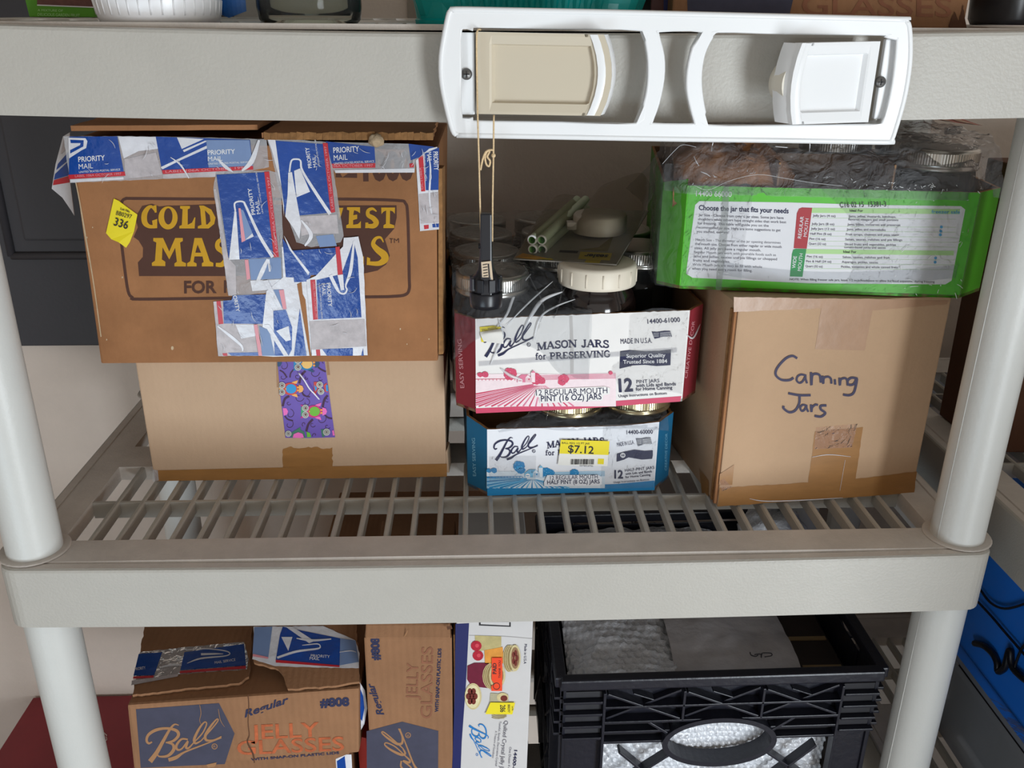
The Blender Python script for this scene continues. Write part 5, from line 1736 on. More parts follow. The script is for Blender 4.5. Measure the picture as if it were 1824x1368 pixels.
def arm(px0, px1, zt, zb, out, name, right):
    """swing arm hinged at px0 reaching to px1 and out towards the room, dished plate with a rolled end"""
    mb = MB()
    a = hf.at(px0, 130)
    w = MB()
    x0 = a.x
    yh = HY - 0.010
    x1 = onY(px1, 130, yh - out).x
    e = Vector((x1 - x0, -out, 0))
    Lg = e.length
    e.normalize()
    z0, z1 = onY((px0 + px1) / 2, zb, yh - out * 0.5).z, onY((px0 + px1) / 2, zt, yh - out * 0.5).z
    n = Vector((-e.y, e.x, 0)) if right else Vector((e.y, -e.x, 0))      # outer face direction
    if n.y > 0:
        n = -n
    zc, hh = (z0 + z1) / 2, (z1 - z0) / 2

    def P(s, t, d):
        """s along arm, t -1..1 up, d out of the plate"""
        return Vector((x0, yh, zc)) + e * (s * Lg) + Vector((0, 0, t * hh)) + n * d
    # plate with recessed dish: build as grid
    S = [0, 0.04, 0.10, 0.115, 0.135, 0.30, 0.50, 0.70, 0.82, 0.86, 0.875, 0.93, 1.0]
    T = [-1, -0.93, -0.72, -0.69, -0.64, -0.3, 0, 0.3, 0.64, 0.69, 0.72, 0.93, 1]
    dish = lambda s, t: -0.0045 if (0.12 < s < 0.87 and abs(t) < 0.70) else (-0.0010 if (0.105 < s < 0.878 and abs(t) < 0.725) else 0)
    rnd_end = lambda s, t: s - (0.07 * t * t if s > 0.85 else 0)
    G = [[P(rnd_end(s, t), t * (1 - 0.03 * s), dish(s, t)) for s in S] for t in T]
    Bk = [[P(rnd_end(s, t), t * (1 - 0.03 * s), -0.0075) for s in S] for t in T]
    mb.grid(G, M_shaded if not right else M_white, False)
    mb.grid(Bk, M_white, False)
    h_, w_ = len(T), len(S)
    edge = [(0, j) for j in range(w_)] + [(i, w_ - 1) for i in range(1, h_)] + [(h_ - 1, j) for j in range(w_ - 2, -1, -1)] + [(i, 0) for i in range(h_ - 2, 0, -1)]
    ev = [G[i][j] for i, j in edge] + [Bk[i][j] for i, j in edge]
    k = len(edge)
    mb.add(ev, [(i, (i + 1) % k, k + (i + 1) % k, k + i) for i in range(k)], M_white)
    # rolled nose turning back to hold the tube
    nose = []
    for s_, d in ((0.90, 0.0006), (0.95, 0.0004), (0.985, -0.0020), (1.010, -0.0065), (1.020, -0.013), (1.018, -0.018)):
        nose.append([P(s_ - 0.07 * t * t, t * 0.965, d) for t in (-1, -0.8, -0.5, -0.2, 0, 0.2, 0.5, 0.8, 1)])
    mb.grid(nose, M_white, True)
    arm_ = mb.build('swing_arm', HOLD)
    mb = MB()
    # tube plug on the inner side
    c = P(0.80 if right else 0.5, 0, -0.0070)
    M = Matrix.Translation(c) @ n.to_track_quat('-Z', 'Y').to_matrix().to_4x4()
    r_ = hh * 0.62
    mb.lathe([(r_, 0.0), (r_ * 0.98, 0.010), (r_ * 0.86, 0.018), (r_ * 0.5, 0.021), (0.0001, 0.022)], mat('plug_plastic', (228, 222, 208), 0.4), (0, 0, 0), 36, M)
    mb.build('tube_plug', arm_)


arm(848, 1090, 58, 206, 0.020, 'left', False)
arm(1562, 1412, 74, 221, 0.026, 'right', True)

# ================================================================== twine loop and the black lid lifter on it
M_twine = mat('twine', (226, 198, 156), 0.9, var=0.15, vscale=300, bump=0.4, bscale=900)
TY = -0.045
tp = lambda u, v, y=TY: onY(u, v, y)
mb = MB()
loop = [tp(857, 430), tp(855, 360), tp(853, 280), tp(851, 212), tp(849.5, 140, -0.0335), tp(849, 70, -0.0335), tp(851, 54, -0.030), tp(856, 53, -0.022)]
mb.tube(smooth_path(loop, 6), 0.00062, M_twine, 8)
loop2 = [tp(877, 430), tp(877.5, 360), tp(879, 275), tp(879.5, 214), tp(880, 206, -0.040)]
mb.tube(smooth_path(loop2, 6), 0.00062, M_twine, 8)
kn = [tp(879, 268), tp(875, 267), tp(868, 269), tp(864, 279), tp(866, 292), tp(871, 296), tp(873, 287), tp(868, 279), tp(872, 270), tp(866, 270), tp(861, 280), tp(858, 292), tp(856, 303)]
mb.tube(smooth_path(kn, 6), 0.0007, M_twine, 8)
b = bmesh.new()
bmesh.ops.create_icosphere(b, subdivisions=2, radius=0.0016)
mb.bm(b, M_twine, True, Matrix.Translation(tp(879, 277)))
mb.build('twine_loop', label='tan twine loop with a knot hanging from the white holder', cat='twine', origin=tp(868, 300))

M_blk = mat('black_plastic', (24, 25, 32), 0.32, spec=0.5)
LIFT = thing('lid_lifter', 'black plastic lid lifter hanging on the twine loop', 'lid lifter', tp(866, 545))
sc = (tp(866, 545) - tp(866, 420)).length / 125.0
base = tp(866, 540)
mb = MB()
mb.lathe([(0.0001, -0.002), (27.5 * sc, -0.002), (28.5 * sc, 0.001), (29 * sc, 0.0085), (28 * sc, 0.0095), (25 * sc, 0.0098)], M_blk, base, 40)
mb.lathe([(24 * sc, 0.0095), (25 * sc, 0.012), (25 * sc, 0.0205), (19 * sc, 0.0225), (14 * sc, 0.027), (11.5 * sc, 0.035), (10.5 * sc, 0.048), (9.4 * sc, 0.066), (8.0 * sc, 0.068), (0.0001, 0.0685)], M_blk, base, 36)
for i in range(8):
    a = PI / 8 + i * PI / 4
    d = Vector((math.cos(a), math.sin(a), 0))
    mb.bar(base + d * 25.5 * sc + Vector((0, 0, 0.011)), base + d * 25.5 * sc + Vector((0, 0, 0.0210)), 12 * sc, 6 * sc, M_blk, up=d, bev=0.0006)
mb.bar(base + Vector((0, -19 * sc, 0.006)), base + Vector((0, -9 * sc, 0.069)), 19 * sc, 15 * sc, M_blk, up=(0, -1, 0), bev=0.001)
mb.tube([base + Vector((-13.0 * sc, 0, 0.044)), base + Vector((-8 * sc, 0, 0.044))], 0.0022, M_blk, 10)
mb.build('body', LIFT)
mb = MB()
lf = Face(base + Vector((0, -23.4 * sc, 0.0233)), (0, -63, -10 * sc / 0.001))
M_lbl = mat('kraft_label', (206, 186, 160), 0.7)
mb.prism([lf.at(u, v, 0.0002) for u, v in ((857, 467), (875, 465), (879, 506), (860, 511))], (0, 0.0005, 0), M_lbl)
stroke(mb, lf, [(870, 470), (873, 505)], 2.4, I_black, 3, 1)
for i in range(7):
    stroke(mb, lf, [(860 + i * 0.3, 472 + i * 5), (868 + i * 0.3, 470.5 + i * 5)], 1.2, I_black, 3, 1)
mb.build('label', LIFT, 'small printed tan label')

# ================================================================== blister pack lying on the jar lids
CARD = thing('blister_pack', 'clear blister pack with green tubes lying on the red tray jars', 'blister pack', RT.P(0.10, 0.16, 0.236))
FLc, FRc = onZ(914, 463, 0.2345), onZ(1098, 473, 0.2395)
BRc, BLc = FRc + Vector((0.060, 0.165, 0.018)), FLc + Vector((0.045, 0.175, 0.014))
cq = lambda s, t, h=0.0: (FLc * (1 - s) + FRc * s) * (1 - t) + (BLc * (1 - s) + BRc * s) * t + Vector((0, -0.0, h))
M_card = mat('blister_card', (150, 146, 138), 0.5, var=0.1, vscale=30)
M_amber = mat('print_amber', (220, 160, 50), 0.5)
M_ylw = mat('print_yellow', (206, 186, 60), 0.5)
mb = MB()
mb.hexa([cq(0, 0), cq(1, 0), cq(1, 1), cq(0, 1), cq(0, 0, 0.0012), cq(1, 0, 0.0012), cq(1, 1, 0.0012), cq(0, 1, 0.0012)], M_card, 0.0004)
q2 = lambda L, m, h: mb.poly([cq(s, t, h) for s, t in L], m)
q2([(0.01, 0.02), (0.22, 0.0), (0.35, 0.03), (0.06, 0.10)], M_amber, 0.0015)
q2([(0.22, 0.01), (0.40, 0.01), (0.36, 0.04)], M_ylw, 0.0016)
q2([(0.62, 0.05), (0.92, 0.05), (0.90, 0.17), (0.60, 0.17)], M_ylw, 0.0015)
q2([(0.70, 0.0), (0.84, 0.0), (0.84, 0.05), (0.70, 0.05)], M_ylw, 0.0015)
q2([(0.40, 0.20), (0.85, 0.20), (0.82, 0.46), (0.40, 0.46)], mat('print_olive', (126, 116, 74), 0.6, var=0.3, vscale=60), 0.0015)
q2([(0.40, 0.14), (0.58, 0.14), (0.58, 0.18), (0.40, 0.18)], I_black, 0.0016)
q2([(0.66, 0.50), (0.78, 0.50), (0.76, 0.60), (0.66, 0.58)], C_maroon, 0.0016)
# wording runs the other way up on the yellow flash
vs, fs = glyphs('sealer', 0.03, 0)
X0, X1 = min(v[0] for v in vs), max(v[0] for v in vs)
mb.add([cq(0.88 - 0.22 * (x - X0) / (X1 - X0), 0.135 - 0.055 * y / CAPH, 0.0018) for x, y in vs], fs, I_black)
mb.build('backing_card', CARD, 'printed backing card')
M_tube = mat('tube_pale_green', (196, 208, 178), 0.35)
M_tubein = mat('tube_inner_green', (150, 214, 120), 0.5)
tdir = (cq(0.35, 0.98) - cq(0.15, 0.03)).normalized()
for dx, dz, nm in ((-1, 0, 0), (1, 0, 1), (-1, 1, 2), (1, 1, 3)):
    mb = MB()
    p = onY(957.5, 436, FLc.y + 0.012) + Vector((dx * 0.0049 - (0.0008 if dz else 0), 0.0, (dz - 0.5) * 0.0098))
    q = p + tdir * 0.150
    mb.tube([p, q], 0.0049, M_tube, 20, caps=False)
    mb.tube([p + tdir * 0.0001, q], 0.0040, M_tubein, 20, caps=False)
    T_ = tdir.to_track_quat('Z', 'Y').to_matrix().to_4x4()
    mb.lathe([(0.0036, -0.0004), (0.0050, -0.0004), (0.0051, 0.0010)], M_white, (0, 0, 0), 24, Matrix.Translation(p) @ T_, caps=False)
    mb.build('tube', CARD)
mb = MB()
pc = cq(0.66, 0.55, 0.0015)
mb.lathe([(0.0285, 0.0), (0.0285, 0.017), (0.0265, 0.0195), (0.0001, 0.0195)], mat('pump_plastic', (186, 178, 166), 0.45), pc, 40)
mb.box(tuple(pc + Vector((-0.036, -0.012, 0.004))), tuple(pc + Vector((-0.026, 0.0, 0.012))), mat('pump_plastic', (186, 178, 166), 0.45), 0.001)
mb.build('pump_body', CARD, 'round pale plastic body')
mb = MB()
rows = [[cq(s, t, h) for s, h in zip((0.0, 0.12, 0.28, 0.42, 0.55, 0.75, 0.92, 1.02), H_)] for t, H_ in ((-0.01, (0.002, 0.004, 0.005, 0.003, 0.003, 0.003, 0.003, 0.001)), (0.18, (0.002, 0.02, 0.023, 0.008, 0.010, 0.010, 0.008, 0.002)), (0.4, (0.002, 0.02, 0.024, 0.012, 0.026, 0.028, 0.022, 0.004)), (0.7, (0.002, 0.02, 0.024, 0.014, 0.03, 0.034, 0.03, 0.012)), (0.97, (0.002, 0.018, 0.02, 0.012, 0.030, 0.040, 0.044, 0.030)))]
mb.grid(loft(rows, 6, 7, 0.0012, 60, 1), film('blister_plastic', (220, 216, 206), 0.95, 0.12, 0.3, 40, 0.03))
tail = [[cq(0.80, 0.9, 0.03), cq(0.98, 0.80, 0.02), cq(1.03, 0.65, 0.012)], [cq(0.98, 1.05, 0.052), cq(1.05, 0.98, 0.044), cq(1.08, 0.88, 0.032)], [cq(1.06, 1.12, 0.074), cq(1.09, 1.08, 0.068), cq(1.11, 1.02, 0.060)]]
mb.grid(loft(tail, 7, 8, 0.0022, 90, 7, 0.004), film('bag_plastic', (210, 204, 194), 0.9, 0.14, 0.6, 60, 0.2))
mb.build('blister', CARD, 'clear domed plastic with a twisted bag end')

# ================================================================== lower tier: battered glass cartons
LZ = -TIER + 0.0006
I_orange = mat('ink_orange', (178, 92, 54), 0.85, var=0.3, vscale=90)
I_rust = mat('ink_rust', (138, 90, 66), 0.9, var=0.15, vscale=60)
I_dkblue = mat('ink_blue_grey', (66, 66, 84), 0.85, var=0.12, vscale=60)


def ball_panel(mb, fc, poly, o, ex, ey, paper):
    ink(mb, fc, poly, I_dkblue, 1)
    wordmark(mb, fc, o, ex, ey, paper, 2)


K_mark = mat('kraft_mark', (164, 120, 82), 0.85)
JF = 0.0480
JEL = thing('jelly_glass_carton', 'battered brown carton with faded orange lettering, lying on its twin below', 'box', (-0.27, 0.15, -0.283))
fj = Face((-0.27, JF, -0.23), (0, -1, 0))
tl, tr, br, bl = fj.at(226, 1256), fj.at(640, 1226), fj.at(640, 1341), fj.at(238, 1371)
dep = Vector((0.0, 0.215, 0.0))
mb = MB()
mb.hexa([bl, br, br + dep + Vector((0.003, 0, 0)), bl + dep, tl, tr, tr + dep + Vector((0.003, 0, 0)), tl + dep], K_jelly, 0.003)
f4 = U(210, 1100, 4.053)
k = lambda L: [f4(*p) for p in L]
ball_panel(mb, fj, k([(130, 662), (730, 618), (842, 838), (772, 1058), (165, 1085)]), f4(200, 735), (550 / 4.053, 0), (0, 550 / 4.053), K_mark)
text(mb, fj, 'Regular', f4(915, 722), f4(1240, 612), 12, I_navy, 2, bold=0.025, shear=0.35)
text(mb, fj, '#808', f4(1460, 645), f4(1672, 636), 14, I_navy, 2, bold=0.05)
text(mb, fj, 'JELLY', f4(960, 880), f4(1455, 858), 25, I_orange, 2, bold=0.012)
text(mb, fj, 'GLASSES', f4(862, 992), f4(1635, 958), 24, I_orange, 2, bold=0.012)
text(mb, fj, 'WITH SNAP-ON PLASTIC LIDS', f4(960, 1034), f4(1598, 985), 4.2, I_navy, 2, bold=0.03)
stroke(mb, fj, k([(940, 560), (945, 640), (940, 760), (948, 850), (935, 900), (975, 985), (985, 1050)]), [1.2, 1.4, 1, 1.4, 2.5, 3, 2], K_dark, 3, 4)
stroke(mb, fj, k([(590, 630), (600, 690), (590, 740), (600, 770)]), [0.8, 1, 0.8, 0.5], K_mark, 3, 4)
stroke(mb, fj, k([(725, 660), (740, 740), (770, 790)]), [0.8, 1, 0.5], K_mark, 3, 4)
ink(mb, fj, jag(k([(640, 1062), (715, 1045), (720, 1035), (700, 1075), (650, 1085)]), 0.3, 2, 3), K_mark, 3)
mb.build('body', JEL)


def tape_piece(mb, fc, L, lay=1, m=None):
    ink(mb, fc, jag(L, 0.5, 6, 4), m or F_tape, lay)


# top flaps standing a little proud, each with its strip of tape
T0 = Vector((0, 0, 0.004))
nt = (tr - tl).cross(dep).normalized()
ft = Face(tl + nt * 0.004, nt)
mb = MB()
P = [ft.at(u, v) for u, v in jag([(236, 1238), (262, 1090), (452, 1085), (443, 1205), (425, 1217), (330, 1226)], 1.2, 7, 5)]
mb.prism([p - nt * 0.003 for p in P], nt * 0.003, K_jelly)
mb.build('top_flap', JEL)
mb = MB()
ink(mb, ft, jag(k([(155, 250), (470, 215), (910, 175), (945, 300), (930, 375), (440, 410), (250, 440), (95, 490), (110, 440)]), 0.6, 6, 4), F_tape, 2)
ink(mb, ft, k([(150, 262), (320, 250), (262, 415), (112, 420)]), I_blue, 3)
ink(mb, ft, k([(480, 250), (910, 190), (925, 345), (450, 380)]), I_blue, 3)
ink(mb, ft, k([(450, 385), (922, 348), (924, 368), (445, 402)]), I_red, 4)
ink(mb, ft, k([(112, 425), (260, 418), (255, 435), (108, 440)]), I_red, 4)
ink(mb, ft, k([(100, 455), (440, 405), (430, 425), (98, 488)]), I_tapegrey, 3)
stroke(mb, ft, k([(490, 235), (640, 225), (790, 245), (785, 275), (600, 295), (500, 330)]), [2, 2, 2, 2, 3, 1], I_tapewhite, 4)
stroke(mb, ft, k([(600, 265), (700, 262), (760, 262)]), [4, 3, 1], I_tapewhite, 4)
stroke(mb, ft, k([(300, 360), (400, 340), (460, 345)]), [2, 4, 2], I_tapewhite, 5)
text(mb, ft, 'MAIL SERVICE', f4(700, 335), f4(850, 312), 4.5, I_white, 5)
text(mb, ft, 'PRIORITY', f4(122, 382), f4(200, 372), 5, I_white, 5)
mb.build('tape_strip', JEL, 'postal tape across the left flap')
nt2 = (nt + Vector((0, -0.38, 0))).normalized()
ft2 = Face(tl + nt * 0.007, nt2)
mb = MB()
P = [ft2.at(u, v) for u, v in jag([(452, 1085), (634, 1082), (640, 1214), (590, 1222), (512, 1227), (505, 1205), (495, 1192), (452, 1180)], 1.2, 7, 9)]
mb.prism([p - nt2 * 0.004 for p in P], nt2 * 0.004, K_jelly)
mb.build('top_flap', JEL)
mb = MB()
ink(mb, ft2, jag(k([(978, 66), (1480, 60), (1715, 165), (1745, 260), (1740, 365), (1440, 362), (1130, 350), (970, 300), (985, 180)]), 0.5, 6, 4), I_tapewhite, 2)
ink(mb, ft2, k([(985, 70), (1115, 66), (1085, 295), (972, 262)]), I_paleblue, 3)
ink(mb, ft2, k([(1170, 125), (1190, 66), (1605, 150), (1600, 350), (1140, 305)]), I_blue, 3)
ink(mb, ft2, k([(1605, 150), (1715, 165), (1740, 320), (1602, 345)]), I_paleblue, 3)
ink(mb, ft2, k([(1140, 305), (1600, 345), (1600, 358), (1140, 325)]), I_red, 4)
ink(mb, ft2, k([(975, 262), (1085, 285), (1085, 298), (972, 280)]), I_pink, 4)
ink(mb, ft2, k([(1210, 66), (1260, 66), (1420, 170), (1380, 185)]), I_tapewhite, 4)
ink(mb, ft2, k([(1180, 140), (1260, 140), (1230, 240)]), I_tapewhite, 4)
stroke(mb, ft2, k([(1150, 290), (1290, 245), (1440, 225), (1460, 205), (1440, 190), (1380, 195), (1330, 200)]), [4, 4, 3, 2, 2, 2, 1], I_tapewhite, 4)
stroke(mb, ft2, k([(1290, 150), (1400, 165), (1540, 155)]), [2, 4, 2], I_tapewhite, 5)
text(mb, ft2, 'PRIORITY', f4(1392, 285), f4(1530, 292), 5, I_white, 5)
text(mb, ft2, 'MAIL', f4(1384, 304), f4(1455, 308), 5, I_white, 5)
stroke(mb, ft2, k([(1600, 250), (1680, 240), (1720, 250)]), [1, 2, 1], I_tapewhite, 5)
mb.build('tape_strip', JEL, 'postal tape across the right flap')
# loose tape end at the right side
mb = MB()
fo = Face((tr.x + 0.002, JF + 0.01, 0), (0.5, -1, 0))
mb.prism([fo.at(u, v) for u, v in ((640, 1215), (650, 1230), (654, 1262), (649, 1290), (643, 1300), (642, 1250))], (0, 0.0006, 0), I_tapewhite)
ink(mb, fo, [(641, 1225), (647, 1240), (649, 1262), (645, 1285), (642, 1280)], I_blue, 3)
mb.build('tape_end', JEL)

# twin carton underneath
TW = thing('jelly_glass_carton', 'brown carton at the bottom of the stack, mostly hidden under the battered one', 'box', (-0.27, 0.15, LZ))
mb = MB()
mb.hexa([Vector((-0.392, 0.056, LZ)), Vector((-0.166, 0.056, LZ)), Vector((-0.166, 0.27, LZ)), Vector((-0.392, 0.27, LZ)), Vector((-0.392, 0.056, -0.2852)), Vector((-0.166, 0.056, -0.2712)), Vector((-0.166, 0.27, -0.2712)), Vector((-0.392, 0.27, -0.2852))], K_jelly, 0.002)
ft3 = Face((0, 0.056, 0), (0, -1, 0))
ink(mb, ft3, [(598, 1352), (617, 1344), (626, 1344), (628, 1385), (600, 1385)], I_tapewhite, 1)
ink(mb, ft3, [(600, 1356), (614, 1347), (618, 1385), (602, 1385)], I_blue, 2)
mb.build('body', TW)
mb = MB()
mb.hexa([Vector((-0.160, 0.075, LZ)), Vector((-0.150, 0.075, LZ)), Vector((-0.150, 0.26, LZ)), Vector((-0.160, 0.26, LZ)), Vector((-0.160, 0.075, -0.272)), Vector((-0.150, 0.075, -0.275)), Vector((-0.150, 0.26, -0.275)), Vector((-0.160, 0.26, -0.272))], mat('red_card', (196, 52, 40), 0.5), 0.001)
mb.build('folder', label='thin red folder standing between the brown cartons', cat='folder', origin=(-0.155, 0.16, LZ))

# upright carton
UPR = thing('jelly_glass_carton', 'brown carton standing on end with sideways lettering, beside the battered one', 'box', (-0.1, 0.15, LZ))
fu = Face((0, JF, 0), (0, -1, 0))
mb = MB()
a, b2 = fu.at(648, 1136), fu.at(805, 1136)
c_, d_ = fu.at(655, 1368), fu.at(800, 1368)
dep = Vector((0, 0.215, 0))
kz = lambda p, q: q + (q - p) * ((LZ - q.z) / (q.z - p.z))
c_, d_ = Vector((-0.1455, JF, LZ)), Vector((-0.0560, JF, LZ))
mb.hexa([c_, d_, d_ + dep, c_ + dep, a, b2, b2 + dep, a + dep], K_jelly, 0.002)
f5 = U(560, 1080, 4.145)
k = lambda L: [f5(*p) for p in L]
ball_panel(mb, fu, k([(385, 922), (648, 852), (915, 920), (912, 1500), (390, 1500)]), f5(500, 1440), (0, -540 / 4.145), (540 / 4.145, 0), K_mark)
text(mb, fu, '#808', f5(482, 398), f5(476, 232), 14, I_navy, 2, bold=0.05)
text(mb, fu, 'Regular', f5(515, 800), f5(432, 562), 12, I_navy, 2, bold=0.025, shear=0.35)
text(mb, fu, 'WITH SNAP-ON PLASTIC LIDS', f5(915, 782), f5(938, 312), 6, I_navy, 2, bold=0.03)
text(mb, fu, 'JELLY', f5(760, 690), f5(768, 420), 20, I_rust, 2, bold=0.008)
text(mb, fu, 'GLASSES', f5(868, 830), f5(876, 300), 20, I_rust, 2, bold=0.008)
stroke(mb, fu, k([(690, 175), (680, 200), (662, 225)]), [0.6, 1.6, 0.6], K_mark, 2, 4)
mb.build('body', UPR)
mb = MB()
mb.hexa([a + Vector((0.001, -0.0012, -0.001)), b2 + Vector((-0.001, -0.0012, -0.001)), b2 + dep + Vector((0, 0, -0.001)), a + dep + Vector((0, 0, -0.001)), a + Vector((0.002, 0.006, 0.013)), b2 + Vector((-0.002, 0.006, 0.013)), b2 + dep + Vector((0, -0.01, 0.013)), a + dep + Vector((0, -0.01, 0.013))], K_jelly, 0.002)
ink(mb, Face((0, JF - 0.001, 0), (0, -1, 0)), jag(k([(975, 150), (1010, 140), (1020, 165), (985, 175)]), 0.6, 2, 2), K_dark, 1)
mb.build('end_flaps', UPR, 'bent closed end flaps')
mb = MB()
for i in range(1):
    x = b2.x + 0.0015 + i * 0.0022
    mb.hexa([Vector((d_.x + 0.001 + i * 0.002, JF + 0.002 + 0.003 * i, LZ)), Vector((d_.x + 0.0026 + i * 0.002, JF + 0.002 + 0.003 * i, LZ)), Vector((d_.x + 0.0026 + i * 0.002, JF + 0.05, LZ)), Vector((d_.x + 0.001 + i * 0.002, JF + 0.05, LZ)),
             Vector((x, JF + 0.002 + 0.003 * i, a.z - 0.004 * i)), Vector((x + 0.0016, JF + 0.002 + 0.003 * i, a.z - 0.004 * i)), Vector((x + 0.0016, JF + 0.05, a.z)), Vector((x, JF + 0.05, a.z))], K_edge, 0.0005)
mb.build('side_flap', UPR, 'layered raw board edges')

# white printed jar box
M_wbox = mat('white_box', (206, 203, 202), 0.5, var=0.03, vscale=30)
M_navyb = mat('navy_band', (26, 32, 92), 0.5)
I_ltbl = mat('ink_bright_blue', (20, 118, 190), 0.5)
WB = thing('quilted_jar_box', 'white and navy jar box standing on end beside the black crate', 'box', (-0.01, 0.15, LZ))
fw = Face((0, JF, 0), (0, -1, 0))
mb = MB()
x0t, x1t = fw.at(813, 1116).x, fw.at(950, 1116).x
zt_ = -0.088
x0b, x1b = -0.0505, 0.0225
mb.hexa([Vector((x0b, JF, LZ)), Vector((x1b, JF, LZ)), Vector((x1b, JF + 0.23, LZ)), Vector((x0b, JF + 0.23, LZ)), Vector((x0t, JF, zt_)), Vector((x1t, JF, zt_)), Vector((x1t, JF + 0.23, zt_)), Vector((x0t, JF + 0.23, zt_))], M_wbox, 0.0015)
ink(mb, fw, k([(1042, 130), (1142, 125), (1120, 560), (1088, 1000), (1072, 1400), (1006, 1400), (1022, 1100), (1036, 600)]), M_navyb, 1)
ink(mb, fw, k([(1215, 120), (1450, 118), (1450, 152), (1215, 142)]), I_black, 1)
ink(mb, fw, k([(1228, 118), (1438, 116), (1438, 142), (1228, 132)]), M_wbox, 2)
stroke(mb, fw, k([(1142, 215), (1400, 222), (1610, 240)]), [1, 1.2, 1], mat('fold_line', (170, 166, 164), 0.7), 1, 3)
text(mb, fw, 'Made in U.S.A', f5(1552, 280), f5(1546, 425), 4.5, I_navy, 2)
ph = {}


def PM(n, c):
    return mat('photo_' + n, c, 0.4, var=0.12, vscale=150)


ink(mb, fw, k([(1185, 215), (1380, 222), (1380, 320), (1190, 330)]), PM('straw', (186, 172, 120)), 2)
for cx, cy, r in ((1195, 292, 38), (1208, 364, 38)):
    ink(mb, fw, k(ell(cx, cy, r * 1.05, r, 14)), PM('berry', (176, 28, 50)), 3)
    ink(mb, fw, k(ell(cx + 6, cy - 2, r * 0.4, r * 0.4, 10)), PM('berry2', (210, 70, 84)), 4)


def photo_jar(L, body, lidc, lx, ly, rx, ry):
    ink(mb, fw, k(L), PM(*body), 3)
    ink(mb, fw, k(ell(lx - 45, ly + 4, rx * 0.8, ry, 18)), PM('band', (150, 130, 86)), 4)
    for i in range(3):
        stroke(mb, fw, k(ell(lx - 45 + i * 14, ly + 4, rx * 0.78, ry * 0.98, 14)), 0.8, PM('band2', (216, 200, 150)), 5, 1, True)
    ink(mb, fw, k(ell(lx, ly, rx * 0.75, ry * 0.98, 18)), PM('lid', (206, 190, 142)), 6)
    ink(mb, fw, k(ell(lx, ly, rx * 0.58, ry * 0.8, 18)), PM('lidc', (150, 116, 84)), 7)
    for a in range(5):
        t_ = a * 1.256
        ink(mb, fw, k(ell(lx + rx * 0.25 * math.cos(t_), ly + ry * 0.38 * math.sin(t_), rx * 0.2, ry * 0.24, 10)), PM('fruit', (112, 44, 36)), 8)


photo_jar([(1255, 325), (1390, 300), (1400, 420), (1260, 425)], ('peach', (222, 150, 62)), 0, 1482, 382, 55, 100)
photo_jar([(1130, 440), (1180, 418), (1290, 418), (1290, 605), (1160, 590), (1128, 540)], ('jam', (110, 22, 50)), 0, 1350, 512, 80, 96)
ink(mb, fw, k(ell(1172, 665, 62, 98, 22)), PM('lid', (206, 190, 142)), 4)
ink(mb, fw, k(ell(1168, 665, 54, 86, 22)), PM('lid3', (226, 214, 170)), 5)
for a in range(6):
    t_ = a * 1.047
    ink(mb, fw, k(ell(1162 + 26 * math.cos(t_), 665 + 42 * math.sin(t_), 18, 24, 10)), PM('fruit', (112, 44, 36)), 6)
ink(mb, fw, k(ell(1162, 665, 16, 24, 10)), PM('fruit', (112, 44, 36)), 6)
ink(mb, fw, k([(1300, 640), (1430, 650), (1440, 760), (1400, 830), (1320, 825), (1290, 740)]), PM('glass', (176, 168, 140)), 3)
ink(mb, fw, k(ell(1390, 672, 44, 34, 14)), PM('lid', (206, 190, 142)), 4)
ink(mb, fw, k(ell(1400, 680, 26, 22, 14)), PM('fruit', (112, 44, 36)), 5)
for i in range(4):
    stroke(mb, fw, k([(1310, 780 + i * 14), (1360, 800 + i * 10), (1420, 790 + i * 8)]), 1, PM('band', (150, 130, 86)), 4, 3)
wordmark(mb, fw, f5(1304, 868), (0, 252 / 4.145), (-290 / 4.145, 0), I_ltbl, 3)
text(mb, fw, 'Quilted Crystal Jelly Jars', f5(1402, 845), f5(1366, 1240), 7, I_grey, 3)
text(mb, fw, 'Tasteful, Simple, Decorative Crystal', f5(1366, 850), f5(1336, 1180), 3.6, I_grey, 3)
text(mb, fw, 'A Treasure of Goodness', f5(1336, 920), f5(1312, 1120), 3.6, I_grey, 3)
text(mb, fw, 'One Dozen 4 oz Jars', f5(1440, 1040), f5(1425, 1260), 4, I_grey, 3)
text(mb, fw, '14400-80', f5(1476, 1062), f5(1458, 1240), 5.5, I_navy, 3, bold=0.02)
mb.build('body', WB)
mb = MB()
ink(mb, fw, k([(1310, 380), (1388, 380), (1386, 625), (1306, 625), (1306, 590), (1330, 570), (1308, 545)]), mat('orange_sticker', (240, 72, 30), 0.5), 9)
text(mb, fw, 'PAID', f5(1344, 500), f5(1344, 420), 6.5, I_black, 10, bold=0.02)
text(mb, fw, 'THANK YOU', f5(1376, 530), f5(1376, 400), 4, I_black, 10)
stroke(mb, fw, k(ell(1345, 590, 24, 24, 14)), 1, I_black, 10, 1, True)
mb.build('paid_sticker', WB, 'bright orange sticker')
mb = MB()
ink(mb, fw, k([(1300, 710), (1482, 712), (1462, 798), (1262, 796)]), M_yellow, 9)
text(mb, fw, '286', f5(1372, 728), f5(1372, 782), 9, I_black, 10, bold=0.01)
text(mb, fw, 'BB0297', f5(1428, 726), f5(1428, 784), 4, I_black, 10)
text(mb, fw, 'Lot No', f5(1458, 738), f5(1458, 770), 3, I_black, 10)
mb.build('lot_sticker', WB, 'yellow lot number sticker')

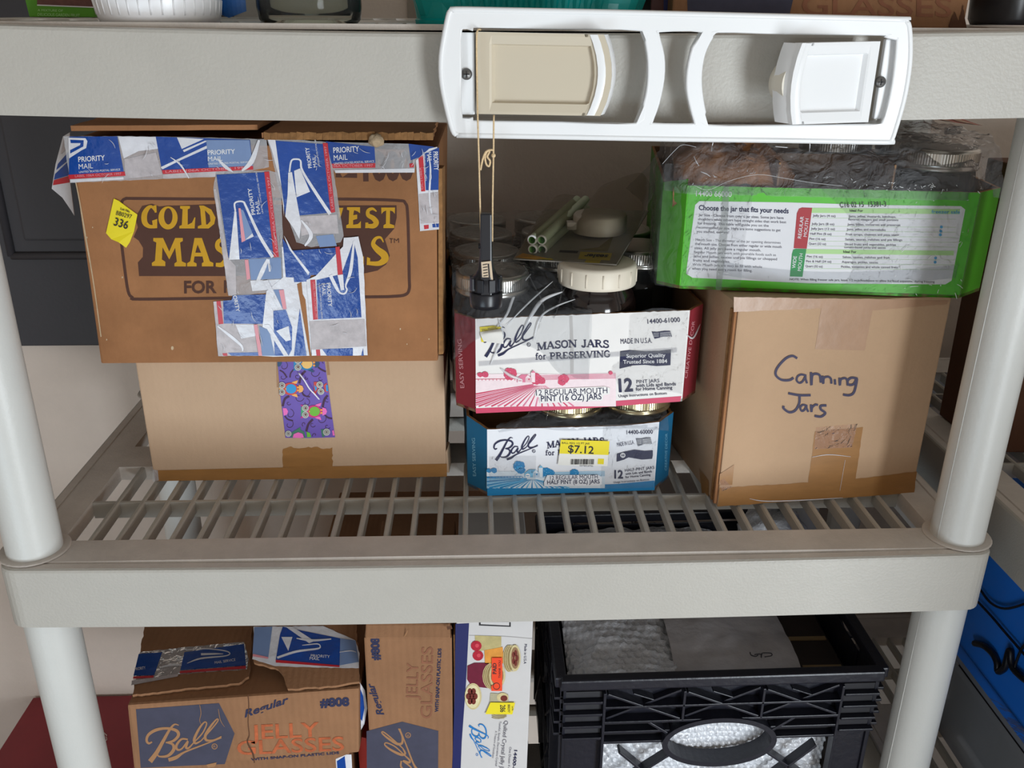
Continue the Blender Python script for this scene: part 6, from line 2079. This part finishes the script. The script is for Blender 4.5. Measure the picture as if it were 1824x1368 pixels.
# ================================================================== black milk crate
M_crate = mat('crate_plastic', (25, 26, 37), 0.36, var=0.12, vscale=40, bump=0.12, bscale=120, spec=0.5)
M_crd = mat('crate_plastic_dusty', (36, 35, 40), 0.7, var=0.25, vscale=60)
CR = thing('milk_crate', 'black plastic milk crate holding bubble wrap on the lower shelf', 'crate', (0.23, 0.2, LZ))
KY = 0.0455
fk = Face((0, KY, 0), (0, -1, 0))
f6 = U(940, 1080, 2.764)


def K(x, y, o=0.0):
    return fk.at(*f6(x, y), o)


X0, X1, ZR = 0.0590, 0.3985, -0.1790
DK = 0.33
mb = MB()
zb_ = LZ


def rimbar(p, q, w, h):
    mb.bar(p, q, w, h, M_crate, bev=0.002)


# rim
for a_, b_ in (((X0, KY), (X1, KY)), ((X1, KY), (X1, KY + DK)), ((X1, KY + DK), (X0, KY + DK)), ((X0, KY + DK), (X0, KY))):
    za = ZR + 0.004 * (a_[0] - X0) / (X1 - X0)
    zb2 = ZR + 0.004 * (b_[0] - X0) / (X1 - X0)
    rimbar(Vector((a_[0], a_[1], za)), Vector((b_[0], b_[1], zb2)), 0.012, 0.013)
mb.build('rim', CR)


def lattice(T, W_, handle=True):
    """one crate wall; T maps (u 0..W, z below rim, out) to place"""
    mb = MB()
    H_ = ZR - zb_

    def b(u0, z0, u1, z1, w, d0, d1, m=M_crate):
        a_, c_ = Vector((u0, z0)), Vector((u1, z1))
        dr = (c_ - a_).normalized()
        q = Vector((-dr.y, dr.x)) * (w / 2)
        pts = [a_ - q, c_ - q, c_ + q, a_ + q]
        mb.hexa([T(p.x, p.y, d0) for p in pts] + [T(p.x, p.y, d1) for p in pts], m, 0.0006)
    cu = (0.0, 0.026, 0.0, 0)
    n0, n1 = 0.046, W_ - 0.042
    # corner pillars
    for u0, u1 in ((0.0, n0), (n1, W_)):
        b(u0, H_ / 2, u1, H_ / 2, H_, -0.006, -0.003)
        for z in (0.014, 0.030, 0.046, 0.062):
            b(u0 + 0.003, z + 0.004, u1 - 0.002, z + 0.004, 0.0032, -0.004, 0.006)
            b(u0 + 0.003, z - 0.002, u1 - 0.002, z - 0.002, 0.008, -0.004, -0.0005, M_crd)
    for u in (n0, n0 + (n1 - n0) / 3, n0 + (n1 - n0) * 2 / 3, n1):
        b(u, 0.006, u, 0.045 if u not in (n0, n1) else H_ - 0.004, 0.0028, -0.006, 0.006)
    b(n0, 0.025, n1, 0.025, 0.0028, -0.006, 0.006)
    b(n0, 0.045, n1, 0.045, 0.0032, -0.006, 0.006)
    b(n0, 0.0245, n1, 0.0245, 0.042, -0.0075, -0.006)
    for i in range(3):
        ua, ub = n0 + (n1 - n0) * i / 3, n0 + (n1 - n0) * (i + 1) / 3
        b(ua + 0.003, 0.008, ub - 0.003, 0.043, 0.0028, -0.006, 0.0055)
        b(ub - 0.003, 0.008, ua + 0.003, 0.043, 0.0028, -0.006, 0.002)
        b(ua + 0.030, 0.009, ua + 0.052, 0.018, 0.0016, -0.006, 0.004)
        b(ub - 0.038, 0.029, ub - 0.022, 0.035, 0.0016, -0.006, 0.004)
    # oval hand hole with a flanged ring
    um, zm, ra, rb = n0 + (n1 - n0) * 0.5, 0.075, 0.056, 0.0275
    N = 40
    ring = [(um + ra * math.cos(2 * PI * i / N), zm + rb * math.sin(2 * PI * i / N)) for i in range(N)]
    ring2 = [(um + (ra + 0.006) * math.cos(2 * PI * i / N), zm + (rb + 0.006) * math.sin(2 * PI * i / N)) for i in range(N)]
    vs = [T(u, z, 0.008) for u, z in ring] + [T(u, z, 0.008) for u, z in ring2] + [T(u, z, -0.012) for u, z in ring] + [T(u, z, -0.012) for u, z in ring2]
    fs = []
    for i in range(N):
        j = (i + 1) % N
        fs += [(i, j, N + j, N + i), (2 * N + i, i, N * 0 + j, 2 * N + j)[0:4], (N + i, N + j, 3 * N + j, 3 * N + i), (2 * N + i, 2 * N + j, 3 * N + j, 3 * N + i)]
    mb.add(vs, fs, M_crate, False)
    for z in (0.055, 0.069):
        for s_ in (-1, 1):
            L_ = (n1 - n0) / 2 - 0.054 - (z - 0.055) * 0.3
            u0 = n0 if s_ < 0 else n1
            b(u0, z + 0.004, u0 - s_ * L_, z + 0.004, 0.003, -0.006, 0.005)
            b(u0, z - 0.001, u0 - s_ * L_, z - 0.001, 0.008, -0.007, -0.005, M_crd)
    for s_ in (-1, 1):
        b(um + s_ * 0.078, 0.046, um + s_ * 0.054, 0.064, 0.003, -0.006, 0.006)
        b(um + s_ * 0.050, 0.090, um + s_ * 0.105, 0.135, 0.003, -0.006, 0.006)
        b(um + s_ * 0.107, 0.086, um + s_ * 0.060, 0.135, 0.003, -0.006, 0.006)
        b(um + s_ * 0.10, 0.143, um + s_ * 0.02, H_ - 0.02, 0.003, -0.006, 0.006)
        b(um + s_ * 0.02, 0.143, um + s_ * 0.10, H_ - 0.02, 0.003, -0.006, 0.006)
    b(n0, 0.140, n1, 0.140, 0.003, -0.006, 0.006)
    b(n0, H_ - 0.010, n1, H_ - 0.010, 0.018, -0.007, 0.004)
    return mb


sl = lambda u: 0.004 * u / (X1 - X0)
W_ = X1 - X0
lattice(lambda u, z, o: Vector((X0 + u, KY - o, ZR + sl(u) - 0.005 - z)), W_).build('front_wall', CR)
lattice(lambda u, z, o: Vector((X0 + u, KY + DK + o, ZR + sl(u) - 0.005 - z)), W_).build('back_wall', CR)
lattice(lambda u, z, o: Vector((X0 - o, KY + u, ZR - 0.005 - z)), DK).build('side_wall', CR)
lattice(lambda u, z, o: Vector((X1 + o, KY + u, ZR + 0.004 - 0.005 - z)), DK).build('side_wall', CR)
mb = MB()
mb.box((X0, KY, LZ), (X1, KY + DK, LZ + 0.006), M_crate, 0.002)
mb.build('floor_panel', CR)

# bubble wrap in the crate
M_bub = mat('bubble_wrap_film', (214, 216, 222), 0.10, var=0.05, vscale=60, bump=0.5, bscale=300, spec=0.8, coat=0.7)


def bubble_sheet(P, amp=0.0022, cell=0.0085):
    """puts a staggered field of domes on a finely divided sheet"""
    h, w = len(P), len(P[0])
    out = []
    for i in range(h):
        r = []
        for j in range(w):
            a, b = P[max(0, i - 1)][j], P[min(h - 1, i + 1)][j]
            c, d = P[i][max(0, j - 1)], P[i][min(w - 1, j + 1)]
            n = (b - a).cross(d - c)
            n = n.normalized() if n.length > 0 else Vector((0, 0, 1))
            u, v = i * 0.5, j * 0.5 + (0.5 if (i // 4) % 2 else 0)
            k = max(0, math.sin(u * PI / 2 + 0.2)) * max(0, math.sin((v) * PI / 2)) if False else abs(math.sin(i * PI / 4)) * abs(math.sin(j * PI / 4 + (PI / 2 if (i // 4) % 2 else 0)))
            r.append(P[i][j] + n * amp * k)
        out.append(r)
    return out


def crumple(rows, nu, nv, amp, sc, seed):
    return bubble_sheet(loft(rows, nu, nv, amp * 0.7, sc, seed, amp), 0.0028)


mb = MB()
zt_ = -0.190
ys = (KY + 0.012, KY + 0.07, KY + 0.15, KY + 0.22, KY + DK - 0.012)
xs = (X0 + 0.010, X0 + 0.08, X0 + 0.16, X0 + 0.225, X0 + 0.255)
hts = ((-0.008, 0.004, -0.006, -0.014, -0.03), (0.006, 0.012, -0.002, -0.008, -0.02), (0.012, 0.018, 0.012, 0.000, -0.015), (0.006, 0.012, 0.016, 0.006, -0.01), (-0.01, 0.0, 0.0, -0.004, -0.02))
mb.grid(crumple([[Vector((x, y, zt_ + h)) for x, h in zip(xs, hr)] for y, hr in zip(ys, hts)], 34, 28, 0.006, 22, 3), M_bub)
mb.build('bubble_wrap', label='crumpled clear bubble wrap filling the top of the black crate', cat='bubble wrap', origin=(0.18, 0.2, LZ + 0.01), group='bubble wrap pieces in the crate')
mb = MB()
rows = [[Vector((x, KY + 0.016 + dy, z)) for x, dy in ((X0 + 0.04, 0.004), (X0 + 0.11, 0.0), (X0 + 0.17, 0.002), (X0 + 0.23, 0.0), (X0 + 0.30, 0.006))] for z in (-0.22, -0.27, -0.32, -0.37, LZ + 0.01)]
mb.grid(crumple(rows, 34, 30, 0.0035, 26, 11), M_bub)
mb.build('bubble_wrap', label='bubble wrap pressed behind the hand hole of the black crate', cat='bubble wrap', origin=(0.22, KY + 0.02, LZ + 0.008), group='bubble wrap pieces in the crate')
mb = MB()
b = bmesh.new()
bmesh.ops.create_uvsphere(b, u_segments=64, v_segments=40, radius=1)
for v in b.verts:
    n = v.co.normalized()
    bu = abs(math.sin(math.atan2(n.y, n.x) * 16)) * abs(math.sin(math.acos(max(-1, min(1, n.z))) * 14))
    v.co = Vector((n.x * 0.042, n.y * 0.036, n.z * 0.030)) * (1 + 0.12 * noise.noise(n * 3)) + n * 0.0018 * bu
mb.bm(b, M_bub, True, Matrix.Translation((0.352, 0.285, -0.150)))
mb.build('bubble_wrap', label='round bundle of bubble wrap at the back right of the crate', cat='bubble wrap', origin=(0.352, 0.285, -0.18), group='bubble wrap pieces in the crate')
M_foam = mat('foam_sheet', (172, 168, 170), 0.7, var=0.06, vscale=30, bump=0.2, bscale=120)
mb = MB()
rows = [[Vector((x, y, z)) for x, z in zip((0.185, 0.225, 0.265, 0.300, 0.322), zz)] for y, zz in ((KY + 0.014, (-0.196, -0.190, -0.189, -0.190, -0.190)), (KY + 0.05, (-0.182, -0.176, -0.178, -0.181, -0.184)), (KY + 0.09, (-0.176, -0.172, -0.176, -0.180, -0.186)), (KY + 0.16, (-0.172, -0.170, -0.174, -0.180, -0.186)))]
mb.grid(loft(rows, 10, 10, 0.002, 30, 5), M_foam)
p0 = onZ(1350, 1166, -0.1765)
pen_k = lambda L: mb.tube(smooth_path([onZ(u, v, -0.174) for u, v in L], 4), 0.0006, I_black, 6)
pen_k([(1336, 1162), (1338, 1167), (1346, 1169), (1350, 1167)])
pen_k([(1344, 1166), (1352, 1165), (1358, 1166)])
pen_k([(1356, 1171), (1357, 1164), (1366, 1163), (1374, 1164), (1374, 1168), (1362, 1170)])
mb.build('foam_sheet', label='grey foam wrapping sheet with a black pen mark, on the bubble wrap', cat='foam sheet', origin=(0.26, 0.1, -0.19))
# things glimpsed deep in the crate and behind it
mb = MB()
mb.hexa([Vector(p) for p in ((0.335, 0.07, LZ + 0.008), (0.385, 0.07, LZ + 0.008), (0.385, 0.23, LZ + 0.008), (0.335, 0.23, LZ + 0.008), (0.335, 0.07, -0.215), (0.385, 0.07, -0.215), (0.385, 0.23, -0.215), (0.335, 0.23, -0.215))], mat('dark_card', (52, 42, 38), 0.8, var=0.2, vscale=40), 0.002)
for y in (0.10, 0.15):
    mb.box((0.338, y, -0.2150), (0.382, y + 0.006, -0.2135), mat('kraft_strip', (150, 126, 90), 0.8))
mb.build('divider_box', label='dark card box in the right side of the black crate', cat='box', origin=(0.36, 0.15, LZ + 0.008))
mb = MB()
mb.hexa([Vector(p) for p in ((-0.22, 0.278, LZ), (0.035, 0.278, LZ), (0.035, 0.43, LZ), (-0.22, 0.43, LZ), (-0.22, 0.278, -0.165), (0.035, 0.278, -0.165), (0.035, 0.43, -0.165), (-0.22, 0.43, -0.165))], K_jelly, 0.002)
mb.build('carton', label='brown carton behind the upright one, glimpsed through the grate', cat='box', origin=(-0.1, 0.35, LZ))

# ================================================================== maroon step by the wall
M_maroon = mat('maroon_paint', (134, 36, 46), 0.45, var=0.12, vscale=12, spec=0.4)
ST = thing('step', 'dark red painted wooden step against the back wall, lower left', 'step', (-0.7, 0.35, FZ))
mb = MB()
mb.hexa([Vector(p) for p in ((-0.788, 0.16, -0.645), (-0.600, 0.16, -0.645), (-0.592, 0.40, -0.645), (-0.560, 0.552, -0.645), (-0.788, 0.16, -0.627), (-0.606, 0.16, -0.627), (-0.590, 0.40, -0.627), (-0.560, 0.552, -0.627))] if False else
        [Vector(p) for p in ((-0.788, 0.16, -0.645), (-0.600, 0.16, -0.645), (-0.540, 0.555, -0.645), (-0.788, 0.555, -0.645), (-0.788, 0.16, -0.627), (-0.600, 0.16, -0.627), (-0.540, 0.555, -0.627), (-0.788, 0.555, -0.627))], M_maroon, 0.001)
mb.build('tread', ST)
mb = MB()
mb.box((-0.770, 0.19, FZ), (-0.750, 0.54, -0.645), M_maroon, 0.001)
mb.box((-0.640, 0.19, FZ), (-0.620, 0.54, -0.645), M_maroon, 0.001)
mb.build('side_board', ST)
mb = MB()
mb.tube(smooth_path([onZ(190, 1310, -0.6262), onZ(183, 1304, -0.6255), onZ(176, 1309, -0.6255)], 4), 0.0008, mat('lint', (190, 170, 160), 0.9), 6)
mb.tube(smooth_path([onZ(183, 1320, -0.6262), onZ(190, 1318, -0.6255), onZ(189, 1312, -0.6255)], 4), 0.0007, mat('lint', (190, 170, 160), 0.9), 6)
mb.build('lint_threads', ST)

# ================================================================== neighbouring unit's things
NB = thing('dark_carton', 'tall dark brown carton on the neighbouring shelf unit at right', 'box', (0.7, 0.25, 0.0))
mb = MB()
mb.hexa([Vector(p) for p in ((0.556, 0.205, 0.0006), (0.900, 0.205, 0.0006), (0.900, 0.312, 0.0006), (0.554, 0.312, 0.0006), (0.552, 0.205, 0.317), (0.900, 0.205, 0.317), (0.900, 0.312, 0.317), (0.549, 0.312, 0.317))], K_dark, 0.002)
mb.build('body', NB)
mb = MB()
mb.hexa([Vector(p) for p in ((0.552, 0.204, 0.3172), (0.900, 0.204, 0.3172), (0.900, 0.258, 0.3172), (0.552, 0.258, 0.3172), (0.552, 0.204, 0.3205), (0.900, 0.204, 0.3205), (0.900, 0.258, 0.3205), (0.552, 0.258, 0.3205))], K_dark, 0.001)
mb.build('top_flap', NB)

F_bin = film('bin_plastic', (196, 202, 212), 0.80, 0.2, 0.1, 14, 0.34)
M_bl = mat('tote_blue', (36, 134, 255), 0.4, var=0.05, vscale=8, spec=0.4)
BIN = thing('storage_bin', 'cloudy clear plastic storage bin under the blue tote, lower right', 'bin', (0.8, 0.05, LZ))
bx0, bx1, by0, by1, bz0, bz1 = 0.600, 1.05, -0.12, 0.315, LZ, -0.316


def tub(mb, x0, y0, x1, y1, z0, z1, flare, m, r=0.03):
    A = [rrect(x0, y0, x1, y1, r, z0), rrect(x0 - flare, y0 - flare, x1 + flare, y1 + flare, r, z1 - 0.012), rrect(x0 - flare - 0.006, y0 - flare - 0.006, x1 + flare + 0.006, y1 + flare + 0.006, r, z1 - 0.011), rrect(x0 - flare - 0.006, y0 - flare - 0.006, x1 + flare + 0.006, y1 + flare + 0.006, r, z1)]
    n = len(A[0])
    for a, b in zip(A, A[1:]):
        mb.add(a + b, [(i, (i + 1) % n, n + (i + 1) % n, n + i) for i in range(n)], m)
    mb.poly(A[0], m)


mb = MB()
tub(mb, bx0 + 0.012, by0 + 0.012, bx1 - 0.012, by1 - 0.012, bz0, bz1, 0.010, F_bin)
mb.build('tub', BIN)
mb = MB()
mb.prism([Vector((p.x, p.y, bz1 + 0.0003)) for p in rrect(bx0 - 0.002, by0 - 0.002, bx1 + 0.002, by1 + 0.002, 0.02, 0)], (0, 0, 0.008), F_bin)
mb.build('lid', BIN)
mb = MB()
mb.hexa([Vector((x, y, z)) for z in (bz0 + 0.004, bz0 + 0.10) for x, y in ((bx0 + 0.03, by0 + 0.03), (bx1 - 0.03, by0 + 0.03), (bx1 - 0.03, by1 - 0.03), (bx0 + 0.03, by1 - 0.03))], mat('folded_cloth', (74, 64, 62), 0.9, var=0.3, vscale=20), 0.02)
mb.build('folded_cloth', label='dark folded cloth seen through the cloudy clear bin', cat='cloth', origin=(0.8, 0.1, bz0 + 0.004))
TOTE = thing('tote', 'bright blue plastic tote stacked on the clear storage bin', 'tote', (0.8, 0.1, bz1 + 0.0086))
mb = MB()
tub(mb, bx0 + 0.012, by0 + 0.010, bx1 - 0.012, by1 - 0.010, bz1 + 0.0086, -0.092, -0.001, M_bl)
mb.build('tub', TOTE)
mb = MB()
mb.prism([Vector((p.x, p.y, -0.0915)) for p in rrect(bx0, by0, bx1, by1, 0.03, 0)], (0, 0, 0.012), M_bl)
mb.build('lid', TOTE)
mb = MB()


def onX(u, v, x):
    d = ray(u, v)
    return CAM + d * ((x - CAM.x) / d.x)


cx_ = bx0 + 0.008  # black loops modelled in place of soft shadows cast on the tote
for L_, r_ in (([(1742, 1072), (1768, 1100), (1790, 1126), (1824, 1165), (1850, 1196)], 0.0016), ([(1746, 1050), (1765, 1074), (1790, 1084), (1824, 1076), (1860, 1060)], 0.0016), ([(1846, 1140), (1824, 1150), (1810, 1180), (1806, 1200)], 0.0016),
               ([(1736, 1146), (1752, 1150), (1768, 1164), (1776, 1180), (1778, 1196), (1790, 1188), (1796, 1165), (1800, 1160), (1802, 1185), (1820, 1206), (1850, 1226)], 0.0042)):
    mb.tube(smooth_path([onX(u, v, cx_) for u, v in L_], 5), r_, M_blk, 8)
mb.build('tote_shadow', label='shadow shapes modelled as black loops on the blue tote', cat='tote_shadow', origin=onX(1790, 1200, cx_))

# ================================================================== on top of the upper shelf (only their feet are in view)
# small green box
gx0, gx1 = onY(53, 36, 0.26).x, onY(168, 36, 0.26).x
gz = top_z(-0.42, 0.26)
GB = thing('green_box', 'small green printed box on the upper shelf, top left corner', 'box', ((gx0 + gx1) / 2, 0.3, gz))
fgb = Face((0, 0.26, 0), (0, -1, 0))
mb = MB()
mb.hexa([Vector((gx0, 0.26, gz)), Vector((gx1, 0.26, gz)), Vector((gx1, 0.33, gz)), Vector((gx0, 0.33, gz)), Vector((gx0 - 0.006, 0.26, gz + 0.09)), Vector((gx1, 0.26, gz + 0.09)), Vector((gx1, 0.33, gz + 0.09)), Vector((gx0 - 0.006, 0.33, gz + 0.09))], mat('box_green', (88, 160, 28), 0.5), 0.001)
ink(mb, fgb, [(66, -60), (168, -60), (168, 12), (66, 8)], mat('box_picture', (108, 66, 60), 0.5, var=0.3, vscale=120), 1)
ink(mb, fgb, [(66, 8), (168, 12), (168, 14), (66, 10)], I_white, 2)
text(mb, fgb, 'A MIXTURE OF', (67, 20), (112, 21), 4, C_mint, 2)
text(mb, fgb, 'DELICIOUS GARDEN FRUIT', (67, 28), (142, 30), 5, C_mint, 2)
mb.build('body', GB)

# white tub
M_tub = mat('tub_white', (236, 236, 238), 0.3, spec=0.5, bump=0.03, bscale=30)
cx = (onY(168, 47, 0.055).x + onY(388, 47, 0.055).x) / 2
r0 = (onY(388, 47, 0.055).x - onY(168, 47, 0.055).x) / 2
tz = top_z(cx, 0.07)
TUB = thing('plastic_tub', 'round white plastic tub on the upper shelf next to the green box', 'tub', (cx, 0.068, tz))
mb = MB()
c0 = Vector((cx, 0.068, tz))
mb.lathe([(0.0001, 0.002), (r0 * 0.88, 0.0015), (r0 * 0.93, 0.0), (r0 * 0.97, 0.006), (r0 * 1.01, 0.018), (r0 * 1.015, 0.019), (r0 * 1.06, 0.060), (r0 * 1.08, 0.085)], M_tub, c0, 56)
for i in range(36):
    a = 2 * PI * i / 36
    d = Vector((math.cos(a), math.sin(a), 0))
    mb.tube([c0 + d * r0 * 0.97 + Vector((0, 0, 0.007)), c0 + d * r0 * 1.005 + Vector((0, 0, 0.0175))], 0.0007, M_tub, 6)
mb.build('body', TUB)
mb = MB()
mb.lathe([(r0 * 1.08, 0.0852), (r0 * 1.12, 0.0855), (r0 * 1.12, 0.094), (r0 * 1.08, 0.097), (0.0001, 0.096)], M_tub, c0, 48)
mb.build('lid', TUB)

# clear cup with a blue label
cx = onY(425, 45, 0.10).x
cz = top_z(cx, 0.10)
CUP = thing('clear_cup', 'clear tapered cup with a blue label between tub and glass jar', 'cup', (cx, 0.11, cz))
mb = MB()
F_cup = film('cup_plastic', (232, 236, 238), 0.86, 0.06, 0.1, 30, 0.08)
mb.lathe([(0.0001, 0.001), (0.021, 0.0), (0.0225, 0.003), (0.026, 0.05), (0.028, 0.085)], F_cup, (cx, 0.11, cz), 36)
mb.build('body', CUP)
mb = MB()
vs = []
for j in range(9):
    a = -PI / 2 - 0.72 + 1.15 * j / 8
    for z, w in ((0.005 + 0.0025 * abs(j - 4) / 2, 1), (0.034, 1)):
        r_ = 0.0229 + (0.026 - 0.0225) * z / 0.05 + 0.0012
        vs.append(Vector((cx + r_ * math.cos(a), 0.11 + r_ * math.sin(a), cz + z)))
mb.add(vs, [(2 * j, 2 * j + 2, 2 * j + 3, 2 * j + 1) for j in range(8)], mat('label_blue', (22, 86, 156), 0.5, var=0.15, vscale=200))
mb.build('label', CUP, 'blue label with scalloped edge')

# glass jar
x0, x1 = onY(462, 50, 0.085).x, onY(646, 50, 0.085).x
cx, r0 = (x0 + x1) / 2, (x1 - x0) / 2
cz = top_z(cx, 0.085)
GJ = thing('glass_jar', 'empty clear glass jar on the upper shelf, left of the teal basket', 'jar', (cx, 0.085, cz))
mb = MB()
F_gj = film('thick_glass', (236, 240, 236), 0.84, 0.03, 0.08, 14, 0.03)
mb.lathe([(0.0001, 0.005), (r0 * 0.55, 0.0045), (r0 * 0.86, 0.0), (r0 * 0.97, 0.005), (r0, 0.014), (r0, 0.095), (r0 * 0.8, 0.115), (r0 * 0.78, 0.13)], F_gj, (cx, 0.085, cz), 48)
mb.lathe([(0.0001, 0.008), (r0 * 0.78, 0.008), (r0 * 0.90, 0.014), (r0 * 0.92, 0.094), (r0 * 0.74, 0.114), (r0 * 0.73, 0.129)], F_gj, (cx, 0.085, cz), 48)
mb.build('body', GJ)
mb = MB()
mb.lathe([(r0 * 0.80, 0.118), (r0 * 0.82, 0.119), (r0 * 0.82, 0.134), (r0 * 0.78, 0.136), (0.0001, 0.135)], M_band, (cx, 0.085, cz), 48)
mb.build('lid', GJ)

# teal basket
M_teal = mat('basket_teal', (0, 150, 146), 0.35, var=0.03, vscale=10, spec=0.45)
bx0, bx1 = onY(738, 55, 0.045).x, onY(1150, 30, 0.045).x
bz = top_z(0.02, 0.08)
BK = thing('basket', 'teal ribbed plastic basket on the upper shelf behind the holder', 'basket', ((bx0 + bx1) / 2, 0.14, bz))
mb = MB()


def bring(g, z):
    """outline of the basket grown by g at height z"""
    return rrect(bx0 - g, 0.045 - g, bx1 + g, 0.265 + g, 0.03 + g * 0.5, z, 56)


prof = [(0.0, 0.0), (0.001, 0.006), (-0.001, 0.008), (-0.001, 0.0095), (0.0055, 0.029), (0.0055, 0.030), (0.012, 0.030), (0.012, 0.036), (0.010, 0.037), (0.0045, 0.036), (0.000, 0.010), (-0.001, 0.004)]
rings = []
for g, z in prof:
    r_ = bring(g, bz + z)
    if 0.0095 <= z <= 0.029 and g > 0.0 or z == 0.0095:
        r_ = [p + (p - Vector(((bx0 + bx1) / 2, 0.155, p.z))).normalized() * (0.0016 * (1 if (i // 2) % 2 else -0.4)) for i, p in enumerate(r_)]
    rings.append(r_)
n = len(rings[0])
for a, b2 in zip(rings, rings[1:]):
    mb.add(a + b2, [(i, (i + 1) % n, n + (i + 1) % n, n + i) for i in range(n)], M_teal)
mb.poly(rings[0], M_teal)
mb.poly(rings[-1], M_teal)
mb.build('body', BK)

# carton of glasses
x0, x1 = onY(1197, 22, 0.09).x, onY(1722, 22, 0.09).x
cz = top_z(0.26, 0.12)
UC = thing('glass_carton', 'brown carton with faded rust lettering on the upper shelf, above the holder', 'box', ((x0 + x1) / 2, 0.18, cz))
fuc = Face((0, 0.09, 0), (0, -1, 0))
mb = MB()
mb.hexa([Vector((x0, 0.09, cz)), Vector((x1, 0.09, cz)), Vector((x1, 0.30, cz)), Vector((x0, 0.30, cz)), Vector((x0, 0.09, cz + 0.10)), Vector((x1, 0.09, cz + 0.10)), Vector((x1, 0.30, cz + 0.10)), Vector((x0, 0.30, cz + 0.10))], K_jelly, 0.002)
ink(mb, fuc, [(1226, 60), (1222, -70), (1440, -70), (1415, -10), (1398, 60)], I_dkblue, 1)
text(mb, fuc, 'GLASSES', (1428, 26), (1695, 30), 34, I_rust, 2, bold=0.01)
ink(mb, fuc, jag([(1690, 45), (1700, 20), (1708, 38), (1715, 8), (1722, 52), (1692, 56)], 0.8, 4, 3), K_dark, 3)
mb.build('body', UC)
# dark maroon and navy box
x2, x3 = onY(1158, 22, 0.11).x, onY(1192, 22, 0.11).x
mb = MB()
mb.hexa([Vector((x2, 0.11, cz)), Vector((x3, 0.11, cz)), Vector((x3, 0.27, cz)), Vector((x2, 0.27, cz)), Vector((x2, 0.11, cz + 0.08)), Vector((x3, 0.11, cz + 0.08)), Vector((x3, 0.27, cz + 0.08)), Vector((x2, 0.27, cz + 0.08))], mat('box_maroon', (84, 42, 40), 0.5), 0.001)
ink(mb, Face((0, 0.11, 0), (0, -1, 0)), [(1182, -60), (1191, -60), (1191, 56), (1182, 56)], M_navyb, 1)
mb.build('narrow_box', label='narrow dark maroon box squeezed between teal basket and carton', cat='box', origin=((x2 + x3) / 2, 0.19, cz))
# dark pan
cx = onY(1830, 30, 0.16).x
cz2 = top_z(0.44, 0.16)
PAN = thing('pan', 'dark round pan at the right end of the upper shelf', 'pan', (cx, 0.2, cz2))
mb = MB()
r0 = cx - onY(1728, 30, 0.2).x
M_pan = mat('pan_enamel', (38, 36, 38), 0.3, spec=0.5)
mb.lathe([(0.0001, 0.0), (r0 * 0.86, 0.0), (r0 * 0.95, 0.005), (r0 * 1.0, 0.03), (r0 * 1.03, 0.06), (r0 * 1.06, 0.061), (r0 * 1.06, 0.064), (r0 * 1.0, 0.0635), (r0 * 0.96, 0.03), (r0 * 0.88, 0.006), (0.0001, 0.004)], M_pan, (cx, 0.2, cz2), 56)
mb.build('body', PAN)
mb = MB()
mb.tube(smooth_path([Vector((cx + r0 * math.cos(a), 0.2 + r0 * math.sin(a), cz2 + 0.045)) * 1.0 + Vector((math.cos(a), math.sin(a), 0)) * (0.014 if abs(a + PI / 2) < 0.3 else 0.0) for a in (-PI / 2 - 0.45, -PI / 2 - 0.3, -PI / 2 - 0.15, -PI / 2 + 0.15, -PI / 2 + 0.3, -PI / 2 + 0.45)], 4), 0.004, M_pan, 10)
mb.build('handle', PAN)

# striped paper behind the right jar lid and a small clip on the wall
mb = MB()
rows = [[GT.P(a, t, z) for a, z in ((0.15, 0.366), (0.19, 0.373), (0.235, 0.370), (0.275, 0.3615), (0.315, 0.3575))] for t in (0.16, 0.20, 0.24)]
G = loft(rows, 8, 6, 0.0008, 30, 3)
mb.grid(G, mat('red_brown_stripe', (150, 60, 40), 0.6))
for i in range(0, len(G[0]) - 2, 4):
    mb.grid([[r[i] + Vector((0, 0, 0.0006)), r[i + 2] + Vector((0, 0, 0.0006))] for r in G], mat('tan_stripe', (178, 140, 116), 0.6))
mb.build('striped_paper', label='rust and tan striped paper lying on jars behind the green tray lid', cat='paper', origin=GT.P(0.23, 0.2, 0.357))
mb = MB()
p = onY(1698, 233, WY - 0.006)
mb.box(tuple(p + Vector((-0.010, -0.003, -0.005))), tuple(p + Vector((0.010, 0.0055, 0.004))), M_blk, 0.002)
mb.tube([p + Vector((-0.008, -0.004, 0.003)), p + Vector((0.009, -0.004, 0.004))], 0.003, M_blk, 8)
mb.build('wall_clip', label='small black clip fixed to the back wall at right', cat='clip', origin=p)
